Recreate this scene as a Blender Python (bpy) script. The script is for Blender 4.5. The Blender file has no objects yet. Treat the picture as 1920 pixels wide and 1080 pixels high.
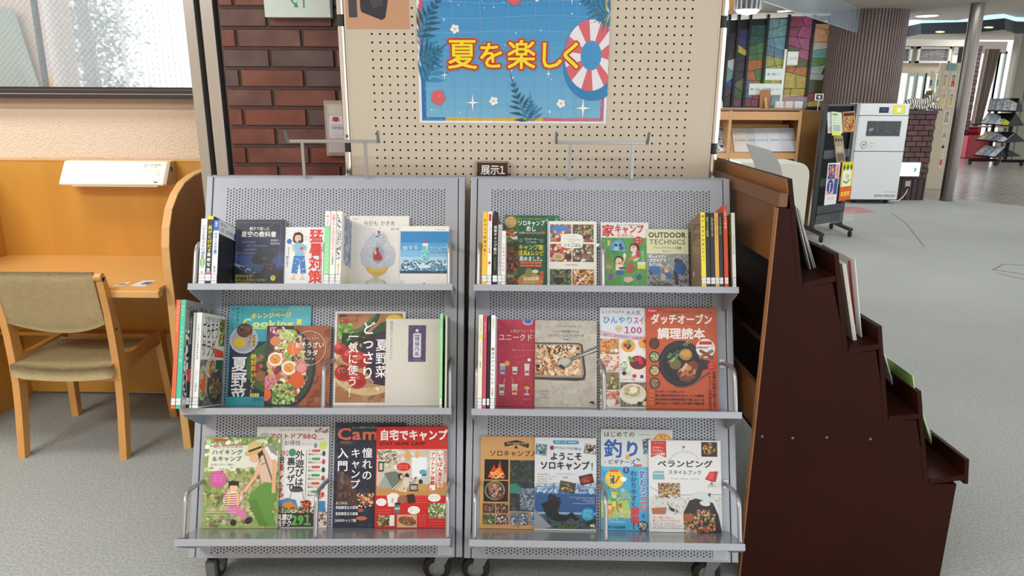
import bpy, math, random
from mathutils import Vector, Matrix
R = math.radians
scene = bpy.context.scene
COL = scene.collection
random.seed(7)

# ------------------------------------------------------------------ camera
H, TH, PS, RO, F = 1.42, R(15.25), R(.73), R(.29), 1335.
fw = Vector((-math.sin(PS)*math.cos(TH), math.cos(PS)*math.cos(TH), -math.sin(TH)))
_rt = Vector((math.cos(PS), math.sin(PS), 0)); _up = _rt.cross(fw)
rt = _rt*math.cos(RO)+_up*math.sin(RO); up = _up*math.cos(RO)-_rt*math.sin(RO)
cam = bpy.data.cameras.new('camera'); camo = bpy.data.objects.new('camera', cam); COL.objects.link(camo)
cam.sensor_width = 36; cam.lens = 36*F/1920; cam.clip_start = .05; cam.clip_end = 200
camo.matrix_world = Matrix(((rt.x, up.x, -fw.x, 0), (rt.y, up.y, -fw.y, 0), (rt.z, up.z, -fw.z, H), (0, 0, 0, 1)))
scene.camera = camo
# ------------------------------------------------------------------ world, lights, exposure
vs = scene.view_settings
vs.view_transform = 'Standard'; vs.look = 'None'; vs.gamma = 1; vs.use_curve_mapping = False; vs.exposure = -0.1
w = bpy.data.worlds.new('world'); scene.world = w; w.use_nodes = True
bg = w.node_tree.nodes['Background']; bg.inputs[0].default_value = (.93, .97, 1, 1); bg.inputs[1].default_value = 2.3
def area(name, loc, sx, sy, power, col=(.98, .99, 1), rot=(0, 0, 0)):
    l = bpy.data.lights.new(name, 'AREA'); l.shape = 'RECTANGLE'; l.size = sx; l.size_y = sy; l.energy = power; l.color = col
    o = bpy.data.objects.new(name, l); COL.objects.link(o); o.location = loc; o.rotation_euler = rot
    return o
for lx, ly, pw in ((-2.8, .3, 76), (-1.3, -.5, 30), (.9, -.4, 19), (-2.6, 2.3, 28), (.1, 1.0, 5), (2.9, 2.5, 25), (3.4, 6.0, 36), (5.5, 9.2, 28), (2.6, 8.8, 30), (8.5, 13.5, 24)):  # room lights at ceiling height; some added unseen to brighten carrel side and pegboard
    area('ceiling_and_fill_light', (lx, ly, 2.58), 1.25, .5, pw)

# ------------------------------------------------------------------ helpers
def lin(h):
    if isinstance(h, (tuple, list)): return tuple(h[:3])
    h = h.lstrip('#'); out = []
    for i in (0, 2, 4):
        c = int(h[i:i+2], 16)/255; out.append(c/12.92 if c <= .04045 else ((c+.055)/1.055)**2.4)
    return tuple(out)
def ray(px, py):
    return fw + rt*((px-960)/F) - up*((py-540)/F)
CAMP = Vector((0, 0, H))
def at(px, py, Y):
    r = ray(px, py); return CAMP + r*(Y/r.y)
def atz(px, py, z):
    r = ray(px, py); return CAMP + r*((z-H)/r.z)
def atx(px, py, x):
    r = ray(px, py); return CAMP + r*(x/r.x)
_mats = {}
def M(name, col='#ffffff', rough=.5, metal=0., noise=None, bump=None, coat=0., spec=.5, emit=0., alpha=1., trans=0., mapping=None, col2=None, info=False):
    if name in _mats: return _mats[name]
    m = bpy.data.materials.new(name); m.use_nodes = True; nt = m.node_tree; N = nt.nodes; L = nt.links
    b = N['Principled BSDF']; c = lin(col); b.inputs['Base Color'].default_value = (*c, 1)
    b.inputs['Roughness'].default_value = rough; b.inputs['Metallic'].default_value = metal
    b.inputs['Coat Weight'].default_value = coat; b.inputs['Specular IOR Level'].default_value = spec
    if emit: b.inputs['Emission Color'].default_value = (*c, 1); b.inputs['Emission Strength'].default_value = emit
    if alpha < 1: b.inputs['Alpha'].default_value = alpha
    if trans: b.inputs['Transmission Weight'].default_value = trans
    m.diffuse_color = (*c, 1)
    tc = N.new('ShaderNodeTexCoord'); mp = N.new('ShaderNodeMapping'); L.new(tc.outputs['Object'], mp.inputs[0])
    if mapping: mp.inputs['Scale'].default_value = mapping
    src = None
    if info:
        oi = N.new('ShaderNodeObjectInfo'); src = oi.outputs['Color']; L.new(src, b.inputs['Base Color'])
        L.new(oi.outputs['Location'], mp.inputs['Location'])
    if noise:
        n = N.new('ShaderNodeTexNoise'); n.inputs['Scale'].default_value = noise[0]; n.inputs['Detail'].default_value = 5; L.new(mp.outputs[0], n.inputs['Vector'])
        mx = N.new('ShaderNodeMix'); mx.data_type = 'RGBA'
        mr = N.new('ShaderNodeMapRange'); mr.inputs[1].default_value = .3; mr.inputs[2].default_value = .7; L.new(n.outputs[0], mr.inputs[0]); L.new(mr.outputs[0], mx.inputs[0])
        c2 = lin(col2) if col2 else tuple(x*(1-noise[1]) for x in c)
        if src is not None:
            mx.blend_type = 'MIX'; L.new(src, mx.inputs[6])
            dk = N.new('ShaderNodeMix'); dk.data_type = 'RGBA'; dk.blend_type = 'MULTIPLY'; dk.inputs[0].default_value = 1; L.new(src, dk.inputs[6]); dk.inputs[7].default_value = (*(lin(col2) if col2 else (1-noise[1],)*3), 1)
            L.new(dk.outputs[2], mx.inputs[7])
        else:
            mx.inputs[6].default_value = (*c, 1); mx.inputs[7].default_value = (*c2, 1)
        L.new(mx.outputs[2], b.inputs['Base Color'])
    if bump:
        n2 = N.new('ShaderNodeTexNoise'); n2.inputs['Scale'].default_value = bump[0]; n2.inputs['Detail'].default_value = 3; L.new(mp.outputs[0], n2.inputs['Vector'])
        bp = N.new('ShaderNodeBump'); bp.inputs['Strength'].default_value = bump[1]; bp.inputs['Distance'].default_value = .01 if len(bump) < 3 else bump[2]
        L.new(n2.outputs[0], bp.inputs['Height']); L.new(bp.outputs[0], b.inputs['Normal'])
    _mats[name] = m; return m
def ink_mat(name, rough, coat=0.):
    m = M(name, '#808080', rough, coat=coat); nt = m.node_tree
    a = nt.nodes.new('ShaderNodeVertexColor'); a.layer_name = 'ink'; nt.links.new(a.outputs[0], nt.nodes['Principled BSDF'].inputs['Base Color'])
    return m
def translucent(m, f):
    nt = m.node_tree; b = nt.nodes['Principled BSDF']; t = nt.nodes.new('ShaderNodeBsdfTranslucent'); t.inputs[0].default_value = b.inputs['Base Color'].default_value
    x = nt.nodes.new('ShaderNodeMixShader'); x.inputs[0].default_value = f; tr = nt.nodes.new('ShaderNodeBsdfTransparent'); x2 = nt.nodes.new('ShaderNodeMixShader'); al = b.inputs['Alpha'].default_value; b.inputs['Alpha'].default_value = 1; x2.inputs[0].default_value = al
    nt.links.new(b.outputs[0], x.inputs[1]); nt.links.new(t.outputs[0], x.inputs[2]); nt.links.new(tr.outputs[0], x2.inputs[1]); nt.links.new(x.outputs[0], x2.inputs[2])
    nt.links.new(x2.outputs[0], nt.nodes['Material Output'].inputs[0]); return m
INK = ink_mat('printed_paper', .38); INKM = ink_mat('matt_print', .7)

class MB:
    def __init__(s): s.v = []; s.f = []; s.c = None; s.sm = []
    def add(s, vs_, fs, smooth=False):
        o = len(s.v); s.v += [tuple(v) for v in vs_]; s.f += [tuple(i+o for i in f) for f in fs]; s.sm += [smooth]*len(fs); return s
    def box(s, x0, x1, y0, y1, z0, z1, T=None):
        vs_ = [(x, y, z) for z in (z0, z1) for y in (y0, y1) for x in (x0, x1)]
        if T: vs_ = [T(*v) for v in vs_]
        return s.add(vs_, [(0, 2, 3, 1), (4, 5, 7, 6), (0, 1, 5, 4), (2, 6, 7, 3), (0, 4, 6, 2), (1, 3, 7, 5)])
    def prism(s, pts, a, b, axis='x', T=None):   # polygon in the other two axes, extruded a..b along axis
        def mk(p, t): return {'x': (t, p[0], p[1]), 'y': (p[0], t, p[1]), 'z': (p[0], p[1], t)}[axis]
        n = len(pts); vs_ = [mk(p, a) for p in pts]+[mk(p, b) for p in pts]
        if T: vs_ = [T(*v) for v in vs_]
        return s.add(vs_, [tuple(range(n))[::-1], tuple(range(n, 2*n))]+[(i, (i+1) % n, n+(i+1) % n, n+i) for i in range(n)])
    def hull8(s, a, b):   # two quads (4 pts each) joined
        return s.add(list(a)+list(b), [(3, 2, 1, 0), (4, 5, 6, 7)]+[(i, (i+1) % 4, 4+(i+1) % 4, 4+i) for i in range(4)])
    def tube(s, path, r, n=8, caps=True):
        path = [Vector(p) for p in path]; rings = []
        prev = None
        for i, p in enumerate(path):
            d = (path[min(i+1, len(path)-1)]-path[max(i-1, 0)]).normalized()
            if prev is None: a = d.orthogonal().normalized()
            else: a = (prev-d*prev.dot(d)).normalized()
            prev = a; b = d.cross(a); rr = r[i] if isinstance(r, (list, tuple)) else r
            rings.append([p+a*rr*math.cos(2*math.pi*k/n)+b*rr*math.sin(2*math.pi*k/n) for k in range(n)])
        vs_ = [v for q in rings for v in q]; m = len(rings)
        fs = [(i*n+k, i*n+(k+1) % n, (i+1)*n+(k+1) % n, (i+1)*n+k) for i in range(m-1) for k in range(n)]
        s.add(vs_, fs, True)
        if caps: s.add(rings[0], [tuple(range(n))[::-1]]); s.add(rings[-1], [tuple(range(n))])
        return s
    def lathe(s, prof, c=(0, 0, 0), n=24, axis='z', arc=None):
        vs_ = []
        for (r, h) in prof:
            for k in range(n):
                t = 2*math.pi*k/n; x, y = r*math.cos(t), r*math.sin(t)
                vs_.append({'z': (c[0]+x, c[1]+y, c[2]+h), 'x': (c[0]+h, c[1]+x, c[2]+y), 'y': (c[0]+x, c[1]+h, c[2]+y)}[axis])
        m = len(prof); fs = [(i*n+k, i*n+(k+1) % n, (i+1)*n+(k+1) % n, (i+1)*n+k) for i in range(m-1) for k in range(n)]
        s.add(vs_, fs, True); s.add([vs_[k] for k in range(n)], [tuple(range(n))[::-1]]); s.add([vs_[(m-1)*n+k] for k in range(n)], [tuple(range(n))]); return s
    def ell(s, c, r, nu=14, nv=9, fn=None):
        vs_ = []; fs = []
        for j in range(nv+1):
            th = math.pi*j/nv
            for i in range(nu):
                ph = 2*math.pi*i/nu; d = Vector((math.sin(th)*math.cos(ph), math.sin(th)*math.sin(ph), math.cos(th))); k = fn(d) if fn else 1
                vs_.append((c[0]+r[0]*d.x*k, c[1]+r[1]*d.y*k, c[2]+r[2]*d.z*k))
        for j in range(nv):
            for i in range(nu): fs.append((j*nu+i, (j+1)*nu+i, (j+1)*nu+(i+1) % nu, j*nu+(i+1) % nu))
        return s.add(vs_, fs, True)
    def mesh(s, name, mats):
        me = bpy.data.meshes.new(name); me.from_pydata(s.v, [], s.f); me.validate()
        for m in (mats if isinstance(mats, (list, tuple)) else [mats]): me.materials.append(m)
        if len(me.polygons) == len(s.sm) and any(s.sm): me.polygons.foreach_set('use_smooth', s.sm)
        me.update(); return me
    def build(s, name, mats, parent=None, kind=None, bevel=0, world=False, label=None):
        if world and parent is not None:
            inv = parent['_m'] if False else MAT.get(parent.name, Matrix()).inverted(); s.v = [tuple(inv @ Vector(v)) for v in s.v]
        o = bpy.data.objects.new(name, s.mesh(name, mats)); COL.objects.link(o)
        if parent is not None: o.parent = parent
        if kind: o['kind'] = kind
        if label: o['label'] = label
        if bevel:
            b = o.modifiers.new('bevel', 'BEVEL'); b.width = bevel; b.segments = 2; b.limit_method = 'ANGLE'; b.angle_limit = R(40); b.harden_normals = False
        return o
MAT = {}
def thing(name, label, cat, loc=(0, 0, 0), rz=0., group=None):
    o = bpy.data.objects.new(name, None); COL.objects.link(o); o.empty_display_size = .05
    o.location = loc; o.rotation_euler = (0, 0, rz); o['label'] = label; o['category'] = cat
    if group: o['group'] = group
    MAT[o.name] = Matrix.Translation(Vector(loc)) @ Matrix.Rotation(rz, 4, 'Z')
    return o
def tag(o, label, cat, group=None):
    o['label'] = label; o['category'] = cat
    if group: o['group'] = group
    return o
def copyobj(o, parent=None, loc=None):
    c = o.copy(); COL.objects.link(c)
    if parent is not None: c.parent = parent
    if loc is not None: c.location = loc
    return c
def struct(o): o['kind'] = 'structure'; return o

# glyphs: each character is filled once, then stamped into the prints
_gl = {}
def glyph(ch, bold=0.):
    k = (ch, bold)
    if ch == '1' and k not in _gl:
        a, b, c = glyph('１', bold); _gl[k] = ([(x-.22, y) for x, y in a], b, .6)
    if k not in _gl:
        c = bpy.data.curves.new('g', 'FONT'); c.body = ch; c.resolution_u = 2; c.offset = bold
        o = bpy.data.objects.new('g', c); COL.objects.link(o)
        dg = bpy.context.evaluated_depsgraph_get(); ev = o.evaluated_get(dg); m = ev.to_mesh()
        vs_ = [(v.co.x, v.co.y) for v in m.vertices]; fs = [tuple(p.vertices) for p in m.polygons]; ev.to_mesh_clear()
        bpy.data.objects.remove(o); bpy.data.curves.remove(c)
        adv = 1. if ord(ch) > 0x2e80 else ((max(v[0] for v in vs_)+.07) if vs_ else .32)
        _gl[k] = (vs_, fs, adv)
    return _gl[k]

class Art:
    """flat print, written in the picture units of its own sheet (u right, v down), mapped on a w x h metre sheet in the xz plane facing -y"""
    def __init__(s, box, w, h, ground=None):
        s.bx = box; s.w = w; s.h = h; s.V = []; s.FF = []; s.c = []; s.z = .00025
        if ground: s.r(*box, ground)
    def pt(s, x, y):
        x0, y0, x1, y1 = s.bx; x = min(max(x, x0), x1); y = min(max(y, y0), y1)
        return ((x-x0)/(x1-x0)*s.w, -s.z, (y1-y)/(y1-y0)*s.h)
    def poly(s, pts, col, fs=None):
        o = len(s.V); s.V += [s.pt(*p) for p in pts]; c = (*lin(col), 1); s.c += [c]*len(pts)
        s.FF += [tuple(i+o for i in f) for f in (fs or [tuple(range(len(pts)))])]
    def up(s, k=1): s.z = max(s.z, getattr(s, 'zt', 0))+5e-6*k; s.zt = 0
    def p(s, pts, col): s.poly(pts, col); s.up()
    def r(s, x0, y0, x1, y1, col): s.p([(x0, y1), (x1, y1), (x1, y0), (x0, y0)], col)
    def e(s, cx, cy, rx, ry, col, n=18, a=0): 
        ca, sa = math.cos(R(a)), math.sin(R(a)); P_ = []
        for k in range(n):
            t = -2*math.pi*k/n; X, Y = rx*math.cos(t), ry*math.sin(t); P_.append((cx+X*ca-Y*sa, cy+X*sa+Y*ca))
        s.p(P_, col)
    def l(s, x0, y0, x1, y1, wd, col):
        d = math.hypot(x1-x0, y1-y0) or 1; nx, ny = -(y1-y0)/d*wd/2, (x1-x0)/d*wd/2
        s.p([(x0+nx, y0+ny), (x1+nx, y1+ny), (x1-nx, y1-ny), (x0-nx, y0-ny)], col)
    def _g(s, ch, x, y, size, col, bold, sx=1., rot=0., nd=4):  # x left, y baseline; bold = the glyph stamped around itself
        vs_, fs, adv = glyph(ch); bold = bold if nd > 4 else bold*.85; st = [(0, 0)]+([(bold*math.cos(R(45+360*k/nd)), bold*math.sin(R(45+360*k/nd))) for k in range(nd)] if bold > 0 else []); ca, sa = math.cos(R(rot)), math.sin(R(rot))
        z0 = s.z; s.gi = getattr(s, 'gi', 0)+1; s.z += (s.gi % 2)*2.4e-5
        for dx, dy in st[::-1] if vs_ else ():
            s.z += 4e-6
            s.poly([(x+((a+dx)*sx*ca+(b+dy)*sa)*size, y+((a+dx)*sx*sa-(b+dy)*ca)*size) for a, b in vs_], col, fs)
        s.zt = max(getattr(s, 'zt', 0), s.z); s.z = z0
        return adv*size*sx
    def t(s, x, y, size, text, col, bold=0., sx=1., width=None, rot=0.):   # y = middle of the line
        if width:
            tot = sum(glyph(c)[2] for c in text)*size; sx = width/tot
        for ch in text:
            a = s._g(ch, x-(size*.35*math.sin(-R(rot))), y+size*.37, size, col, bold, sx, rot); x += a*math.cos(R(rot)); y += a*math.sin(R(rot))
        s.up()
    def v(s, x, y, size, text, col, bold=0., pitch=None):  # x = centre of column, y = top
        pitch = pitch or size*1.02
        for ch in text:
            if ch == 'ー': s.r(x-size*.05, y+size*.1, x+size*.05, y+size*.9, col)
            elif ord(ch) > 0x2e80 or ch in '！': s._g(ch, x-size*.5, y+size*.86, size, col, bold)
            else: s._g(ch, x-glyph(ch)[2]*size*.45, y+size*.8, size, col, bold)
            y += pitch if ch != ' ' else pitch*.5
        s.up()
    def b(s, x0, y0, x1, y1, pal, n, r0, r1, seed=1, ell=False):
        rnd = random.Random(seed); n = min(int(n*2.8), 420); r0 *= .5; r1 *= .62
        pal = [tuple(c*.9+.1*(sum(l)/3*.9+.012) for c in l) for l in map(lin, pal)]
        for _ in range(n):
            if ell:
                t = rnd.random()*6.283; q = math.sqrt(rnd.random())*.9; cx = (x0+x1)/2+math.cos(t)*q*(x1-x0)/2; cy = (y0+y1)/2+math.sin(t)*q*(y1-y0)/2
            else: cx = rnd.uniform(x0, x1); cy = rnd.uniform(y0, y1)
            r = rnd.uniform(r0, r1); a = rnd.random()*6.283; k = rnd.uniform(.5, 1); P_ = []
            for i in range(7):
                t = -6.2832*i/7; q = r*rnd.uniform(.7, 1.1); X = q*math.cos(t); Y = q*k*math.sin(t)
                X, Y = X*math.cos(a)-Y*math.sin(a), X*math.sin(a)+Y*math.cos(a)
                X += cx; Y += cy
                if ell:
                    dx, dy = (X-(x0+x1)/2)/((x1-x0)/2), (Y-(y0+y1)/2)/((y1-y0)/2); d = math.hypot(dx, dy)
                    if d > 1: X = (x0+x1)/2+dx/d*(x1-x0)/2; Y = (y0+y1)/2+dy/d*(y1-y0)/2
                else: X = min(max(X, x0), x1); Y = min(max(Y, y0), y1)
                P_.append((X, Y))
            s.poly(P_, rnd.choice(pal)); s.z += 2e-6
    def line(s, x, y, n, wd, hh, col, seed=1):  # a line of print too small to read
        rnd = random.Random(seed); n = int(n*1.3); hh *= .9
        for i in range(n):
            if rnd.random() > .08:
                cx = x+wd*(i+.5)/n; q = wd/n*.4; a, b = rnd.uniform(-.6, .6)*q, rnd.uniform(.15, .8)*hh; t = hh*.17
                s.poly([(cx-q, y+b+t), (cx+q, y+b+t), (cx+q, y+b), (cx-q, y+b)], col); s.poly([(cx+a-t*.5, y+hh), (cx+a+t*.6, y+hh), (cx+a+t*.6, y), (cx+a-t*.5, y)], col); s.z += 1e-6; s.poly([(cx-q*.8, y+t), (cx+q*.8, y+t), (cx+q*.8, y), (cx-q*.8, y)], col)
        s.up()
    def build(s, name, parent, loc=(0, 0, 0), T=None, mat=None, label=None):
        me = bpy.data.meshes.new(name)
        vs_ = [T(*v) for v in s.V] if T else [(v[0]+loc[0], v[1]+loc[1], v[2]+loc[2]) for v in s.V]
        me.from_pydata(vs_, [], s.FF); at_ = me.color_attributes.new('ink', 'FLOAT_COLOR', 'POINT')
        at_.data.foreach_set('color', [x for c in s.c for x in c]); me.materials.append(mat or INK)
        o = bpy.data.objects.new(name, me); COL.objects.link(o); o.parent = parent
        if label: o['label'] = label
        return o
def sheet_T(o, u, v):   # print mapping on a sheet whose lower left corner is o, u right, v up (unit vectors); front normal = u x v ... towards the reader
    o, u, v = Vector(o), Vector(u).normalized(), Vector(v).normalized(); n = u.cross(v)
    return lambda x, y, z: tuple(o+u*x+v*z+n*(-y))

# ------------------------------------------------------------------ materials
wood = M('golden_veneer', '#d2983f', .42, noise=(9, .14), mapping=(1, 1, .12), coat=.15)
wood_l = M('golden_edge', '#e6b36c', .35, noise=(6, .1), mapping=(1, 1, .2), coat=.3)
wood_ch = M('chair_beech', '#d89c56', .35, noise=(12, .1), mapping=(4, 4, .6), coat=.25)
brownst = M('brown_stain', '#33140a', .5, noise=(5, .2), bump=(60, .08), spec=.12)
brownback = M('brown_board', '#7a4c24', .45, noise=(7, .25), mapping=(.3, 1, 1))
grey_m = M('grey_painted_steel', '#a5a9b2', .38, noise=(30, .03), metal=.15)
grey_d = M('grey_shelf_steel', '#a3a5a9', .2, metal=.55)
rodm = M('satin_rod', '#a9abae', .32, metal=.75)
chrome = M('chrome', '#d8d8d8', .08, metal=1.)
steel = M('brushed_steel', '#bcbab6', .26, metal=.8, noise=(40, .08), mapping=(20, 20, .4))
black = M('black_plastic', '#1b1b1d', .4)
blacksteel = M('black_steel', '#0a0a0b', .6, spec=.15)
rubber = M('black_rubber', '#151515', .7)
white_p = M('white_plastic', '#efefe8', .4)
white_s = M('white_enamel', '#dde3e3', .35)
paper = M('white_paper', '#e9e8e2', .7)
pages_m = M('page_edges', '#e2dccb', .85, noise=(300, .15), mapping=(1, 40, 1))
# ------------------------------------------------------------------ the setting
def slab(name, x0, x1, y0, y1, z0, z1, m, **k): return struct(MB().box(x0, x1, y0, y1, z0, z1).build(name, m, **k))
carpet = M('grey_carpet', '#a2a5a0', .85, noise=(1.3, .1), bump=(230, .35, .005))
def add_fine(m, sc, lo, hi):
    nt = m.node_tree; b = nt.nodes['Principled BSDF']; lk = b.inputs['Base Color'].links[0]; s_ = lk.from_socket
    tc = nt.nodes.new('ShaderNodeTexCoord'); n = nt.nodes.new('ShaderNodeTexNoise'); n.inputs['Scale'].default_value = sc; n.inputs['Detail'].default_value = 4
    nt.links.new(tc.outputs['Object'], n.inputs['Vector'])
    mr = nt.nodes.new('ShaderNodeMapRange'); mr.inputs[1].default_value = .35; mr.inputs[2].default_value = .65; mr.inputs[3].default_value = lo; mr.inputs[4].default_value = hi
    nt.links.new(n.outputs[0], mr.inputs[0]); mx = nt.nodes.new('ShaderNodeMix'); mx.data_type = 'RGBA'; mx.blend_type = 'MULTIPLY'; mx.inputs[0].default_value = 1
    nt.links.new(s_, mx.inputs[6]); nt.links.new(mr.outputs[0], mx.inputs[7]); nt.links.new(mx.outputs[2], b.inputs['Base Color'])
add_fine(carpet, 120, .8, 1.16)
fl = MB(); fl.v = [(-4.2, -1.6, 0), (9.5, -1.6, 0), (9.5, 7.2, 0), (6.75, 9.55, 0), (6.3, 10.1, 0), (5.9, 10.25, 0), (5.3, 10.4, 0), (5.3, 11.6, 0), (-4.2, 11.6, 0)]
n_ = len(fl.v); fl.v += [(x, y, -.05) for x, y, z in fl.v]; fl.f = [tuple(range(n_)), tuple(range(n_, 2*n_))[::-1]]+[(i, n_+i, n_+(i+1) % n_, (i+1) % n_) for i in range(n_)]; fl.sm = [False]*len(fl.f)
struct(fl.build('floor', carpet))
# interlocking glossy paving of the far lobby
tilem = M('lobby_paving', '#a9a29a', .22, noise=(3, .15)); nt = tilem.node_tree
br = nt.nodes.new('ShaderNodeTexBrick'); br.inputs['Scale'].default_value = 3.2; br.inputs['Mortar Size'].default_value = .03; tc = nt.nodes.new('ShaderNodeTexCoord'); nt.links.new(tc.outputs['Object'], br.inputs['Vector'])
br.inputs['Color1'].default_value = (*lin('#b0aaa2'), 1); br.inputs['Color2'].default_value = (*lin('#99938d'), 1); br.inputs['Mortar'].default_value = (*lin('#6d6763'), 1)
nt.links.new(br.outputs['Color'], nt.nodes['Principled BSDF'].inputs['Base Color'])
bp = nt.nodes.new('ShaderNodeBump'); bp.inputs['Strength'].default_value = .5; bp.inputs['Distance'].default_value = .01; nt.links.new(br.outputs['Fac'], bp.inputs['Height']); nt.links.new(bp.outputs[0], nt.nodes['Principled BSDF'].inputs['Normal'])
fl = MB(); fl.v = [(9.5, 7.2, -.002), (20, 7.2, -.002), (20, 24, -.002), (5.3, 24, -.002), (5.3, 10.4, -.002), (5.9, 10.25, -.002), (6.3, 10.1, -.002), (6.75, 9.55, -.002)]
n_ = len(fl.v); fl.v += [(x, y, -.05) for x, y, z in fl.v]; fl.f = [tuple(range(n_)), tuple(range(n_, 2*n_))[::-1]]+[(i, n_+i, n_+(i+1) % n_, (i+1) % n_) for i in range(n_)]; fl.sm = [False]*len(fl.f)
struct(fl.build('floor_lobby', tilem))
# carpet inlays: pink patch, seam, hatch
pink = M('dusty_pink_carpet', '#b0807f', .9, noise=(60, .12), bump=(260, .4, .005))
m_ = MB(); P_ = [atz(x, y, 0) for x, y in ((1560, 387), (1600, 388), (1622, 391), (1642, 398), (1600, 400), (1540, 399))]
m_.prism([(p.x, p.y) for p in P_][::-1], -.01, .002, 'z').build('trim_1', pink, kind='structure')
seam = M('floor_seam', '#6e6f68', .8)
hm = MB(); hp = [atz(x, y, 0) for x, y in ((1862, 506), (1882, 495), (1935, 499), (1935, 516))]
for i in range(4):
    a, b = hp[i], hp[(i+1) % 4]; d = (b-a).normalized(); n = Vector((-d.y, d.x, 0))*.006
    hm.prism([((a-n).x, (a-n).y), ((b-n).x, (b-n).y), ((b+n).x, (b+n).y), ((a+n).x, (a+n).y)], -.002, .0015, 'z')
hm.build('floor_hatch_frame', seam); tag(bpy.context.scene.objects['floor_hatch_frame'], 'thin metal frame of an access hatch let into the grey floor at the far right', 'floor hatch')
for q, pts in enumerate((((1672, 400), (1700, 420), (1715, 440), (1733, 462)), ((1868, 512), (1920, 524), (1960, 534)))):
    sm_ = MB()
    for i in range(len(pts)-1):
        a, b = atz(*pts[i], 0), atz(*pts[i+1], 0); d = (b-a).normalized(); n = Vector((-d.y, d.x, 0))*.006
        sm_.prism([((a-n).x, (a-n).y), ((b-n).x, (b-n).y), ((b+n).x, (b+n).y), ((a+n).x, (a+n).y)], -.002, .0012, 'z')
    sm_.build('trim_%d' % (q+2), seam, kind='structure')

plaster = M('beige_wallpaper', '#e4d0ba', .8, bump=(110, .8, .008))
ceilm = M('ceiling_plaster', '#b5ada1', .8)
slab('wall_left', -4.2, -.95, 3.2, 3.3, 0, 1.392, plaster)
slab('wall_rear_blocker', -4.3, .8, -1.7, -1.6, 0, 2.7, plaster)  # unseen; added and sized to block part of the sky light from behind
slab('wall_side', -4.3, -4.2, -1.6, 3.3, 0, 2.7, plaster)
slab('wall_pier_back', -1.09, .50, 3.0, 3.1, 0, 2.7, plaster)
slab('ceiling', -4.3, 7.0, -1.6, 3.3, 2.6, 2.7, ceilm)
slab('ceiling_hall', .45, 7.0, 3.3, 12.3, 2.6, 2.7, ceilm)
slab('ceiling_lobby', 7.0, 13.5, 7.0, 19.0, 2.78, 2.88, ceilm)
# ribbed grey weather strip = window sill and frame
darkf = M('dark_bronze', '#30282a', .4)
slab('trim_4', -4.2, -1.18, 3.13, 3.2, 1.392, 1.43, darkf, bevel=.003)
slab('trim_5', -4.2, -1.18, 3.128, 3.13, 1.4095, 1.4125, steel)
slab('trim_6', -4.2, -1.18, 3.19, 3.2, 1.35, 1.392, M('beige_plain', '#bfa894', .7))
# wired glass window: frame, glass, wires
win = MB().box(-4.2, -1.18, 3.20, 3.25, 1.415, 1.44).build('window_1', darkf, kind='structure')
glass = M('clear_glass', '#e8f4f4', .02, alpha=.10, spec=.5)
MB().box(-4.2, -1.18, 3.222, 3.228, 1.44, 2.6).build('pane', glass, win)
wr = MB(); s45 = .032
k = -3.2
while k < 0.4:
    for sgn in (1, -1):
        x0 = k-1.0 if sgn > 0 else k; 
        xa, za, xb, zb = (k, 1.44, k-.75, 2.19) if sgn > 0 else (k-.75, 1.44, k, 2.19)
        if xb > -1.2 or xa > -1.2:
            if sgn > 0:
                t = (xa+1.2); xa, za = -1.2, 1.44+t
                if za > 2.19: continue
            else:
                t = (-1.2-xa); xb, zb = -1.2, 1.44+t
                if t <= 0: continue
        if xa < -4.2 or xb < -4.2: continue
        q = .00035; wr.hull8([(xa-q, 3.2205, za), (xa+q, 3.2205, za), (xa+q, 3.2215, za), (xa-q, 3.2215, za)], [(xb-q, 3.2205, zb), (xb+q, 3.2205, zb), (xb+q, 3.2215, zb), (xb-q, 3.2215, zb)])
    k += .026
wr.build('wire_mesh', M('thin_wire', '#8e9aa0', .4, metal=.3), win, kind='stuff')
# slim window post and what stands outside
a, b = at(66, 0, 3.26), at(92, 160, 3.26)
struct(MB().prism([(at(90, 160, 3.28).x-.012, 1.43), (at(90, 160, 3.28).x, 1.43), (at(66, 0, 3.28).x+.002, at(66, 0, 3.28).z), (at(50, -110, 3.28).x, 2.15), (at(50, -110, 3.28).x-.012, 2.15), (at(66, 0, 3.28).x-.010, at(66, 0, 3.28).z)], 3.26, 3.29, 'y').build('trim_7', M('window_post_grey', '#5c6468', .5)))
tag(MB().prism([(-3.5, 0), (at(86, 170, 3.75).x, 0), (at(86, 170, 3.75).x, 1.3), (at(62, 0, 3.75).x, at(62, 0, 3.75).z), (at(50, -90, 3.75).x, 3.0), (-3.5, 3.0)], 3.75, 4.05, 'y').build('outer_wall', M('pinkish_render', '#dcc7bf', .8)), 'pale pinkish wall end standing outside the left window', 'wall')
o_ = MB(); pz = [at(0, 12, 3.7), at(26, 16, 3.7), at(76, 170, 3.7), at(-60, 170, 3.7), at(-60, 12, 3.7)]
o_.prism([(p.x, p.z) for p in pz], 3.62, 3.7, 'y'); tag(o_.build('slanted_panel', M('sage_panel', '#a3aea6', .6)), 'sage green slanted panel outside the left window', 'panel')
o_ = MB(); pz = [at(86, 143, 3.6), at(103, 143, 3.6), at(107, 169, 3.6), at(88, 169, 3.6)]
tag(o_.prism([(pz[2].x, 0), (pz[3].x, 0), (pz[0].x, pz[0].z), (pz[1].x, pz[1].z)], 3.56, 3.6, 'y').build('wooden_post', wood_l), 'short orange wooden post outside the window', 'post')
leafm = M('outdoor_leaves', '#6fa4b0', .8, noise=(3, .3)); rnd = random.Random(3)
tr = thing('tree', 'leafy tree outside the window behind the lace curtain', 'tree', (at(158, 100, 6.2).x, 6.2, 0))
tk = MB().tube([(0, 0, 0), (.05, 0, 1), (0, .05, 2.6)], [.09, .07, .04]).build('trunk', M('bark', '#8d8f8c', .8), tr)
fo = MB()
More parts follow.
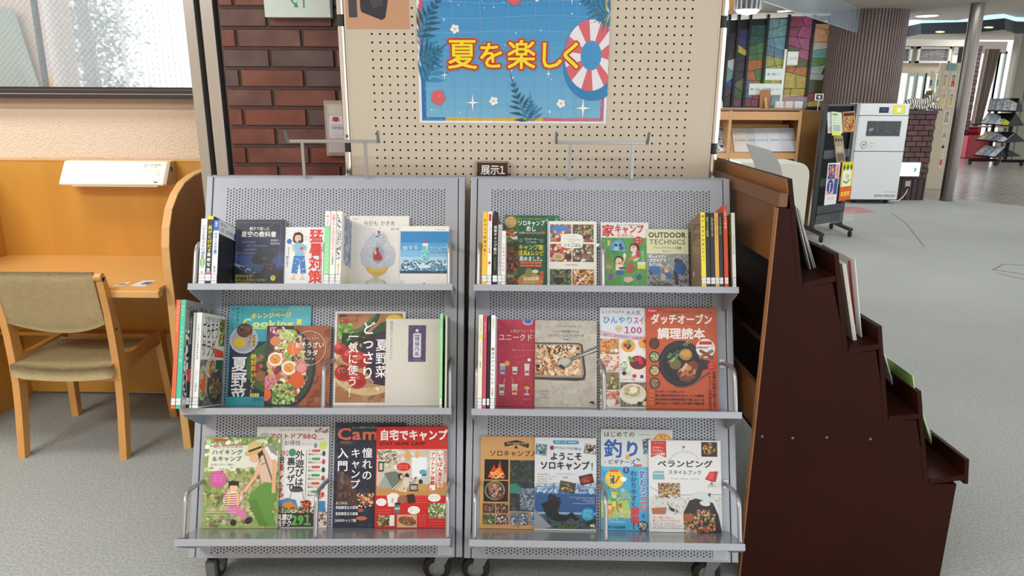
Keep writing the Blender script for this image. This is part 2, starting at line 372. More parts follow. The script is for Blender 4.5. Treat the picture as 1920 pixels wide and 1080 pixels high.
for i in range(2000):
    cl = rnd.choice([(-.55, .0, 1.5), (.1, .1, 1.7), (-.2, 0, 2.0), (.3, 0, 2.3), (-.6, 0, 2.4), (.55, .1, 1.95), (-.95, .1, 1.9), (.1, 0, 1.25), (.5, 0, 1.4)])
    p = Vector((cl[0]*.34, cl[1], cl[2]))+Vector((rnd.gauss(0, .08), rnd.gauss(0, .2), rnd.gauss(0, .13))); a = Vector((rnd.gauss(0, 1), rnd.gauss(0, 1), rnd.gauss(0, .5))).normalized()*.035; b = a.orthogonal().normalized()*.014
    fo.add([p-a, p+b, p+a, p-b], [(0, 1, 2, 3)])
fo.build('foliage', leafm, tr, kind='stuff')
# lace curtains: pleated sheer
sheer = translucent(M('sheer_lace', '#ffffff', .9, alpha=.25), .8)
cu = MB(); P_ = []
for i in range(161):
    x = at(92, 100, 3.42).x+((at(238, 100, 3.42).x-at(92, 100, 3.42).x)*i/160); y = 3.42+.018*math.sin(i*1.35)+.006*math.sin(i*3.1); P_.append((x, y))
for i in range(160):
    cu.add([(P_[i][0], P_[i][1], 1.2), (P_[i+1][0], P_[i+1][1], 1.2), (P_[i+1][0], P_[i+1][1], 2.6), (P_[i][0], P_[i][1], 2.6)], [(0, 1, 2, 3)], True)
tag(cu.build('lace_curtain', sheer), 'sheer white pleated lace curtain hanging behind the wired glass', 'curtain')
cu = MB()
for i in range(60):
    x0 = at(228, 100, 3.37).x+i*.0075; y0 = 3.37+.02*math.sin(i*1.9); x1 = x0+.0075; y1 = 3.37+.02*math.sin((i+1)*1.9)
    cu.add([(x0, y0, 1.2), (x1, y1, 1.2), (x1, y1, 2.6), (x0, y0, 2.6)], [(0, 1, 2, 3)], True)
tag(cu.build('gathered_curtain', translucent(M('white_gauze', '#fbfcfc', .9, alpha=.55), .8)), 'gathered bunch of white gauze curtain beside the steel jamb', 'curtain')

# shutter guide: two satin rails with a dark slot
tj = thing('shutter_guide', 'tall satin steel shutter guide with a dark slot between brick pier and wood carrel', 'shutter guide', (-1.165, 2.75, 0))
for x0, x1 in ((-.058, -.019), (.002, .048)): MB().box(x0, x1, -.03, .08, .0, 2.6).build('rail', steel, tj, bevel=.002)
MB().box(-.019, .002, .02, .08, 0, 2.6).build('slot', M('dark_slot', '#3d3936', .5, metal=.5), tj)
MB().box(.048, .072, .0, .05, 0, 2.6).build('joint_strip', M('dark_sealant', '#37302f', .8), tj)
# brick pier
mortar = M('dark_mortar', '#5d4d49', .9, bump=(200, .3))
pier = slab('wall_brick', -1.093, .45, 2.71, 3.0, 0, 2.6, mortar)
bm_ = M('fired_brick_tile', '#8a4a38', .28, noise=(7, .3), col2='#b8a4a4', bump=(120, .06), info=True)
bricks = {}
def brick_mesh(L_, h=.06, d=.009, mat=bm_, nm='brick'):
    k = (round(L_, 3), h, d, mat.name)
    if k not in bricks:
        e = .0025; m = MB(); m.v = [(0, 0, 0), (L_, 0, 0), (L_, 0, h), (0, 0, h), (e, -d, e), (L_-e, -d, e), (L_-e, -d, h-e), (e, -d, h-e)]
        m.f = [(4, 5, 6, 7), (0, 1, 5, 4), (1, 2, 6, 5), (2, 3, 7, 6), (3, 0, 4, 7)]; m.sm = [False]*5
        bricks[k] = m.mesh(nm, mat)
    return bricks[k]
bcol = ['#8d4a37', '#96503a', '#7d4438', '#6e4f50', '#6a5254', '#8a5040', '#9a5238', '#755046', '#84463a']
def putbrick(nm, me, loc, parent, c, rz=0):
    o = bpy.data.objects.new(nm, me); COL.objects.link(o); o.parent = parent; o.location = loc; o.rotation_euler = (0, 0, rz); cc_ = lin(c); g_ = sum(cc_)/3; o.color = (*[x*.8+g_*.2 for x in cc_], 1); return o
z52 = at(450, 52, 2.70).z; rnd = random.Random(11)
order = [['#8c4c3c', '#885a50', '#8f4f3d'], ['#6f5550', '#6b5354'], ['#6a5052', '#91503a', '#6b5558'], ['#7d5349', '#8b4835'], ['#8f4a33', '#93482f', '#6e4e50'], ['#8c4836', '#7a4a40'], ['#93472f', '#8d4d3e', '#8f4431'], ['#86423a', '#83453a']]
for row in range(-14, 13):
    zc = z52-.0348-(.0695*row); xs = at(499, 33, 2.7).x-.003 if row % 2 else at(442, 71, 2.7).x-.003
    edges = [xs+.237*k for k in range(-2, 8)]; i = 0
    for a in edges:
        x0, x1 = max(a+.0095, -1.088), min(a+.237, .45)
        if x1-x0 < .03 or x0 > (-.45 if row > -2 else .2): continue
        cc = order[row][i] if 0 <= row < len(order) and i < len(order[row]) else rnd.choice(bcol)
        putbrick('brick', brick_mesh(x1-x0), (x0, 2.71, zc-.03), pier, cc); i += 1
# ------------------------------------------------------------------ the two sloping display racks
SA, CA = .3710, .9287   # slope of the face: 22 degrees from upright
YB, ZB, SL = -.424, .1065, 1.143
def T(x, n, s): return (x, YB - n*CA + s*SA, ZB + n*SA + s*CA)     # x across, n out of the face, s up the face
SH = [.7887, .4399, .0867]; DEP = .154
units = {'l': (Vector((-.5762, 2.2205, 0)), R(1.5)), 'r': (Vector((.2426, 2.2252, 0)), R(-.32))}
def perf_mesh():
    x0, s0, px_, ps_ = -.338, .0105, .00905, .00885; nc, nr = 75, 124; v = []; f = []
    for c in range(nc):
        xa = x0+c*px_; off = ps_/2 if c % 2 else 0
        for r in range(nr-c % 2):
            sa = s0+r*ps_+off; sb = sa+ps_; xb = xa+px_; cx, cs = (xa+xb)/2, (sa+sb)/2; o = len(v); q = .0024
            v += [T(*p) for p in ((xa, 0, sa), (cx, 0, sa), (xb, 0, sa), (xb, 0, cs), (xb, 0, sb), (cx, 0, sb), (xa, 0, sb), (xa, 0, cs))]
            v += [T(cx+q*math.cos(R(225+45*k)), 0, cs+q*math.sin(R(225+45*k))) for k in range(8)]
            f += [(o+k, o+(k+1) % 8, o+8+(k+1) % 8, o+8+k) for k in range(8)]
    xe = x0+nc*px_; se = s0+nr*ps_
    o = len(v)
    def q4(a, b, c_, d): 
        k = len(v); v.extend([T(a, 0, c_), T(b, 0, c_), T(b, 0, d), T(a, 0, d)]); f.append((k, k+1, k+2, k+3))
    q4(-.378, x0, 0, SL-.003); q4(xe, .378, 0, SL-.003); q4(x0, xe, 0, s0); q4(x0, xe, se, SL-.003)
    for c in range(nc):
        xa = x0+c*px_
        if c % 2: q4(xa, xa+px_, s0, s0+ps_/2); q4(xa, xa+px_, se-ps_/2, se)
    me = bpy.data.meshes.new('perforated_panel'); me.from_pydata(v, [], f); me.materials.append(grey_m); return me
def rack(loc, rz, label):
    t = thing('display_rack', label, 'display rack', loc, rz, 'grey perforated display racks'); P_ = []
    pm = bpy.data.objects.new('perforated_panel', perf_mesh()); COL.objects.link(pm); pm.parent = t
    for x0, x1 in ((-.4, -.381), (.381, .4)): MB().box(x0, x1, -.03, .002, 0, SL, T).build('side_post', grey_m, t, bevel=.002)
    for x0, x1 in ((-.381, -.3785), (.3785, .381)): MB().box(x0, x1, -.02, -.006, 0, SL-.004, T).build('groove', M('dark_gap', '#3a3c42', .8), t)
    MB().box(-.4, .4, -.03, .0, SL-.0028, SL+.002, T).build('top_cap', grey_m, t, bevel=.0015)
    # closed wedge behind the face: the rear is upright
    yr, zt = .045, ZB+SL*CA
    bk = MB().box(-.4, .4, yr-.003, yr, ZB, zt, None)
    bk.build('rear_panel', grey_m, t)
    a, b = T(0, -.03, 0), T(0, -.03, SL)
    for x0, x1 in ((-.399, -.3965), (.3965, .399)): MB().prism([(a[1], a[2]), (yr-.003, ZB), (yr-.003, zt), (b[1], b[2])], x0, x1).build('side_sheet', grey_m, t)
    MB().box(-.3965, .3965, a[1], yr-.003, ZB+.0, ZB+.002).build('base_sheet', grey_m, t)
    for k, s in enumerate(SH):
        sh = MB().box(-.375, .375, 0, DEP-.0015, s-.0015, s, T).build('shelf', grey_d, t)
        MB().box(-.375, .375, DEP-.0015, DEP, s-.017, s+.0015, T).build('front_lip', grey_m, sh, bevel=.0012)
        for x0, x1 in ((-.372, -.3705), (.3705, .372)):
            MB().prism([(0, s-.002), (0, s-.055), (.02, s-.055), (DEP-.01, s-.022), (DEP-.002, s-.002)], x0, x1, 'x', T).build('bracket', grey_m, sh)
    MB().box(.327, .372, .0005, .0012, .006, .036, T).build('maker_label', M('pale_label', '#c5c8ce', .5), t)
    for x, y, ax in ((-.345, YB+.045, 'x' if rz > 0 else 'y'), (.345, YB+.045, 'y'), (-.345, -.05, 'x'), (.345, -.05, 'x')):
        def Rt(a, b, c, x=x, y=y, ax=ax): return (x+a, y+b, c) if ax == 'x' else (x-b, y+a, c)   # castor frame: a = axle, b = trail
        c = MB().box(-.03, .03, -.03, .03, ZB-.004, ZB, Rt).box(-.02, .02, -.02, .02, ZB-.014, ZB-.004, Rt).build('castor', M('zinc_plate', '#9fa1a0', .3, metal=.8), t)
        wc = Rt(0, .024, .042)
        MB().lathe([(.014, -.013), (.037, -.0135), (.042, -.009), (.042, .009), (.037, .0135), (.014, .013)], wc, 28, ax).build('wheel', rubber, c)
        MB().lathe([(.006, -.0145), (.024, -.0145), (.024, .0145), (.006, .0145)], wc, 18, ax).build('hub', M('grey_hub', '#76756f', .5), c)
        for sx in (-.0185, .0155): MB().prism([(-.018, ZB-.013), (.026, ZB-.013), (.036, .034), (.014, .034)], sx, sx+.003, 'x', Rt).build('fork', M('zinc_plate', ''), c)
        if y < -.2 and ax == 'x': MB().box(-.013, .013, -.036, -.018, .030, .082, Rt).build('brake_pedal', M('pedal_grey', '#63625e', .5), c)
    # sign holder on top: two legs, bar, upturned flat ends
    yb = .0-.012; zt += .001
    for x in (-.095, .096): MB().box(x-.0045, x+.0045, yb-.0045, yb+.0045, zt, zt+.104).build('holder_leg', rodm, t)
    hb = MB().box(-.142, .142, yb-.006, yb+.006, zt+.104, zt+.114).build('holder_bar', rodm, t, bevel=.001)
    for sx in (-1, 1): MB().hull8([(sx*.142, yb-.006, zt+.104), (sx*.133, yb-.006, zt+.104), (sx*.133, yb+.006, zt+.104), (sx*.142, yb+.006, zt+.104)], [(sx*.142, yb-.03, zt+.142), (sx*.137, yb-.03, zt+.142), (sx*.137, yb-.008, zt+.142), (sx*.142, yb-.008, zt+.142)]).build('upturned_end', rodm, hb)
    return t
RACK = {'l': rack(*units['l'], 'left grey perforated sloping display rack, in front of the brick pier'),
        'r': rack(*units['r'], 'right grey perforated sloping display rack, beside the dark brown stepped shelf')}

def hit(u, px, py, n):   # where the sight line through a photo point meets the plane n in front of a rack face -> (x, s)
    o, rz = units[u]; Mi = (Matrix.Translation(o) @ Matrix.Rotation(rz, 4, 'Z')).inverted()
    a = Mi @ CAMP; d = (Mi.to_3x3() @ ray(px, py)); nn = Vector((0, -CA, SA)); ss = Vector((0, SA, CA)); O = Vector((0, YB, ZB))
    t = (n-(a-O).dot(nn))/d.dot(nn); q = a+d*t; return q.x, (q-O).dot(ss)
# bent rod bookends, standing in the front slot and clipped to the face
rodpath = [(DEP-.022, 0), (DEP-.022, .09)]+[(DEP-.052+.03*math.cos(R(a)), .09+.034*math.sin(R(a))) for a in (20, 40, 60, 80)]+[(.06, .131), (.0, .136)]
def bookend(u, k, px, label):
    s = SH[k]; x, _ = hit(u, px, [500, 730, 970][k], DEP-.02)
    b = MB().tube([T(x, n, s+q) for n, q in [(a, c+.0008) for a, c in rodpath]], .0063, 10).build('wire_bookend', rodm, RACK[u])
    MB().box(x-.008, x+.008, .0002, .003, s+.124, s+.148, T).build('clip', grey_d, b)
names3 = ['left', 'middle', 'right']; rown = ['top', 'middle', 'bottom']
for u, k, ps in (('l', 0, (366, 606, 842)), ('l', 1, (348, 606, 843)), ('l', 2, (345, 592, 839)), ('r', 0, (898, 1132, 1374)), ('r', 1, (894, 1133, 1379)), ('r', 2, (890, 1136, 1387))):
    for i, px in enumerate(ps):
        bookend(u, k, px, 'bent rod bookend, %s one on the %s shelf of the %s grey rack' % (names3[i], rown[k], 'left' if u == 'l' else 'right'))

# ------------------------------------------------------------------ books
def place(u, x, n, s):
    o, rz = units[u]; m = Matrix.Translation(o) @ Matrix.Rotation(rz, 4, 'Z') @ Matrix(((1, 0, 0, 0), (0, CA, SA, 0), (0, -SA, CA, 0), (0, 0, 0, 1)))
    m.translation = (Matrix.Translation(o) @ Matrix.Rotation(rz, 4, 'Z')) @ Vector(T(x, n, s)); return m
_cv = {}
def cover_mat(c, rough=.4):
    return M('cover_'+c.lstrip('#'), c, rough)
def book(u, x, n, s, w, h, t, cover, label, cat, group, name='book'):
    """local frame: x across, -y towards the reader, z up; back lower left corner at the origin; built face-out"""
    m = place(u, x, n, s); r = bpy.data.objects.new(name, None); COL.objects.link(r); r.matrix_world = m; r.empty_display_size = .03
    r['label'] = label; r['category'] = cat
    if group: r['group'] = group
    return r
def faceout(u, k, l, r_, top, cover, label, art=None, off=.002, t=.008, name='book', cat='book', group='books shown face out', bottom=None, full=None, back=None):
    """l, r_: cover edges at mid height in photo pixels; top: upper edge. full=(w) real width where a neighbour hides the rest"""
    mid = (top+{0: 540, 1: 765, 2: 990}[k])/2
    n = off+t; x0, _ = hit(u, l, mid, n); x1, _ = hit(u, r_, mid, n); _, st = hit(u, (l+r_)/2, top, n); s0 = SH[k]+.0008
    w = x1-x0; h = st-s0
    b = book(u, x0, off, s0, w, h, t, cover, label, cat, group, name); cm = cover_mat(cover); g = .0007
    soft = t < .007
    MB().box(0, w, -t, -t+g, 0, h).box(0, w, -g, 0, 0, h).box(-.0004, g, -t, 0, 0, h).build('cover', cm, b)
    MB().box(g, w-.0015, -t+g, -g, .0008, h-.001).build('page_block', pages_m, b)
    if art:
        # bottom edge in the picture, for drawing units
        bx, bs = (Matrix(), 0)
        Mx = b.matrix_world @ Vector((0, -t, 0)); d = Mx-CAMP; py = 540-F*d.dot(up)/d.dot(fw)
        A = Art((l, top, r_, py), w, h, cover); art(A); A.build('cover_print', b, (0, -t, 0))
    return b
def spine(u, k, l, r_, top, cover, label, text='', col='#222222', dep=.148, size=None, start=.06, side=None, bold=.01, art=None, group='books standing spine out', lab=True, cat='book', name='book', nfront=None, text2=None, bold2=.0):
    """spine-out book: the spine faces the reader, the board behind runs back to the rack"""
    mid = (top+{0: 540, 1: 765, 2: 990}[k])/2; n = nfront if nfront is not None else DEP-.012
    x0, _ = hit(u, l, mid, n); x1, _ = hit(u, r_, mid, n); _, st = hit(u, (l+r_)/2, top, n); s0 = SH[k]+(.0008 if n < .151 else .0022); w = x1-x0; h = st-s0
    n0 = max(n-dep, .001); dep = n-n0
    b = book(u, x0, n0, s0, w, h, dep, cover, label, cat, group, name); g = .0008
    sm_ = cover_mat(side or cover)
    MB().box(0, w, -dep, -dep+g, 0, h).build('spine', cover_mat(cover), b)
    MB().box(0, g, -dep+g, 0, 0, h).box(w-g, w, -dep+g, 0, 0, h).build('board', sm_, b)
    MB().box(g, w-g, -dep+g, -.002, .001, h-.0015).build('page_block', pages_m, b)
    H_ = h*1000; W_ = w*1000; A = Art((0, 0, W_, H_), w, h)
    if art: art(A, W_, H_)
    sz = size or min(W_*.8, 12)
    if text: A.v(W_/2, H_*start, sz, text, col, bold)
    if text2: A.v(W_/2, H_*text2[0], text2[1], text2[2], text2[3], bold2)
    if A.FF: A.build('spine_print', b, (0, -dep, 0))
    if lab:
        L_ = Art((0, 0, W_, H_), w, h); L_.z = .0004 ; y1 = H_-9; L_.r(0, y1-20, W_, y1, '#20242a'); L_.r(.4, y1-19, W_-.4, y1-10, '#e8ebee'); L_.r(.4, y1-9.2, W_-.4, y1-1, '#e8ebee')
        L_.line(1.4, y1-15.5, 5, W_-2.8, 1.6, '#777777'); L_.line(W_*.3, y1-6, 2, W_*.4, 1.6, '#777777'); L_.build('call_number_label', b, (0, -dep, 0))
    return b
def sideart(b, w, dep, h, right, fn, box=(0, 0, 100, 140)):
    """print on the board that shows beside the spine"""
    A = Art(box, dep, h); fn(A)
    Tm = (lambda x, y, z: (w-y, -dep+x, z)) if right else (lambda x, y, z: (y, -x, z))
    A.build('board_print', b, T=Tm)
GL, GR = 'books on the left grey rack', 'books on the right grey rack'
FOOD = ['#b5652c', '#d98a3c', '#7a3a1c', '#e3b070', '#c0432a', '#5a2e18', '#efd9a8', '#8c4a22']
SALAD = ['#5c8a34', '#86ae4c', '#b7c95e', '#e07a35', '#c94a3a', '#7a2f4a', '#f0e2c0', '#2f4a22', '#d98c9a']
LEAF = ['#6f9a3c', '#88b04c', '#a5c564', '#557d30', '#c4d68a', '#3f5f28', '#b5a878']
DARKC = ['#1c1410', '#2b1d14', '#3a2818', '#141414', '#4a3222']
WOODC = ['#8a5a34', '#a87444', '#6c4326', '#c09060']
TOWN = ['#8a7a68', '#b09a80', '#5c4a3c', '#c84a34', '#3a6a8a', '#d9c8a8', '#4a7a3c', '#e0e0d8']
# ---------- top shelf, left rack
def a_white_spine(A, w, h):
    A.v(w/2, h*.08, w*.62, 'いのちを守る水分補給', '#3a3a3a', 0, h*.052); A.e(w/2, h*.67, w*.36, h*.085, '#4fae58'); A.v(w/2, h*.61, w*.36, '健康管理', '#ffffff', 0); A.v(w/2, h*.80, w*.45, '谷口英', '#444444')
spine('l', 0, 374.5, 386, 410, '#eceded', 'thin white book with a green oval on its spine, leftmost left rack top shelf', dep=.14, art=a_white_spine, group=GL)
def a_star(A, w, h):
    A.r(0, 0, w, h*.05, '#e8d62c'); A.v(w/2, h*.14, w*.72, '星がとびだす', '#f2e62c', .02, h*.068); A.v(w/2, h*.54, w*.66, '星座写真', '#ffffff', .02, h*.075); A.e(w/2, h*.855, w*.5, h*.05, '#d8307a'); A.e(w*.35, h*.82, w*.14, h*.02, '#8fb8e8'); A.e(w*.7, h*.82, w*.14, h*.02, '#8fb8e8')
b = spine('l', 0, 386.5, 397.5, 405, '#16161a', 'black book with yellow lettering on its spine, second from the left left rack top shelf', dep=.15, art=a_star, side='#15161a', group=GL)
b = spine('l', 0, 398, 408.5, 412, '#e6ebf0', 'white spined astronomy book showing its black cover, left end of the top shelf', dep=.142, side='#17171b', group=GL,
    art=lambda A, w, h: (A.r(0, 0, w, h*.17, '#2f62b8'), A.v(w/2, h*.03, w*.5, '藤井', '#ffffff'), A.v(w/2, h*.2, w*.55, '星座と星座神話', '#3a6a9c', 0, h*.05), A.e(w/2, h*.5, w*.3, h*.018, '#3a78c8'), A.v(w/2, h*.72, w*.4, '藤井旭', '#444444')))
wl = hit('l', 408.5, 470, DEP-.012)[0]-hit('l', 398, 470, DEP-.012)[0]; hl = hit('l', 403, 412, DEP-.012)[1]-SH[0]
sideart(b, wl, DEP-.013, hl, True, lambda A: (A.r(0, 0, 100, 30, '#e8eaee'), A.t(6, 8, 9, '藤井旭の', '#333333'), A.t(6, 20, 11, '星座と星座神話', '#333333', width=70), A.e(86, 22, 7, 7, '#2f6ab0'), A.b(70, 118, 90, 138, ['#2a3f9a', '#3a58b8'], 8, 3, 6)))
def a_sky(A):
    A.r(440, 412, 533, 445, '#2b2b3c'); A.r(440, 440, 533, 475, '#2d3350'); A.r(440, 472, 533, 500, '#33426c')
    A.p([(440, 488), (452, 492), (462, 505), (490, 510), (533, 500), (533, 480), (440, 480)][::-1], '#3a4f82'); A.p([(440, 494), (462, 500), (482, 512), (440, 512)], '#7d9cc8')
    for q in ((443, 417, 525, 417.8), (443, 417, 443.8, 500), (524.6, 417, 525.3, 500)): A.r(*q, '#6a6f86')
    A.t(466, 429, 7, '親子で楽しむ', '#e8ead8', .01, width=38); A.t(451, 439.5, 11.5, '星空の教科書', '#f0f0e6', .025, width=66)
    A.t(506, 451, 4.5, '渡部潤一', '#d8d8dc'); A.t(506, 457, 4.5, '渡部好恵', '#d8d8dc')
    for x, y, q in ((452, 454.5, 28), (460, 461.5, 42), (457, 468.5, 26), (441, 475.5, 38)): A.e(x+q/2, y, q/2, 2.6, '#5a5f7c', 14); A.e(x+q/2, y, q/2-.6, 2.0, '#2f3858', 14); A.line(x+2, y-1, 14, q-4, 2, '#a8acbc')
    A.l(440, 462, 520, 415, .8, '#595f7a')
    A.p([(440, 498), (452, 505), (462, 511), (470, 515), (492, 512), (533, 508), (533, 532), (440, 532)][::-1], '#14161c'); A.b(445, 500, 478, 512, ['#14161c'], 18, 1.5, 4, 2)
    A.p([(490, 510), (502, 488), (516, 494), (523, 520), (485, 520)][::-1], '#26262c'); A.e(496, 481, 25, 13, '#3a3b40', 24, -22); A.e(495, 483, 22, 11, '#2d2e34', 24, -22); A.e(496, 485, 4, 2.5, '#55565c', 10); A.b(500, 494, 515, 506, ['#7a5a48', '#4a3a38', '#9a7458'], 8, 1, 3)
    A.t(443, 518, 6.3, '夜空のなぜ？', '#e6d84a'); A.t(443, 525, 6.3, '星のふしぎがよくわかる！', '#e6d84a', 0, width=61); A.t(443, 532, 6.3, '星空観望ガイド', '#e6d84a', 0, width=40)
    A.e(513.5, 521.5, 4.6, 5, '#f0d838'); A.t(511, 521, 5, '星', '#3a3a3a')
faceout('l', 0, 440.5, 532.5, 412, '#2e3450', 'dark navy book with a radio telescope cover, left rack top shelf', a_sky, t=.017, group=GL)
def a_moushio(A):
    A.v(592, 430, 26, '猛暑対策', '#e2331f', .05, 25.5); A.e(535+22, 470, 8, 8, '#5a9ad0') if 0 else None
    A.p([(548, 444), (551, 437), (560, 435), (567, 440), (568, 454), (563, 456), (552, 456), (548, 453)][::-1], '#221a18'); A.e(557.5, 447, 6.2, 7.6, '#f2c4a4'); A.p([(550, 441), (558, 437), (565, 442), (560, 441)][::-1], '#221a18'); A.e(560, 452.5, 1.8, 2.4, '#8a2020', 10)
    A.l(553, 446, 556, 445, .7, '#222222'); A.l(559, 446, 562, 446.5, .7, '#222222')
    A.e(541.5, 453, 4.8, 5, '#3a72b8'); A.l(545, 458, 550, 463, 1.2, '#8a6a3a'); A.e(550, 464, 3, 4, '#f2c4a4')
    A.p([(552, 457), (565, 456), (575, 462), (574, 469), (569, 469), (570, 480), (553, 480), (552, 470), (547, 466)][::-1], '#8cc4dc'); A.l(549, 463, 549, 472, 3, '#f2c4a4'); A.l(573, 469, 569, 486, 3.2, '#f2c4a4'); A.e(568, 488, 2.6, 4, '#f2c4a4')
    A.p([(551, 480), (571, 480), (575, 512), (565, 514), (562, 492), (558, 514), (547, 512)][::-1], '#3a7cc0'); rnd = random.Random(4)
    for i in range(14): x = rnd.uniform(551, 571); y = rnd.uniform(483, 509); A.r(x, y, x+3.4, y+.9, '#dfeaf4') if not 559 < x < 564 or y < 492 else None
    A.l(553, 512, 552, 521, 3, '#f2c4a4'); A.l(569, 512, 567, 521, 3, '#f2c4a4'); A.e(551, 523, 5, 2.6, '#f2c4a4'); A.e(568, 523, 5, 2.8, '#f2c4a4'); A.p([(562, 464), (565, 463.5), (568, 463.5), (569, 466), (565, 470), (562, 467)][::-1], '#d84838')
    A.v(539, 480, 5.6, '藤井直人', '#3a3a3a'); A.v(541, 463, 3, '医師が教える', '#5a5a5a'); A.l(553, 432, 552, 436, .5, '#cc4444'); A.l(558, 431, 558, 435, .5, '#cc4444'); A.l(563, 432, 564, 436, .5, '#cc4444'); A.line(570, 444, 4, 8, 1.6, '#555555'); A.line(570, 449, 4, 8, 1.6, '#555555')
faceout('l', 0, 533.5, 608.5, 426, '#eceff0', 'white book with big red title and a cartoon woman fanning herself, left rack top shelf', a_moushio, t=.011, group=GL, off=.004)
spine('l', 0, 608, 618, 396, '#f0f0ec', 'white and pale green spined book, first of three upright, left rack top shelf', dep=.147, group=GL,
    art=lambda A, w, h: (A.r(0, h*.2, w, h*.90, '#8edba4'), A.e(w/2, h*.07, w*.22, h*.014, '#e0803a'), A.v(w/2, h*.1, w*.4, 'かき氷', '#333333'), A.v(w/2, h*.45, w*.6, 'ふわふわかき氷', '#e8f25a', .02, h*.06)))
spine('l', 0, 619, 629, 396, '#f1eee8', 'white spined book with pink lettering, second of three upright, left rack top shelf', dep=.147, group=GL,
    art=lambda A, w, h: (A.v(w/2, h*.04, w*.62, '冷凍フルーツのひんやりスイーツ', '#d03a6a', .01, h*.038), A.v(w/2, h*.62, w*.4, '柳瀬真澄', '#555555')))
b = spine('l', 0, 630, 640, 396, '#efeadb', 'cream book showing a blue picture cover, third of three upright, left rack top shelf', dep=.147, group=GL, side='#ebe5d2',
    art=lambda A, w, h: (A.b(1, h*.05, w-1, h*.66, ['#3a6ab8', '#5aa0d0', '#6a4a8a', '#2a4a80'], 30, 2, 5), A.v(w/2, h*.72, w*.35, 'あれもこれも', '#555555')))
wl = hit('l', 640, 470, DEP-.012)[0]-hit('l', 630, 470, DEP-.012)[0]; hl = hit('l', 635, 396, DEP-.012)[1]-SH[0]
sideart(b, wl, DEP-.013, hl, True, lambda A: (A.p([(22, 4), (100, 4), (100, 98), (22, 98)][::-1], '#7d87a8'), A.b(22, 4, 100, 98, ['#8a95b4', '#b8c0d0', '#66708f', '#9aa3bd', '#c8ccd8'], 50, 6, 16, 3)))
def a_kakigori(A):
    A.t(658, 411, 3.6, '【蒼の巻】', '#555555', width=14); A.t(680, 419, 10.5, '今日も かき氷', '#4a4844', .005, width=60); A.t(732, 430, 5, '蒼井 優', '#777777', width=15)
    A.e(706, 532, 20, 9, '#b9b4a6'); A.e(706, 530, 15, 6.5, '#d6d2c6'); A.r(700, 518, 711, 528, '#c8c0a2')
    A.p([(684, 500), (731, 500), (724, 511), (714, 518), (702, 518), (691, 511)][::-1], '#cfae4a'); A.p([(690, 503), (726, 503), (720, 510), (694, 510)][::-1], '#e0c05a')
    A.e(709, 478, 34, 26, '#c3c8d0'); A.e(707, 462, 25, 20, '#cbd0d8'); A.e(709, 448, 17, 13, '#c9cdd6'); A.e(726, 486, 16, 16, '#bcc2cc'); A.e(690, 490, 13, 12, '#c0c6cf'); A.b(686, 440, 734, 502, ['#d6dae0', '#b4bbc7', '#c6cbd4', '#cfd3da', '#bcc2cd'], 60, 2, 7, 5, True)
    A.e(709, 478, 11, 17, '#a9a9b4'); A.p([(700, 487), (701, 474), (706, 468), (711, 471), (717, 484), (715, 489), (705, 489)][::-1], '#b5282a'); A.e(707.5, 467.5, 2.3, 2.8, '#5a2a20'); A.e(704, 474, 2, 4, '#e8c8a8')
    A.p([(705, 428), (717, 431), (714, 445), (702, 442)][::-1], '#e9eef2'); A.p([(708, 431), (710, 434), (714, 433), (712, 436), (714, 440), (710, 438), (706, 439), (708, 436), (705, 433), (708, 434)], '#d0302c'); A.b(703, 439, 714, 445, ['#2a5ab0'], 6, 1.5, 3); A.l(711, 425, 711, 431, .7, '#9a7a5a')
faceout('l', 0, 654, 766, 405, '#e8e5dd', 'large cream book with a shaved ice dessert on its cover, left rack top shelf', a_kakigori, t=.012, group=GL)
def a_blue(A):
    A.r(750, 424, 842, 433.5, '#ecebe6'); A.t(819, 430, 3.4, 'cream soda', '#555555', width=14)
    A.r(750, 434, 842, 455, '#2b86c4'); A.r(750, 455, 842, 470, '#4f9fd4'); A.r(750, 470, 842, 482, '#7dbbe0'); A.r(750, 482, 842, 494, '#a9d2e6')
    A.b(752, 488, 842, 500, ['#2d5f86', '#3a7096', '#24506e', '#4a86a8'], 30, 2, 5, 6); A.r(750, 498, 842, 513, '#3f87b8'); A.b(750, 499, 842, 513, ['#8cc0d8', '#1d4560', '#e0f0f4', '#5aa0c4', '#16364c', '#f0f8fa'], 46, 1.5, 5, 7); A.r(750, 508, 842, 513, '#2a4454')
    A.e(796, 500, 13, 3.4, '#cfe6ee'); A.p([(790, 462), (804, 462), (803, 482), (799, 494), (795, 494), (791, 482)][::-1], '#6cc0cc'); A.b(790, 460, 804, 492, ['#a8e0e0', '#4aa6b8', '#d8f2f0', '#7accd0'], 22, 1, 3.4, 8); A.e(797, 455, 3.6, 3, '#c8385a'); A.l(796, 444, 797, 453, .6, '#c8385a'); A.e(797, 459, 6, 3, '#e0f0ee')
    A.t(755, 466, 9, '旅する', '#e8f4fa', -.02, width=30, rot=-4); A.t(806, 466, 9, 'クリームソーダ', '#e8f4fa', -.02, width=34, rot=-4); A.t(806, 473, 4.6, 'Trip Cream Soda', '#24506e', width=32)
    A.b(810, 480, 830, 512, ['#f4fbff', '#d0e8f4'], 30, .5, 1.4, 9); A.e(796, 532, 2, 2, '#7a7060'); A.r(752, 527, 757, 532, '#444444'); A.r(752.6, 527.6, 756.4, 532, '#ecebe6')
faceout('l', 0, 750.5, 841.5, 424, '#eae8e1', 'white book with a blue cream soda seaside photo, left rack top shelf end', a_blue, t=.012, group=GL, off=.016)
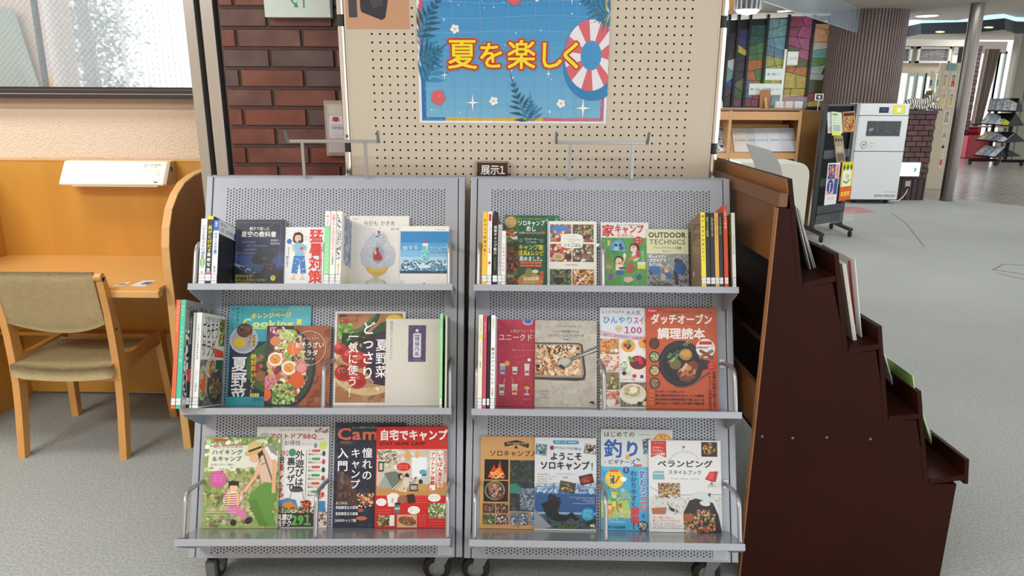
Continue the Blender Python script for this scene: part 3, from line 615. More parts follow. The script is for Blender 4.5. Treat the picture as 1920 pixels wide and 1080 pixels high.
# ---------- top shelf, right rack
spine('r', 0, 904.5, 913.5, 397, '#f3c033', 'yellow spined outdoor cooking book, leftmost right rack top shelf', dep=.147, group=GR, art=lambda A, w, h: (A.v(w/2, h*.1, w*.66, 'キャンプ料理の本', '#222222', .015, h*.058), A.v(w/2, h*.5, w*.4, 'かんたん', '#a05a20')))
spine('r', 0, 914, 922, 397, '#f2efe9', 'white spined book with a red upper end, second from the left right rack top shelf', dep=.147, group=GR, art=lambda A, w, h: (A.r(w*.2, h*.03, w*.8, h*.13, '#c83a2c'), A.v(w/2, h*.15, w*.5, 'バーベキュー＆', '#333333'), A.v(w/2, h*.36, w*.6, 'キャンプ料理', '#c83a2c', .01), A.e(w/2, h*.7, w*.3, h*.02, '#d8402c')))
b = spine('r', 0, 924, 933, 397, '#17181b', 'black spined camping guide, third from the left right rack top shelf', dep=.147, group=GR, art=lambda A, w, h: (A.v(w/2, h*.19, w*.7, '秘密キャンプ飯三', '#e8efe0', .02, h*.05), A.v(w/2, h*.62, w*.45, 'レシピとコツ', '#9ad04a')))
spine('r', 0, 933.5, 941, 421, '#b9babc', 'pale grey spined book, shorter, fourth from the left right rack top shelf', dep=.14, group=GR, art=lambda A, w, h: A.v(w/2, h*.06, w*.6, 'ひとりぶんのキャンプごはん', '#3a3a3a', 0, h*.05))
spine('r', 0, 941, 947.5, 433, '#efeeea', 'short white spined solo camp recipe book beside the green magazine, right rack top shelf', dep=.13, group=GR, art=lambda A, w, h: (A.v(w/2, h*.05, w*.4, 'こだわり', '#888888'), A.v(w/2, h*.23, w*.8, 'ソロキャンレシピ', '#222222', .02, h*.066), A.e(w/2, h*.85, w*.36, h*.03, '#e8823a')))
def a_green(A):
    A.r(946, 404, 1047, 424, '#1f5c3c'); A.b(1022, 406, 1047, 426, ['#1f6a40', '#2a7a4c', '#4a90a0', '#8ab84a'], 22, 2, 6, 3); A.r(946, 404, 972, 532, '#3d6a34'); A.b(946, 404, 972, 532, ['#2f5a2c', '#4f7a3a', '#24462a', '#6a8a44'], 50, 3, 8, 2)
    A.e(957, 417, 10.5, 11, '#c9a266'); A.line(950, 412, 4, 14, 2, '#5a3a1c'); A.line(949, 417, 5, 16, 2.4, '#5a3a1c'); A.line(950, 422, 4, 14, 2, '#5a3a1c')
    A.p([(946, 431), (969, 432), (970, 447), (946, 444)][::-1], '#7a5438'); A.b(946, 431, 969, 446, FOOD, 22, 2, 5, 3); A.e(965, 447, 6, 3, '#d8d8d8')
    A.b(946, 470, 972, 512, ['#7a3420', '#a04a2c', '#5a2414', '#c06a40', '#33180e'], 40, 3, 8, 6); A.r(946, 454, 972, 470, '#2c3f28'); A.t(948, 455, 5, 'レシピ', '#e07a3a'); A.t(948, 466, 5, '肉料理', '#d8402c'); A.b(948, 522, 970, 532, ['#8a2a1a', '#c8502c'], 12, 2, 5, 8); A.t(951, 518, 6.4, '道具', '#e8e8d8')
    A.t(971, 418.5, 11.2, 'ソロキャンプ', '#f4f4ee', .03, width=50); A.t(986, 429, 12, 'めし', '#f4f4ee', .03, width=19); A.line(972, 410, 22, 48, 2, '#d8d04a'); A.t(973, 437, 4.6, 'お得技ベストセレクション', '#f0f0e8', width=42); A.e(1018, 436.5, 4, 2.4, '#e05a2c')
    A.r(972, 441, 1024, 458, '#17452f'); A.t(983, 449, 5.6, 'ワンバーナー', '#f0f0e8', .02, width=27); A.t(986, 454.8, 4.6, '1つで作る', '#f0f0e8', width=20); A.e(976.5, 451.5, 4, 4.4, '#557a64'); A.e(1015, 451.5, 4, 4.4, '#557a64')
    A.t(972, 464, 10.5, 'キャンプ飯', '#e8d23c', .03, width=47); A.t(972, 475, 10.5, '道具&レシピ', '#e8d23c', .03, width=48); A.t(974, 485.5, 10, '集めました。', '#f4f4ee', .03, width=48)
    for y in (491, 496.5): A.r(975, y, 1016, y+4, '#d8502c'); A.line(976, y+.8, 10, 39, 2.4, '#f0c0a0')
    A.e(995, 527, 24, 15, '#c7963c'); A.e(992, 512, 7, 9, '#9a8a4a'); A.p([(982, 520), (1010, 519), (1011, 525), (983, 526)][::-1], '#efe4c4'); A.line(985, 521, 7, 22, 3, '#9a3a20'); A.line(981, 528, 8, 28, 3, '#f4ead0'); A.e(1004, 509, 6, 3.4, '#e4e4e0'); A.e(1016, 512, 4, 4, '#d85a2c'); A.e(1016, 520, 4, 4, '#d85a2c'); A.e(1012, 531, 6, 3, '#e0803a')
faceout('r', 0, 946.5, 1047, 404, '#2a5c3c', 'dark green solo camp cooking magazine, partly behind the white picture grid book', a_green, t=.009, group=GR, cat='magazine', name='magazine')
def a_grid(A):
    A.r(1027, 415, 1028.6, 532, '#6aa2c0')
    for q, pal, sd in (((1031, 421, 1071, 454), ['#b5522c', '#5a90c0', '#d88a5a', '#8a4a2a', '#e8c8a0', '#3a6aa0'], 1), ((1073.5, 421, 1113, 454), ['#5a4a3a', '#8a7a5a', '#7aa04a', '#b83a2c', '#3a3228', '#c8b890'], 2), ((1031, 458, 1071, 491), ['#c8502c', '#e8a08a', '#6a8a3c', '#8a3a20', '#f0d0b0', '#303028'], 3), ((1073.5, 458, 1113, 491), ['#6a4a30', '#a07a50', '#4a3424', '#c8d4d8', '#8a6a4a'], 4), ((1031, 505, 1071, 534), ['#4a6a34', '#2a3a20', '#6a5a44', '#8a9a6a', '#1f1a14'], 5), ((1073.5, 505, 1113, 534), ['#c87a34', '#8a4a24', '#e8b870', '#5a2a18', '#f0e0c0'], 6)):
        A.r(*q, pal[0]); A.b(*q, pal, 60, 2, 7, sd)
    A.e(1050, 428, 16, 5, '#4a86c4'); A.e(1047, 482, 11, 7, '#e3a0a0'); A.e(1047, 482, 6, 4, '#8ab04a'); A.e(1066, 482, 6, 6, '#38302c'); A.e(1048, 525, 10, 8, '#2a221c'); A.r(1041, 517, 1058, 520, '#8a7a60')
    A.p([(1053, 441), (1063, 439), (1083, 439), (1092, 442), (1094, 452), (1092, 463), (1083, 466), (1062, 466), (1052, 463), (1051, 452)][::-1], '#ecebe4'); A.t(1063, 443.5, 2.6, 'SOTO GOHAN', '#777777', width=16); A.t(1057, 448.5, 3.8, 'アウトドアをもっと楽しむ', '#444444', width=32, rot=3); A.t(1066, 453, 3.6, 'おしゃれ', '#444444', width=12); A.t(1056, 460, 8, 'ソトごはん', '#22201e', .02, width=34)
    A.t(1060, 496.5, 4, 'Haruko Matsuo', '#555555', width=24)
faceout('r', 0, 1026.5, 1118.5, 415, '#e9e6da', 'cream book with a grid of six outdoor meal photos, right rack top shelf', a_grid, t=.013, off=.013, group=GR)
def a_home(A):
    A.r(1127, 417, 1216, 446, '#e5e1dc'); A.r(1127, 446, 1216, 540, '#4f9a48'); A.b(1127, 446, 1216, 538, ['#4a9442', '#57a44e', '#448c40', '#62ac56'], 130, 2, 6, 2)
    A.t(1128, 433, 24, '家', '#c42a2e', .035); A.t(1152, 430, 16.5, 'キャンプ', '#c42a2e', .045, width=55); A.t(1157, 441.5, 7, 'はじめました。', '#d0484a', .01, width=34); A.line(1155, 421, 16, 48, 3, '#4aa06a')
    A.e(1197, 451, 8.4, 7.6, '#c42a2e'); A.line(1192, 448, 4, 10, 2.6, '#f4d8d0'); A.line(1192, 453, 4, 10, 2.6, '#f4d8d0')
    A.p([(1144, 470), (1148, 454), (1158, 449), (1168, 452), (1174, 472)][::-1], '#5a9ac8'); A.p([(1150, 470), (1155, 455), (1163, 455), (1170, 471)][::-1], '#7ab8dc'); A.e(1155, 461, 3, 3.4, '#33241c'); A.e(1163, 460, 3, 3.2, '#33241c'); A.e(1155, 466, 3, 4, '#a8c0d8'); A.e(1165, 466, 4, 4, '#2f4f8a')
    A.e(1190, 466, 9.5, 10, '#31201c'); A.e(1188, 467, 6.4, 7, '#f0c2a6'); A.e(1191, 481, 7, 9, '#d8d8dc'); A.e(1196, 476, 4, 7, '#b03a38'); A.p([(1178, 484), (1192, 478), (1196, 484), (1182, 489), (1174, 488)][::-1], '#c8803a'); A.e(1188, 463, 2, 1, '#333333')
    A.e(1160, 488, 8.6, 8, '#26201e'); A.e(1160, 490, 6.4, 6.6, '#f0c2a6'); A.e(1161, 494, 2, 1.6, '#a03030'); A.p([(1154, 496), (1168, 496), (1170, 507), (1154, 508)][::-1], '#e8dcb0'); A.l(1167, 497, 1172, 484, 2.6, '#f0c2a6'); A.e(1171, 480, 3, 5, '#e6e4e0'); A.p([(1156, 507), (1168, 506), (1170, 514), (1162, 516), (1154, 514)][::-1], '#3a5f9a'); A.e(1166, 503, 6, 2, '#2a2a2a')
    A.e(1182, 503, 7.4, 10, '#b5523a', 18, 10); 
    for q in (-5, 0, 5): A.l(1176, 503+q, 1189, 505+q, .7, '#8a3424')
    A.r(1195, 493, 1210, 504, '#e8da4a'); A.r(1195, 491, 1210, 496, '#e4e6e8'); A.r(1139, 451, 1144, 461, '#d8b88a'); A.e(1145, 519, 5, 7.6, '#7a5a8a'); A.e(1142, 501, 7, 4, '#b08a70'); A.p([(1170, 520), (1184, 519), (1188, 525), (1178, 530), (1169, 527)][::-1], '#d8b8a8'); A.l(1136, 478, 1144, 492, .8, '#5a4a3a'); A.e(1139, 488, 5, 2.4, '#c8502c'); A.p([(1192, 518), (1200, 514), (1203, 522), (1196, 526)][::-1], '#35507a'); A.v(1205, 470, 5, '鈴木みき', '#d8ecd8')
faceout('r', 0, 1126.5, 1216, 417, '#e5e1dc', 'green lawn illustrated book with red title, right rack top shelf', a_home, t=.011, group=GR, off=.003)
def a_outdoor(A):
    A.t(1216, 440.5, 13.6, 'OUTDOOR', '#1d1c1a', .04, width=71); A.t(1218, 453.5, 13.4, 'TECHNICS', '#2c2b26', -.01, width=68); A.t(1224, 465, 5.4, 'アウトドアテクニック図鑑', '#2c2b26', .01, width=54); A.t(1243, 471.5, 3.8, '● 寒川一', '#9a4a3a', width=18)
    A.r(1213, 476, 1292, 540, '#8a9298'); A.b(1213, 476, 1292, 505, ['#a9a8ac', '#8d9496', '#b8b2a6', '#70787a', '#6a8a58', '#c4c0be'], 70, 1.5, 5, 3); A.b(1213, 503, 1292, 540, ['#4f4a44', '#6a5f54', '#3a3a36', '#857868', '#5f6a58'], 70, 2, 6, 5)
    A.p([(1215, 499), (1238, 500), (1235, 516), (1222, 512)][::-1], '#2f6cb0'); A.p([(1264, 498), (1268, 488), (1277, 486), (1286, 500), (1284, 514), (1268, 514), (1262, 520)][::-1], '#1f4a8c'); A.e(1269, 489, 5.6, 4.6, '#38352f'); A.p([(1262, 508), (1270, 512), (1272, 534), (1266, 534), (1264, 520)][::-1], '#1d1c20'); A.e(1249, 505, 5, 3.2, '#e08a4a'); A.e(1249, 508, 3.4, 3.2, '#e8c0a0'); A.p([(1244, 512), (1256, 511), (1257, 522), (1246, 523)][::-1], '#2a66ac'); A.e(1243, 520, 5, 7, '#b0aca0'); A.e(1250, 535, 10, 5, '#5a4030')
    A.t(1216, 481, 7, '楽しみながら', '#ffffff', .01, width=34); A.t(1216, 488.5, 7, '"生きる力"を', '#ffffff', .01, width=34); A.t(1216, 496.5, 7, '身につける。', '#ffffff', .01, width=30)
faceout('r', 0, 1213, 1291, 430, '#d9dbae', 'pale green and photo outdoor technics book, right rack top shelf', a_outdoor, t=.012, off=.008, group=GR)
b = spine('r', 0, 1314.5, 1323, 398, '#f3e338', 'yellow spined camping book with a kraft brown cover facing left, right rack top shelf', dep=.13, side='#8d7658', group=GR, art=lambda A, w, h: (A.v(w/2, h*.04, w*.6, '焚火 おぎやはぎ', '#222222', .02, h*.057), A.v(w/2, h*.42, w*.6, 'ハピキャン', '#222222', .01, h*.05)))
sideart(b, .01, .129, hit('r', 1318, 398, DEP-.012)[1]-SH[0], False, lambda A: (A.l(30, 12, 88, 22, 1.2, '#4a3c2a'), A.l(30, 50, 88, 62, 1.2, '#4a3c2a'), A.l(30, 12, 30, 50, 1.2, '#4a3c2a'), A.l(88, 22, 88, 62, 1.2, '#4a3c2a'), A.l(30, 30, 88, 41, 1.2, '#4a3c2a'), A.line(34, 18, 6, 48, 9, '#4a3c2a'), A.line(34, 37, 6, 48, 9, '#4a3c2a'), A.line(20, 66, 5, 20, 3, '#4a3c2a'), A.e(30, 108, 6, 5, '#d8d0c4'), A.r(40, 132, 46, 136, '#2a2a2a')))
for (l, r_, tp, c, txt, tc, lab, bo) in ((1323.5, 1331, 399, '#15171a', '星空キャンプの教科書', '#e6e04a', 'black spined book with yellow lettering', .02), (1332, 1340, 399, '#191a1d', 'ヒロシのソロキャンプ', '#f2f2f2', 'black spined book with white lettering', .02),
        (1340.5, 1347.5, 399, '#eab347', 'はじめよう！ソロキャンプ', '#3a2a18', 'amber spined book', 0), (1348, 1355, 399, '#20262c', 'キャンプと焚火入門', '#8ad06a', 'dark spined book with green lettering', .02)):
    spine('r', 0, l, r_, tp, c, lab+', upright at right rack top shelf end', txt, tc, dep=.14, bold=bo, group=GR, size=5.6)
spine('r', 0, 1357.5, 1364.5, 385, '#d2452a', 'tall red orange spined magazine among the upright books, right end of the top shelf', 'ソロキャンプ超入門', '#f4f0e8', dep=.145, bold=.02, group=GR, size=6, nfront=DEP-.008)
b = spine('r', 0, 1372.5, 1379, 399, '#eceee8', 'lime green covered book with white spine, rightmost right rack top shelf', 'ヘルメットキャンプ入門', '#2f4a2a', dep=.14, group=GR, size=5, side='#9fc83a', start=.3)
sideart(b, .01, .139, hit('r', 1375, 399, DEP-.012)[1]-SH[0], False, lambda A: (A.r(62, 8, 92, 22, '#f0f0ea'), A.line(64, 10, 9, 26, 9, '#333333'), A.r(62, 26, 92, 38, '#f0f0ea'), A.line(64, 28, 9, 26, 8, '#333333'), A.r(70, 108, 92, 132, '#c8382c')))
# ---------- middle shelf, left rack
spine('l', 1, 325.5, 333.5, 562, '#d8683c', 'orange spined cooking magazine, leftmost left rack middle shelf', 'オレンジ Cooking', '#f6ead8', dep=.19, nfront=.2, size=6, group=GL, cat='magazine', name='magazine')
b = spine('l', 1, 334.5, 343.5, 562, '#3fbfa4', 'teal spined cooking magazine showing its grey back cover, second left rack middle shelf', '', dep=.199, nfront=.2, side='#9a9b98', group=GL, cat='magazine', name='magazine',
    art=lambda A, w, h: (A.v(w/2, h*.05, w*.6, 'オレンジ', '#e8e04a', .02), A.v(w/2, h*.25, w*.62, 'COOKING 夏', '#e8e04a', .02, h*.04)))
wl = hit('l', 343.5, 665, .2)[0]-hit('l', 334.5, 665, .2)[0]; hl = hit('l', 339, 562, .2)[1]-SH[1]
sideart(b, wl, .198, hl, True, lambda A: (A.r(2, 2, 98, 40, '#8f8e8a'), A.b(6, 8, 96, 34, ['#4a4038', '#7a3c34', '#6a7a44', '#b0a490', '#8a8884'], 40, 3, 8, 3), A.b(2, 40, 40, 136, ['#d8d8d4', '#2c3038', '#5a6a88', '#e4e4e0', '#1e2024'], 40, 5, 12, 4)))
spine('l', 1, 352, 358.5, 584, '#2a2c2c', 'black spined salad book with a red band, third left rack middle shelf', 'デパ地下みたいなごちそうサラダ', '#f0f0f0', dep=.165, size=5, group=GL, nfront=.168, art=lambda A, w, h: A.r(0, h*.6, w, h*.73, '#c8403a'))
spine('l', 1, 359, 363, 586, '#e8e6dc', 'thin cream spined book beside the salad book, left rack middle shelf', '', dep=.165, group=GL, nfront=.168)
b = spine('l', 1, 364.5, 374.5, 586, '#eef0ee', 'white spined salad book showing its cover, fifth left rack middle shelf', '', dep=.17, nfront=.172, side='#e4e4de', group=GL,
    art=lambda A, w, h: (A.v(w/2, h*.12, w*.4, 'デパ地下みたいな', '#4a8ab8'), A.v(w/2, h*.3, w*.5, 'ごちそうサラダ', '#3a3a3a', .01), A.v(w/2, h*.62, w*.4, 'ポイント', '#e07a4a'), A.v(w/2, h*.74, w*.4, '主婦の友', '#444444')))
wl = hit('l', 374.5, 675, .172)[0]-hit('l', 364.5, 675, .172)[0]; hl = hit('l', 369, 586, .172)[1]-SH[1]
def a_gochiso(A):
    A.t(10, 9, 9, 'デパ地下みたいな', '#4a4a48', width=62); A.t(4, 26, 28, 'ごちそう', '#23221f', .01, width=68); A.t(4, 53, 28, 'サラダ', '#23221f', .01, width=56)
    A.r(74, 6, 98, 48, '#8a8a30'); A.b(74, 6, 98, 48, ['#c8c03a', '#2a2a22', '#e0dca0', '#4a5a24'], 26, 3, 8, 2); A.p([(56, 52), (96, 56), (98, 66), (58, 66)][::-1], '#e0502f')
    A.r(2, 70, 98, 138, '#5d5c58'); A.b(2, 70, 98, 138, ['#6c6b66', '#4c4b48', '#83817a'], 30, 6, 12, 4); A.e(48, 82, 24, 16, '#c9c4b6'); A.b(28, 70, 68, 94, FOOD+['#7aa04a'], 40, 3, 7, 5, True); A.r(64, 70, 96, 84, '#1f5a3c'); A.e(14, 104, 18, 26, '#a9b48c'); A.b(2, 84, 28, 126, SALAD, 40, 4, 9, 6, True); A.e(18, 106, 9, 13, '#d8512c'); A.e(66, 112, 32, 24, '#3c3b38'); A.b(40, 94, 94, 130, ['#8a5a34', '#b07a48', '#5f7a34', '#d0b080', '#6a3a20', '#3f5a28'], 70, 3, 8, 7, True); A.t(14, 133, 10, '166', '#8a8984')
sideart(b, wl, .169, hl, True, a_gochiso)
def a_cook(A):
    A.r(427, 573, 581, 762, '#3ba3b4'); A.p([(540, 573), (580, 573), (580, 612), (520, 612)][::-1], '#57b7c6')
    A.r(430, 641, 581, 744, '#2a2f4a'); A.b(500, 640, 581, 744, ['#243a2a', '#30304c', '#1f2a24'], 20, 8, 16, 2)
    A.v(433, 577, 7.4, 'カレーとスパイス', '#1f3138', .01, 9); A.v(442.5, 577, 5, '稲田俊輔さん', '#1f3138', .01, 7); A.v(451, 577, 3.6, 'エリックサウス', '#1f3138', 0, 4.5)
    A.t(505, 581, 4.4, '週末のごちそうおいしく食べる', '#c8d070', width=62); A.t(468, 593, 11, 'オレンジページ', '#ece24a', .05, width=76, rot=-2); A.t(452, 606, 25, 'C', '#d9e36c', .02); A.t(471, 607, 17, 'ooking', '#d9e36c', .06, width=78); A.t(553, 604, 12, '夏', '#ece24a', .04); A.r(470, 615, 552, 617, '#d9e36c')
    A.e(456, 638, 27, 26, '#b7bfc9'); A.e(456, 638, 23, 22, '#a0a9b6'); A.e(457, 620, 15, 13.5, '#4c2517'); A.b(445, 610, 470, 632, ['#5c2f1c', '#3b1a10', '#7a4424', '#8a5a30'], 24, 2, 5, 3, True); A.e(448, 643, 12, 10, '#d9b42e'); A.b(464, 628, 478, 652, ['#c8904a', '#a04a24', '#7a8a3a', '#e0b070'], 22, 2, 4, 4)
    A.e(535, 690, 74, 54, '#3f6a38'); A.b(470, 645, 581, 740, ['#33502c', '#3c6440', '#22281e', '#8a3a22', '#c8482c', '#543a2c', '#a87a5a', '#48683a'], 120, 4, 12, 5, True); A.e(480, 690, 8, 8, '#a8302a'); A.e(492, 706, 12, 10, '#9a6a4a')
    A.v(450, 669, 30, '夏野菜', '#f4f6f6', .03, 29); A.v(476, 664, 11, '絶対おいしく！', '#efe04a', .02, 11); A.r(433, 744, 581, 762, '#35a3b2'); A.r(472, 738, 489, 744, '#e3dc6a'); A.line(474, 739.5, 5, 13, 3, '#333333'); A.t(473, 749.5, 6.6, '「夏野菜と', '#183a48', .01, width=27); A.t(473, 756, 6.6, 'ワンプレート', '#183a48', .01, width=32)
faceout('l', 1, 427.5, 581, 573, '#3ba3b4', 'large teal cooking magazine with a vegetable dish cover, left rack middle shelf', a_cook, t=.008, group=GL, cat='magazine', name='magazine')
def a_salad(A):
    A.r(497, 611, 618, 763, '#9a5436'); A.b(497, 611, 618, 763, ['#a05a3a', '#8c4830', '#a86444', '#7f3f2a'], 60, 6, 16, 2); A.r(497, 611, 548, 763, '#2b2722')
    A.e(530, 690, 62, 78, '#26262b', 40); A.e(530, 690, 57, 72, '#3b4240', 40); A.b(499, 613, 580, 755, SALAD+['#e0b048', '#c8553a', '#d8a0a8'], 230, 4, 12, 3, True)
    A.b(504, 613, 532, 640, ['#b83a5c', '#d87a94', '#7c1f3a', '#e8c8c8'], 30, 3, 8, 4); A.b(520, 618, 555, 655, ['#a8c060', '#e0e4b0', '#c8d488', '#88a84a'], 30, 4, 10, 5)
    for cx, cy, r in ((516, 674, 14), (542, 690, 14)): A.e(cx, cy, r, r*.95, '#f1e3cf'); A.e(cx, cy, r*.72, r*.66, '#e2923a'); A.b(cx-8, cy-8, cx+8, cy+8, ['#eeb05a', '#d0702a'], 10, 2, 4, 6, True)
    A.e(550, 654, 13, 12, '#e0763a'); A.e(515, 640, 10, 9, '#d8845a'); A.e(507, 717, 13, 14, '#d2848c'); A.b(498, 706, 518, 730, ['#b04a5a', '#e8b0a8', '#c86a70'], 14, 2, 5, 7, True); A.e(558, 714, 14, 15, '#d45c2c'); A.e(501, 740, 10, 12, '#dd6a38'); A.e(565, 690, 12, 11, '#cf6a70'); A.e(565, 690, 9, 8, '#dc948c'); A.b(512, 720, 555, 758, ['#7ea84a', '#9cc466', '#5a8a34', '#c8d890'], 50, 2, 7, 8)
    n = 44
    for i in range(n):
        a0, a1 = 6.2832*i/n, 6.2832*(i+1)/n; A.l(579+31*math.cos(a0), 653+32*math.sin(a0), 579+31*math.cos(a1), 653+32*math.sin(a1), .9, '#d9cfc0')
    A.t(562, 635, 5, '一皿でごちそう', '#e8d8c4', width=36); A.t(552, 647.5, 11.5, 'おそうざい', '#fdf8ee', .02, width=55); A.t(562, 662, 11.5, 'サラダ', '#fdf8ee', .02, width=34); A.t(567, 673.5, 4.2, '市瀬悦子 著', '#e8d8c4', width=22); A.t(550, 752, 3.6, 'ナツメ社', '#d8c0b0', width=10)
faceout('l', 1, 498, 618, 611, '#96523a', 'salad cookbook with eggs and greens on a dark plate, left rack middle shelf', a_salad, t=.012, off=.012, group=GL)
def a_dossari(A):
    A.r(626, 584, 760, 759, '#e6e3de'); A.r(630, 588, 754, 755, '#a8754a'); A.b(630, 588, 754, 755, ['#b07e50', '#9a6840', '#bd8d60'], 40, 8, 20, 2)
    A.e(690, 690, 68, 52, '#d6b88a', 36); A.e(692, 684, 60, 44, '#b99264', 36)
    for i in range(9): A.b(634, 700+i*4, 746, 704+i*4, ['#e2caa0', '#7a5836'], 12, .8, 1.8, i)
    A.p([(640, 635), (675, 615), (703, 588), (712, 588), (706, 604), (668, 640), (640, 662)], '#2c4a2c'); A.p([(654, 622), (678, 612), (702, 589), (706, 590), (684, 616), (660, 630)], '#4c7040'); A.p([(676, 640), (712, 606), (735, 600), (735, 612), (700, 640), (680, 660)], '#2a4a2c')
    A.b(632, 606, 662, 640, ['#5c9a3c', '#78b450', '#8cc860', '#48802c'], 34, 3, 8, 3); A.b(640, 625, 700, 668, ['#22281e', '#1a1f1a', '#2e3a28'], 30, 5, 10, 4)
    for cx, cy, rx, ry in ((705, 668, 28, 40), (722, 640, 26, 18), (720, 706, 24, 15)): A.e(cx, cy, rx, ry, '#2b2033', 24); A.e(cx-5, cy-5, rx*.6, ry*.5, '#3a2a46', 20)
    A.p([(700, 720), (722, 690), (748, 688), (748, 706), (722, 724)], '#30203a'); A.e(694, 716, 4, 3, '#a070a8')
    for cx, cy, r in ((656, 668, 16), (637, 655, 12), (675, 676, 17), (645, 700, 17), (671, 714, 17)): A.e(cx, cy, r, r*.92, '#b52c2c', 24); A.e(cx-4, cy-5, r*.5, r*.36, '#cf5a50', 16); A.e(cx+3, cy+5, r*.6, r*.4, '#a02426', 16)
    A.b(637, 686, 651, 700, ['#3a5a2c', '#223a1c'], 9, 1, 4, 6)
    A.t(634, 592.5, 6, '夏野菜', '#1c1c1c', .03, width=14); A.t(649, 592.5, 5.4, 'おいしく食べきる', '#b03428', width=31); A.t(634, 602, 13, '128', '#b8281e', .04, width=17); A.t(652, 602, 9, 'レシピ', '#b8281e', .01, width=20)
    A.v(690, 603, 26, 'どっさり', '#fbfbf8', .015, 28); A.v(662, 622, 20, '一気に使う！', '#fbfbf8', .015, 21); A.v(716, 636, 24, '夏野菜、', '#f6f4f4', .015, 25)
    A.e(738, 600, 16, 10, '#e5cf2c'); A.b(724, 590, 752, 612, ['#e9d53a', '#d8b824'], 10, 3, 6, 9, True)
faceout('l', 1, 626.5, 759, 584, '#e6e3de', 'summer vegetable cookbook with tomatoes and white lettering, left rack middle shelf', a_dossari, t=.009, group=GL)
def a_somen(A):
    A.v(733, 602, 6, '毎日食べたいそうめんレシピ', '#55534c', 0, 5.6); A.r(765, 610, 798, 679, '#4c4168'); A.b(766, 611, 797, 678, ['#3c3c74', '#6a5a8a', '#8a4a4a', '#44447a', '#5a5a8c'], 46, 2, 4, 3); A.e(781, 620, 3, 3, '#d8d4e4'); A.p([(774, 627), (776, 625), (787, 625), (789, 627), (789, 668), (787, 671), (776, 671), (774, 668)][::-1], '#d9d6e2'); A.r(776, 628, 787, 630, '#6a6a88')
    A.v(781.5, 631, 9, '揖保乃糸', '#2c2c6a', .02, 9.6); A.t(773, 675, 4, 'いぼの糸', '#b0a8cc', width=17); A.b(764, 640, 771, 668, ['#a8343a'], 5, 1, 2.4, 8); A.b(791, 640, 798, 668, ['#a8343a'], 5, 1, 2.4, 9)
faceout('l', 1, 723, 825, 598, '#d9d4cb', 'plain cream noodle recipe book with a small purple label, left rack middle shelf', a_somen, t=.013, off=.011, group=GL)
b = spine('l', 1, 824.5, 829.5, 588, '#8fe09a', 'thin mint green spined book showing its cover, right end of the left rack middle shelf', 'やさいのレシピ', '#3a7a44', dep=.13, size=3.8, side='#a9b893', group=GL, nfront=DEP-.006)
wl = hit('l', 829.5, 670, DEP-.006)[0]-hit('l', 824.5, 670, DEP-.006)[0]
sideart(b, wl, .129, hit('l', 827, 588, DEP-.006)[1]-SH[1], True, lambda A: (A.r(0, 0, 100, 56, '#c4ccb4'), A.t(20, 14, 14, 'おかず', '#3a3a34', width=60), A.t(20, 32, 14, 'レシピ', '#78b85a', width=60), A.b(0, 56, 100, 138, ['#3f6a34', '#5a8a3c', '#b8923a', '#2f4a28', '#c8b080', '#a8502c', '#7f9a50'], 60, 6, 14, 2)))
spine('l', 1, 834.5, 838, 592, '#c6cbbb', 'thin pale spined book against the right bookend, left rack middle shelf', '', dep=.12, side='#7d8a6c', group=GL, nfront=DEP-.01, lab=False)
# ---------- middle shelf, right rack
spine('r', 1, 896.5, 904.5, 590, '#eae6d2', 'cream spined book with a yellow spot, leftmost right rack middle shelf', '', dep=.147, group=GR, art=lambda A, w, h: (A.v(w/2, h*.05, w*.45, 'ひんやりおやつ', '#6a6a60'), A.r(w*.1, h*.21, w*.9, h*.27, '#ecdc5a'), A.v(w/2, h*.3, w*.45, 'アイスとゼリー', '#7a7a6a'), A.v(w/2, h*.5, w*.4, '荻田尚子', '#333333')))
spine('r', 1, 905.5, 912, 592, '#c84868', 'pink spined drinks book, second right rack middle shelf', '人気カフェのドリンク', '#f0d0d8', dep=.147, group=GR, size=4.6)
spine('r', 1, 913.5, 918.5, 592, '#231c1e', 'black spined dessert book, third right rack middle shelf', 'アイスデザート', '#c09a6a', dep=.147, group=GR, size=4)
spine('r', 1, 920, 928, 591, '#eff0f0', 'white spined ice cream recipe book, fourth right rack middle shelf', '', dep=.147, group=GR, art=lambda A, w, h: (A.v(w/2, h*.04, w*.36, '真夜中に食べたい', '#6a6a6a'), A.v(w/2, h*.35, w*.7, '魔法のアイスレシピ', '#2a2a2a', .015, h*.045), A.v(w/2, h*.78, w*.5, '荒木典子', '#2a2a2a')))
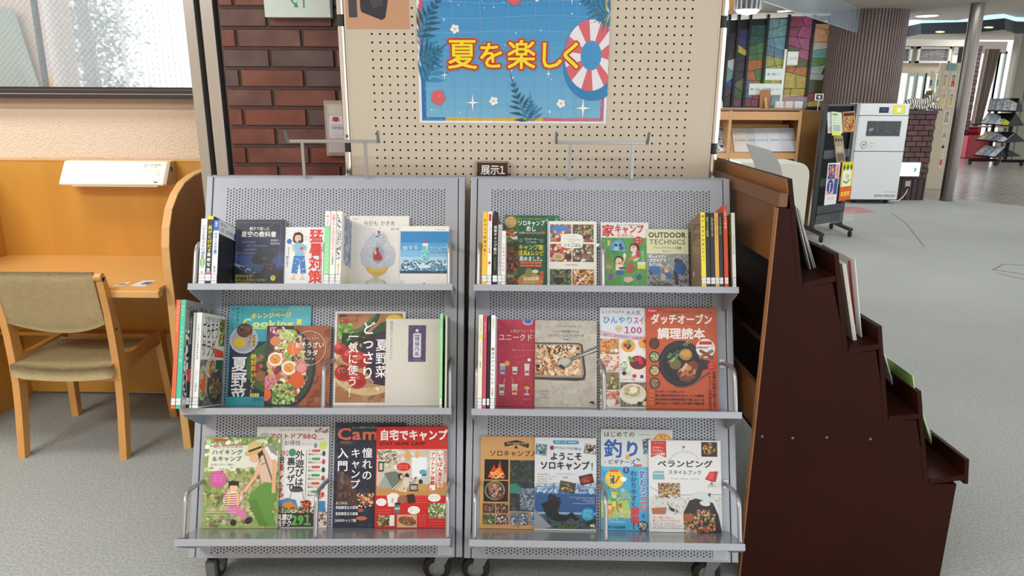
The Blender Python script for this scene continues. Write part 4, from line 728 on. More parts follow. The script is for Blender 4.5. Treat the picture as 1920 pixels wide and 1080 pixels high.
def a_unique(A):
    A.r(928, 600, 1042, 763, '#b8344c'); A.b(928, 600, 1042, 763, ['#b43049', '#be3b53', '#a92c44', '#c0425a'], 140, 2, 7, 2)
    A.e(989, 603, 10, 7, '#d9a8b0'); A.e(989, 602, 7, 5, '#2a6cb8'); A.t(956, 621, 6.4, '人気カフェ・バリスタの', '#f0d8a8', width=66); A.t(934, 633, 14.5, 'ユニークドリンク', '#f6ead8', .01, width=104); A.t(976, 646, 4.4, 'Unique Drinks', '#c86a7c', width=42); A.t(960, 657, 3.8, '簡単・おしゃれ・アレンジレシピ', '#e0a8b0', width=50)
    def glass(cx, cy, w, h, c1, c2): A.p([(cx-w, cy), (cx+w, cy), (cx+w*.75, cy+h), (cx-w*.75, cy+h)][::-1], '#d8ccd0'); A.p([(cx-w*.85, cy+h*.25), (cx+w*.85, cy+h*.25), (cx+w*.65, cy+h*.9), (cx-w*.65, cy+h*.9)][::-1], c1); A.r(cx-w*.7, cy+h*.6, cx+w*.7, cy+h*.8, c2)
    glass(942.5, 682, 5, 20, '#9aa8c8', '#3a78c0'); A.e(951, 682, 5, 5, '#e8a84a'); glass(965.5, 688, 5, 14, '#e0d8d4', '#2a1a1c'); glass(988, 682, 5, 22, '#e8d0d0', '#c04a5a'); A.e(992, 675, 3, 3, '#e8e8f0')
    glass(941.5, 721, 5.4, 20, '#5a8a4a', '#e8e4dc'); A.l(945, 720, 947, 710, 1, '#e8c8a0'); glass(965.5, 720, 5.6, 20, '#e0b890', '#b8402c'); A.l(963, 720, 961, 711, 1, '#e0a040'); A.e(988.5, 723, 6, 7, '#b03038'); A.e(988.5, 727, 5, 3, '#d8b04a'); A.r(987.8, 729, 989.2, 738, '#e0d4d8'); A.e(988.5, 739, 5, 1.6, '#e0d4d8'); A.t(981, 748.5, 2.8, '旭屋出版MOOK', '#e0a8b0', width=15)
faceout('r', 1, 929, 1042, 600, '#b8344c', 'crimson drinks book, partly behind the ice cream book, right rack middle shelf', a_unique, t=.009, group=GR)
def a_ice(A):
    A.r(1003, 601, 1119, 762, '#bdb6a8'); A.b(1003, 601, 1119, 762, ['#c2bbad', '#b8b1a3', '#c6c0b3', '#b3ac9f'], 110, 4, 12, 2)
    n = 10
    A.t(1041, 612, 3.8, 'TRAYS AND ENAMEL', '#8a7a4a', width=40); A.t(1037, 622, 5.4, 'バットや保存袋で作れる', '#4a4438', .01, width=48); A.t(1027, 629.5, 6, 'アイスクリーム＆アイスケーキ', '#3c372d', .01, width=68); A.t(1055, 636.5, 4, '若山曜子', '#4a4438', width=13)
    A.p([(1003, 643), (1085, 643), (1092, 646), (1099, 700), (1096, 712), (1080, 714), (1003, 712)][::-1], '#3c3936'); A.p([(1003, 645), (1083, 645), (1089, 648), (1095, 700), (1092, 708), (1003, 708)][::-1], '#8f8d88'); A.p([(1003, 647), (1082, 647), (1087, 650), (1092, 698), (1089, 705), (1003, 705)][::-1], '#c69a6a')
    A.b(1004, 647, 1087, 704, ['#d9b48a', '#c98d55', '#a8602c', '#eedcc0', '#8a3f1c', '#e6c8a0', '#5a2a1c', '#e9d2b4', '#f0e0c8', '#b87238'], 200, 2, 7, 3); A.b(1008, 646, 1070, 664, ['#4a1f18', '#6a3020', '#e8d0b8', '#2c1410'], 26, 2, 4.5, 4); A.b(1060, 680, 1090, 702, ['#f0dcc0', '#e4c49c', '#d8a878'], 24, 3, 8, 6); A.b(1004, 684, 1012, 698, ['#2a1812'], 4, 3, 5, 5)
    A.e(1059, 681, 15, 10, '#8f8a82', 22, -16); A.e(1057, 679, 12, 7, '#bcb8b0', 20, -16); A.p([(1046, 686), (1056, 694), (1060, 690), (1052, 683)], '#3a322c'); A.p([(1068, 672), (1098, 658), (1119, 648), (1119, 660), (1098, 666), (1072, 678)][::-1], '#6b6862'); A.p([(1070, 674), (1100, 661), (1119, 653), (1119, 656), (1100, 664)][::-1], '#c9c5bc')
    for i, s in enumerate(('CARAMEL', 'COLD', 'ICE CAKE')): A.t(1015, 733+i*6, 3.6, s, '#8a8270', width=14-(i == 1)*6)
    A.l(1036, 738, 1046, 730, .5, '#777064'); A.p([(1105, 754), (1107, 751), (1109, 755), (1111, 750), (1115, 756)], '#2c2a26'); A.t(1105, 758.5, 3, 'マイナビ', '#2c2a26', width=11)
faceout('r', 1, 1003, 1119, 601, '#bdb6a8', 'pale grey ice cream cookbook with a tray and metal scoop, right rack middle shelf', a_ice, t=.009, off=.0115, group=GR)
def a_hiyari(A):
    A.r(1125, 577, 1222, 763, '#dde2e8'); A.t(1128, 585.5, 6, 'レシピブログの', '#3a4a2a', .02, width=43); A.t(1174, 586.5, 9, '大人気', '#23201e', .01, width=28); A.t(1130, 600.5, 15, 'ひんやり', '#2f8ec4', .03, width=58); A.t(1188, 601, 15, 'スイーツ', '#c22a6a', .03, width=42); A.t(1170, 619, 17, '100', '#b5246a', .02, width=35); A.e(1160.5, 617.5, 7, 7, '#dcc8a8'); A.t(1155, 617, 4, 'BEST', '#8ab04a', width=11)
    A.p([(1125, 620), (1160, 627), (1222, 632), (1222, 640), (1160, 636), (1125, 630)][::-1], '#d9b3c6'); A.t(1131, 628, 5.6, '混ぜて、冷やすだけ！', '#3a2a30', .01, width=50, rot=6); A.t(1186, 634, 5.4, 'お店みたい', '#3a2a30', .01, width=30)
    for q, pal, sd in (((1125, 636, 1160.5, 665), ['#c87a34', '#e8a85a', '#a85a24', '#f0c88a'], 1), ((1125, 666.5, 1160.5, 697), ['#e3d9cf', '#d98a5a', '#f0e6da', '#c8643c'], 2), ((1125, 698.5, 1161, 731), ['#9a7a5a', '#c8b090', '#5f8a3c', '#7a4a34'], 3), ((1125, 732.5, 1161, 762), ['#e4d4c8', '#c8502c', '#d87a4a', '#6aa06a'], 4), ((1162.5, 638, 1222, 715), ['#e8e4e0', '#d8d8dc', '#eee8e0'], 5), ((1162.5, 717, 1222, 762), ['#7a6a58', '#a89a84', '#5a4a3a'], 6)):
        A.r(*q, pal[0]); A.b(*q, pal, 34, 3, 8, sd)
    A.b(1126, 640, 1158, 658, ['#d8863a', '#b8641f', '#f0b060'], 30, 2, 5, 7)
    A.e(1178, 652, 15, 16, '#efe6da'); A.e(1178, 649, 13.5, 12, '#e2a23c'); A.e(1173, 648, 4, 4, '#b8242a'); A.e(1178, 653, 3, 3, '#2c3560'); A.e(1181, 649, 3, 3, '#2c3560'); A.e(1179, 642, 4, 5, '#6aa83c'); A.e(1207, 644, 10, 10, '#e0a040'); A.e(1210, 640, 5, 4, '#c83030')
    A.e(1196, 686, 17, 18, '#e8dcd4'); A.e(1196, 680, 16, 13, '#7a1822'); A.e(1192, 674, 4, 4, '#c8283c'); A.e(1199, 673, 4.4, 4.4, '#d03048'); A.e(1201, 679, 4, 4, '#c8283c'); A.e(1190, 680, 3, 3, '#283260'); A.e(1195, 682, 3, 3, '#2f3a6c'); A.p([(1177, 668), (1184, 670), (1190, 680), (1180, 678)], '#5a9a34'); A.e(1189, 705, 4, 3.6, '#c8283c'); A.e(1203, 706, 3.4, 3.4, '#3f4a80'); A.b(1163, 678, 1176, 695, ['#6aa04a', '#88b86a'], 10, 1.4, 3.6, 8)
    A.e(1186, 738, 25, 19, '#e9e4d4'); A.e(1186, 733, 22, 14, '#dcd4b8'); A.b(1168, 722, 1204, 744, ['#8ab84a', '#e87a3a', '#c8d86a', '#e8a05a', '#6a9a34'], 36, 2, 4, 9, True); A.e(1187, 731, 7, 6, '#ece8e4'); A.e(1198, 756, 4, 4, '#3a2a24'); A.e(1208, 756, 4.4, 4.4, '#e3d890'); A.e(1147, 658, 3.6, 3.6, '#c8dc90'); A.e(1155, 658, 3.8, 3.8, '#f0e8e0'); A.e(1144, 752, 10, 10, '#eae0d8'); A.b(1134, 738, 1154, 750, ['#c8402c', '#e07a5a'], 16, 2, 4, 12, True); A.t(1166, 753, 3.4, 'フルーツたっぷり', '#f0f0e8', width=18); A.t(1164, 712, 3.4, 'レアチーズ風', '#3a3a3a', width=26); A.e(1170, 700, 4, 4, '#3a2a24'); A.e(1179, 700, 4, 4, '#c8dc90')
faceout('r', 1, 1125, 1222, 577, '#dde2e8', 'white chilled sweets magazine with fruit desserts, partly behind the orange cookbook', a_hiyari, t=.007, group=GR, cat='magazine', name='magazine')
def a_dutch(A):
    A.r(1212, 577, 1346, 769, '#c4552c'); A.p([(1213, 579), (1246, 579), (1213, 599)][::-1], '#c8282c'); A.t(1216, 583, 5, 'Fielder', '#f4e4e0', .02, width=16)
    A.t(1243, 585.5, 4.6, '野営の王道調理具をソロキャンプでも活かすレシピ集', '#3a1a10', .01, width=93); A.t(1221, 599, 20, 'ダッチオーブン', '#f6efe8', .045, width=116); A.t(1228, 612, 3.4, 'DUTCH OVEN COOKING BOOK', '#d8805c', width=100); A.t(1233, 626, 22, '調理読本', '#f6efe8', .045, width=90)
    A.p([(1256, 715), (1266, 727), (1284, 727), (1300, 722), (1330, 700), (1326, 698), (1298, 717), (1268, 722)], '#7a4030'); A.e(1277, 682, 42, 43, '#201d1e', 40); A.e(1277, 681, 38, 38, '#2f2c2c', 40); A.e(1277, 683, 35, 34, '#191718', 36); A.p([(1318, 674), (1330, 676), (1330, 690), (1318, 694)][::-1], '#2a2829')
    A.e(1286, 665, 12, 11, '#b5803a'); A.e(1287, 663, 8, 7, '#d09a4a'); A.e(1266, 683, 11, 10, '#6f6438'); rnd = random.Random(5)
    for i in range(26): x = rnd.uniform(1250, 1288); y = 650+(1288-x)*.7+rnd.uniform(-9, 9); A.l(x, y, x+rnd.uniform(5, 12), y-rnd.uniform(4, 10), .9, rnd.choice(['#6f9a5a', '#4f7a40', '#8fb878', '#a8c890']))
    A.p([(1268, 700), (1288, 680), (1302, 676), (1310, 684), (1304, 702), (1290, 716), (1276, 714)], '#7c3526'); A.b(1270, 682, 1308, 712, ['#8c3f2c', '#5a2018', '#a8563a', '#c87a40', '#6a2a20'], 40, 2, 6, 7, True); A.e(1290, 690, 7, 5, '#c98a45'); A.e(1285, 699, 6, 4, '#b56a34'); A.p([(1276, 694), (1286, 680), (1290, 684), (1280, 698)], '#d9b09a')
    for cy, pal in ((645, ['#5a2418', '#7a3424']), (670, ['#8a9a6a', '#d8c8a0', '#6a7a4a']), (696, ['#c8a46a', '#3a3428', '#e0d0b0']), (719, ['#8a6a4a', '#b08a5a', '#5a3f2a'])):
        A.e(1227, cy, 10, 10.5, '#262324', 24); A.e(1227, cy, 8, 8.4, pal[0], 20); A.b(1219, cy-8, 1235, cy+8, pal, 14, 1.5, 4, int(cy), True)
    A.e(1323, 653, 18, 18, '#ece6e2', 28); A.p([(1312, 640), (1334, 640), (1336, 646), (1310, 646)][::-1], '#c8282c'); A.line(1309, 649, 9, 29, 2, '#444444'); A.l(1311, 671, 1337, 657, 6, '#9a6a54'); A.l(1312, 657, 1337, 672, 6, '#7c4c3c'); A.l(1306, 652, 1328, 652, 1.6, '#2a2423')
    A.e(1334, 686, 8, 8.4, '#cf2626'); A.line(1330, 682, 3, 8, 1.8, '#f4d0c8'); A.line(1330, 687, 3, 8, 1.8, '#f4d0c8'); A.v(1338, 696, 7, '至高の料理を創り出す', '#3a1810', .02, 6.8); A.v(1330, 696, 7, 'キャンパーの神器を制す', '#8a1418', .02, 6.4)
    for i, s in enumerate(('ダッチオーブンを使いこなす', '[焼く]素材の旨味を引き出すオーブンの醍醐味', '[煮る]多彩な本格料理が野外で楽しめる一品', '[揚げる]キャンプを盛り上げる意外な得意分野')): A.t(1217, 734.5+i*7.1, 3.6, 'Part%d' % (i+1), '#e8b8a0', width=8); A.t(1227, 734.5+i*7.1, 5, s, '#2a120c', .02, width=(56, 92, 92, 92)[i])
faceout('r', 1, 1212, 1345.5, 577, '#c4552c', 'orange camp oven cookbook with a black pot on its cover, middle shelf', a_dutch, t=.008, off=.0095, group=GR)
# ---------- bottom shelf, left rack
def a_hike(A):
    A.r(380, 820, 527, 991, '#8ba05a'); A.b(380, 820, 525, 858, ['#9ab86a', '#d8e4c0', '#6a8a44', '#e8eedc', '#b8cc90'], 60, 3, 10, 2); A.p([(390, 838), (480, 834), (486, 884), (388, 884)][::-1], '#d8dccb'); A.b(382, 876, 525, 990, ['#a8b06a', '#8a9a50', '#c0b488', '#9aa868', '#786a4a', '#b8a878', '#5f7a38', '#cdbf98'], 170, 3, 11, 3); A.b(420, 905, 470, 960, ['#c4b48c', '#b0a078', '#a08c64'], 40, 4, 10, 4)
    A.r(398, 823, 423, 827, '#c83a34'); A.t(397, 837, 8.4, '母と子のための', '#d76a9a', .01, width=56); A.t(395, 848, 10.6, 'ハイキング', '#3f3c38', .01, width=58); A.t(395, 860.5, 10.6, '＆キャンプ', '#3f3c38', .01, width=56); A.t(395, 871.5, 4.4, '監・著 マミーズサミット・全国ネット', '#5a5650', width=44)
    A.e(409, 899, 15.5, 16, '#cb5b9e', 26); A.line(401, 892, 6, 17, 2, '#f0c8e0'); A.line(399, 897, 7, 20, 2, '#f0c8e0'); A.line(399, 902, 7, 20, 2, '#f0c8e0')
    # mother stooping in straw hat, white shirt, green trousers
    A.p([(466, 940), (470, 928), (488, 910), (500, 906), (518, 906), (521, 930), (512, 960), (519, 985), (505, 987), (492, 960), (476, 950)], '#5f8f3e'); A.p([(468, 940), (482, 936), (500, 975), (508, 986), (490, 986), (478, 965)][::-1], '#557f38'); A.p([(486, 845), (496, 838), (514, 842), (520, 862), (517, 905), (490, 904), (484, 880), (488, 866)], '#d8b6a6'); A.p([(494, 840), (505, 832), (520, 848), (519, 866), (508, 862)], '#e6e2e2'); A.p([(498, 834), (515, 836), (519, 856), (506, 848)], '#8a8f8c'); A.l(492, 850, 512, 905, 3, '#6a5f50'); A.l(482, 876, 500, 866, 1.6, '#6a5f50')
    A.l(486, 868, 480, 892, 8, '#e0ae90'); A.l(480, 892, 459, 922, 6, '#e0ae90'); A.l(513, 862, 514, 925, 7, '#dba884'); A.e(475, 858, 8.6, 10, '#e0ae90', 18, 25); A.p([(480, 848), (490, 842), (492, 852), (484, 860)], '#3a2a22'); A.e(474, 846, 18, 7, '#cfae6a', 24, -22); A.p([(462, 848), (464, 832), (476, 827), (488, 832), (488, 844)], '#d9bb7c'); A.l(464, 847, 488, 838, 4, '#3a2f28')
    # little girl sitting
    A.e(438, 911, 9, 9.6, '#2a1f1c'); A.e(439, 915, 7.6, 8, '#e6b898'); A.p([(428, 903), (448, 903), (448, 911), (430, 911)], '#2a1f1c'); A.p([(424, 926), (434, 921), (446, 922), (456, 933), (448, 952), (428, 952), (419, 940)], '#dcd4cc')
    for i in range(6): A.l(421+i*.6, 928+i*4.2, 452, 926+i*4.2, 1.8, '#b03a4a')
    A.l(432, 922, 430, 948, 2.6, '#e0c84a'); A.l(446, 922, 448, 948, 2.6, '#e0c84a'); A.l(452, 930, 457, 925, 4, '#e6b898'); A.p([(430, 950), (448, 948), (466, 966), (460, 974), (444, 964), (438, 968), (428, 958)], '#d47aa4'); A.e(469, 976, 8, 6, '#2a2826', 14, -40); A.e(441, 980, 6, 6, '#2a2826')
    for y in (955, 960, 966, 971): A.line(389, y, 16, 56, 2.2, '#eeeadc', y)
    A.line(390, 981, 10, 32, 2, '#f0ece0')
faceout('l', 2, 381.5, 523, 820, '#8ba05a', 'mother and child hiking book in green, leftmost left rack bottom shelf', a_hike, t=.010, off=.008, group=GL)
def a_bbq(A):
    A.r(478, 800, 616, 988, '#dcdcda'); A.t(520, 806, 3.4, '外遊びはもっと楽しくなる！使える技をご紹介しました', '#444444', width=60); A.t(502, 818, 12, 'アウトドアBBQ', '#b8453c', .045, width=90); A.t(530, 831, 10, 'お得技', '#3b3a3c', .01, width=32); A.t(563, 833, 5.4, 'セレクション', '#6a6a6a', width=22); A.t(592, 824, 4, '680円', '#777777', width=14); A.b(586, 802, 614, 812, ['#b8504a', '#7a2a24', '#d0c8c0'], 16, 1.5, 4, 2); A.e(493, 815, 9, 4, '#b9b9b6'); A.e(590, 836, 3, 5, '#8a8478'); A.e(604, 836, 8, 8, '#c6d86a')
    A.t(524, 850, 13, '291', '#b8322e', .03, width=16); A.e(546.5, 849, 7, 7.4, '#3a8a5a'); A.v(561, 845, 17, '外遊びは', '#262628', .03, 17); A.v(545, 858, 16, '裏ワザで', '#262628', .03, 16); A.v(526, 856, 14, '倍', '#262628', .03); A.v(525, 870, 15, '楽しくなる', '#b8282c', .04, 12.4); A.t(529, 930, 12, '！', '#b8282c', .03)
    A.r(573, 844, 574, 940, '#8a8a88')
    for i in range(6): y = 846+i*15.4; c = ['#c8502c', '#4a9a50'][i % 2]; A.r(577, y-2.4, 582, y+2, '#c8b8a8'); A.r(584, y-2.6, 599, y+2, c); A.t(577, y+6.4, 4.2, '便利なテクニック', '#3c3c3c', .01, width=28); A.e(606, y+5, 3, 5, ['#3a3f55', '#c83a3a', '#333338', '#a0522c'][i % 4])
    A.e(558, 917, 10, 5, '#2c2e33'); A.e(557, 920, 13, 3.6, '#4a4d54'); A.l(548, 922, 544, 938, .8, '#555555'); A.l(568, 922, 571, 938, .8, '#555555')
    A.p([(518, 955), (524, 940), (540, 934), (556, 938), (562, 958)][::-1], '#4f7da6'); A.p([(528, 957), (534, 944), (546, 940), (556, 948), (558, 958)][::-1], '#c8823c'); A.b(516, 950, 612, 965, ['#5f7a3c', '#4a5a34', '#6a4a38', '#3a3834', '#8a9a5a'], 40, 2, 6, 3); A.e(577, 945, 8, 7, '#a83428'); A.b(564, 940, 584, 962, ['#c8502c', '#2c201c', '#e08a3a', '#3a2a24'], 22, 2, 5, 5); A.r(596, 940, 611, 962, '#3f7ab0'); A.e(600, 930, 5, 7, '#c8746a')
    A.r(478, 962, 590, 988, '#33282a'); A.t(512, 970, 12, '道具選び', '#f4f0ec', .03, width=38); A.t(512, 981.5, 12, '実践テク', '#f4f0ec', .03, width=38); A.t(549, 975, 24, '291', '#58a847', .06, width=37); A.b(590, 960, 616, 987, ['#d8a07a', '#3a6a9a', '#7a4a34', '#e0c8b0'], 24, 3, 7, 6)
faceout('l', 2, 478.5, 615, 800, '#dcdcda', 'white outdoor barbecue magazine behind the hiking book, left rack bottom shelf', a_bbq, t=.006, group=GL, cat='magazine', name='magazine')
def a_camp(A):
    A.r(626, 793, 760, 988, '#232839'); A.b(626, 793, 760, 988, ['#20243a', '#2a2f42', '#1c2030', '#2b3450'], 90, 6, 16, 2); A.p([(632, 880), (664, 900), (672, 950), (632, 945)][::-1], '#4f3a33'); A.b(636, 900, 664, 945, ['#5f4438', '#6a4f42', '#3c2e2e'], 18, 4, 10, 3)
    A.t(630, 813, 31, 'Camp', '#dc6f4f', .03, width=98); A.t(658, 802, 4.6, 'ちょっと本気でキャンプをしてみませんか', '#c8ccd4', width=70); A.e(648, 831, 14, 4.4, '#33384a'); A.t(638, 830, 3.6, 'はじめての', '#d8b04a', width=18)
    A.v(688, 840, 20, '憧れの', '#f2f3f6', .015, 21); A.v(666, 841, 19, 'キャンプ', '#f2f3f6', .015, 19.5); A.v(642, 840, 21, '入門', '#f2f3f6', .02, 24); A.v(643, 885, 2.8, '自然とともに暮らす', '#a0a4b0'); A.v(640, 886, 2.8, '大人の外遊び', '#a0a4b0')
    A.b(670, 925, 702, 952, ['#e88a3c', '#f6d890', '#c8502c', '#8a3a28', '#fff0c8'], 40, 1, 4.4, 5); rnd = random.Random(9)
    for i in range(26): a = rnd.random()*6.28; r = rnd.uniform(6, 17); A.l(687, 937, 687+r*math.cos(a), 937+r*.8*math.sin(a), .4, '#e8a05a')
    A.t(631, 944, 6, 'あこがれの', '#f0f0ee', .01, width=22); A.t(631, 952, 6.4, '単独幕営五大原則', '#f0f0ee', .02, width=42); A.t(631, 963.5, 6.4, '家族幕営五大奥義', '#f0f0ee', .02, width=42); A.t(630, 976, 6.4, '100均キャンプ飯', '#f0f0ee', .02, width=40); A.e(678, 957, 6, 3.4, '#b8504a'); A.e(680, 972, 10, 4, '#c86a50')
faceout('l', 2, 626.5, 760, 793, '#232839', 'dark navy camping magazine with orange masthead, left rack bottom shelf', a_camp, t=.006, group=GL, cat='magazine', name='magazine')
def a_jitaku(A):
    A.r(704, 800, 841, 993, '#c8201f'); A.t(710, 816, 21, '自宅でキャンプ', '#f8f2ee', .05, width=128); A.t(711, 832, 9, 'STAY HOME CAMP', '#22100e', .06, width=86); A.e(831, 831, 5, 3, '#8a5a2a')
    A.r(706, 843, 838, 930, '#c9bfae'); A.b(706, 843, 838, 880, ['#dcd8d0', '#cfc6b6', '#e6e4de', '#c0b4a0'], 50, 6, 14, 2); A.b(706, 845, 745, 870, ['#6a6a44', '#8a7a58', '#a89a7c', '#7a4a34'], 30, 1.5, 5, 3); A.p([(706, 912), (838, 905), (838, 930), (706, 930)][::-1], '#c08a50'); A.r(709, 866, 719, 885, '#2c2c2a'); A.r(711, 869, 717, 882, '#cfc8bc'); A.r(772, 858, 800, 898, '#e8ecec'); A.e(782, 853, 4, 7, '#d8b06a'); A.l(764, 843, 764, 852, .5, '#444444'); A.e(764, 855, 8, 6, '#d6a860')
    A.p([(708, 916), (722, 890), (733, 884), (738, 916)][::-1], '#9aa39c'); A.p([(720, 888), (740, 884), (758, 892), (752, 916), (736, 916)][::-1], '#6a766a'); A.p([(735, 918), (756, 898), (772, 898), (762, 924)][::-1], '#d8cdb0')
    for i in range(5): A.l(738+i*6, 920, 757+i*3.4, 899, 1.3, ['#3a3a3a', '#c8502c', '#d8a84a'][i % 3])
    A.e(751, 894, 5, 6, '#2c2220'); A.e(753, 895, 3, 4, '#e0b898'); A.e(763, 893, 4, 5, '#241c1a'); A.e(762, 905, 7, 10, '#d8cbb8'); A.e(795, 890, 4.6, 5, '#4a3a30'); A.e(795, 903, 9, 10, '#bfc6cc'); A.e(789, 904, 4, 4.6, '#2c2422'); A.e(793, 914, 9, 7, '#c09a5a'); A.b(768, 895, 784, 912, ['#e8e8e4', '#7a6a58', '#3a3a3a', '#c8b080'], 16, 1.5, 3, 8); A.r(768, 908, 784, 922, '#3c3a38'); A.r(770, 911, 782, 919, '#b0a898'); A.e(793, 886, 7, 5, '#5aa0c0')
    A.b(743, 868, 770, 884, ['#d2312c'], 10, 4, 7, 5, True); A.e(756.5, 876, 13, 8, '#cf2d28'); A.line(747, 873, 7, 19, 2, '#f4d8d0'); A.line(747, 877.5, 7, 19, 2, '#f4d8d0')
    A.r(820, 846, 830, 914, '#f2ece6'); A.v(825, 848, 9.4, 'いちばん身近な', '#b81f1f', .05, 9.4); A.r(806, 846, 816, 920, '#f2ece6'); A.v(811, 848, 8.8, 'アウトドア体験。', '#b81f1f', .05, 9); A.v(835, 846, 6, '今日からできる！', '#b81f1f', .02, 6)
    for (cx, cy, rx, ry) in ((716, 942, 10, 7), (815, 934, 12, 7.5), (777, 957, 11.5, 7.5)): A.e(cx, cy, rx, ry, '#f3efe9', 14); A.line(cx-rx*.7, cy-3, 6, rx*1.4, 1.8, '#333333'); A.line(cx-rx*.7, cy+1, 6, rx*1.4, 1.8, '#333333')
    A.p([(726, 930), (734, 925), (744, 925), (752, 932), (746, 936), (745, 950), (729, 950)][::-1], '#e9e5de'); A.e(737, 939, 2, 5, '#b8b0a8'); A.e(755, 937, 9, 7, '#8a6a54', 16, 20); A.p([(763, 928), (777, 927), (780, 942), (767, 945)][::-1], '#2c2626'); A.r(741, 943, 751, 962, '#3a74a0'); A.r(741, 952, 751, 956, '#d8c04a'); A.r(741, 943, 751, 947, '#2a2626')
    A.r(709, 966, 742, 987, '#5a4a34'); A.b(709, 966, 733, 987, ['#8a7a44', '#3a3a2c', '#b89a5a', '#c8b89a', '#6a3a24'], 30, 2, 5, 4); A.r(732, 966, 741, 986, '#e8e4dc'); A.r(746, 965, 783, 989, '#c9a47a'); A.e(765, 977, 17, 8, '#7c4a2c', 20, 12); A.b(750, 968, 780, 986, ['#8c5634', '#5f3018', '#b87a48', '#9a6a40'], 30, 1.5, 4, 5, True); A.r(804, 944, 838, 972, '#6f8a4a'); A.b(804, 944, 838, 972, ['#5f7a3c', '#e8e8e4', '#8a9a5a', '#a86a3c', '#3a4a2a', '#c8d0b0'], 34, 2, 5, 6)
    for y in (956, 961, 966, 932, 937, 942): A.line((709 if y > 950 else 780), y, 9, 26 if y > 950 else 22, 1.6, '#ee9a90', y)
    for y in (975, 980, 985, 966, 970): A.line(786, y, 7, 14, 1.6, '#ee9a90', y); A.line(806, y+2, 8, 28, 1.6, '#ee9a90', y+1)
faceout('l', 2, 704.5, 838.5, 800, '#c8201f', 'red home camping magazine, rightmost left rack bottom shelf', a_jitaku, t=.006, off=.014, group=GL, cat='magazine', name='magazine')
# ---------- bottom shelf, right rack
def a_solo(A):
    A.r(900, 819, 1036, 990, '#c5955c'); A.p([(944, 830), (968, 825), (992, 832), (990, 840), (968, 833), (946, 838)][::-1], '#2f2620'); A.t(949, 831.5, 4, 'SOLO CAMPING BOOK', '#e8cf9c', width=38, rot=0); A.p([(963, 841), (967, 834), (971, 841)], '#2f2620'); A.t(917, 850.5, 12.5, 'ソロキャンプ入門', '#38281c', .03, width=103)
    def ph(q, pal, n, sd, r=(2, 7)): A.r(*q, pal[0]); A.b(*q, pal, n, r[0], r[1], sd)
    ph((908, 862, 953, 900), ['#140c0c', '#1c1010', '#241411'], 16, 1); A.p([(914, 896), (926, 872), (931, 884), (937, 864), (940, 880), (947, 892), (946, 898)][::-1], '#c8401c'); A.p([(920, 896), (930, 880), (938, 876), (943, 896)][::-1], '#ee7a30'); A.b(918, 884, 944, 898, ['#f8b050', '#e0582a', '#8a1f14', '#f6d070'], 24, 1.5, 4, 3)
    ph((907, 902, 953, 941), ['#1c1613', '#2b211b'], 12, 4); A.e(928, 920, 19, 18, '#8f887f'); A.e(928, 920, 16.5, 15.5, '#1e1a18'); A.e(927, 914, 12, 8, '#9a6a50'); A.e(936, 929, 9, 7, '#7c4038'); A.b(915, 908, 942, 934, ['#a87c60', '#6a3a30', '#c8a88c', '#8a5040'], 22, 2, 5, 5, True); A.l(922, 932, 940, 914, 2, '#b8b0a8')
    ph((906, 944, 929, 962), ['#4a3830', '#6a5a50', '#a08a74', '#302622', '#c84a2c'], 20, 6, (1.5, 4)); ph((931, 944, 953.5, 962), ['#33302c', '#5a4a3c', '#c87a3a', '#7a3a3a', '#d8b08a'], 20, 7, (1.5, 4)); ph((906, 964, 929, 983), ['#4f6a34', '#6a7a3c', '#8a6a3a', '#2a3a24', '#d8d8c0'], 20, 8, (1.5, 4)); ph((931, 964, 953.5, 983), ['#4a3a34', '#8a5a8a', '#c8b08a', '#d8803a', '#e0e0d8'], 20, 9, (1.5, 4))
    ph((956, 863, 1036, 958), ['#2a3236', '#333c42', '#242b30', '#46524c', '#3a4a54'], 70, 10, (3, 10)); A.p([(956, 908), (967, 906), (982, 918), (976, 926), (956, 924)][::-1], '#2f7a6c'); A.b(975, 915, 1003, 956, ['#5a6a80', '#7a8a9c', '#48566a', '#8a96a4'], 40, 3, 8, 11); A.b(960, 868, 1000, 905, ['#35442f', '#4a5a3c', '#2a3428'], 40, 1.5, 4, 12); ph((956, 960, 991, 983), ['#5a6a7c', '#8a98a8', '#3a4450', '#b08a5a', '#d8dce0'], 26, 13, (1.5, 5)); ph((993, 960, 1036, 983), ['#6a8aa0', '#a8bcc8', '#4a5a64'], 14, 14); A.t(959, 986, 3, 'アウトドア出版', '#5a3f20', width=16)
faceout('r', 2, 900.5, 1036, 819, '#c5955c', 'tan solo camping book with campfire photos, leftmost right rack bottom shelf', a_solo, t=.009, group=GR)
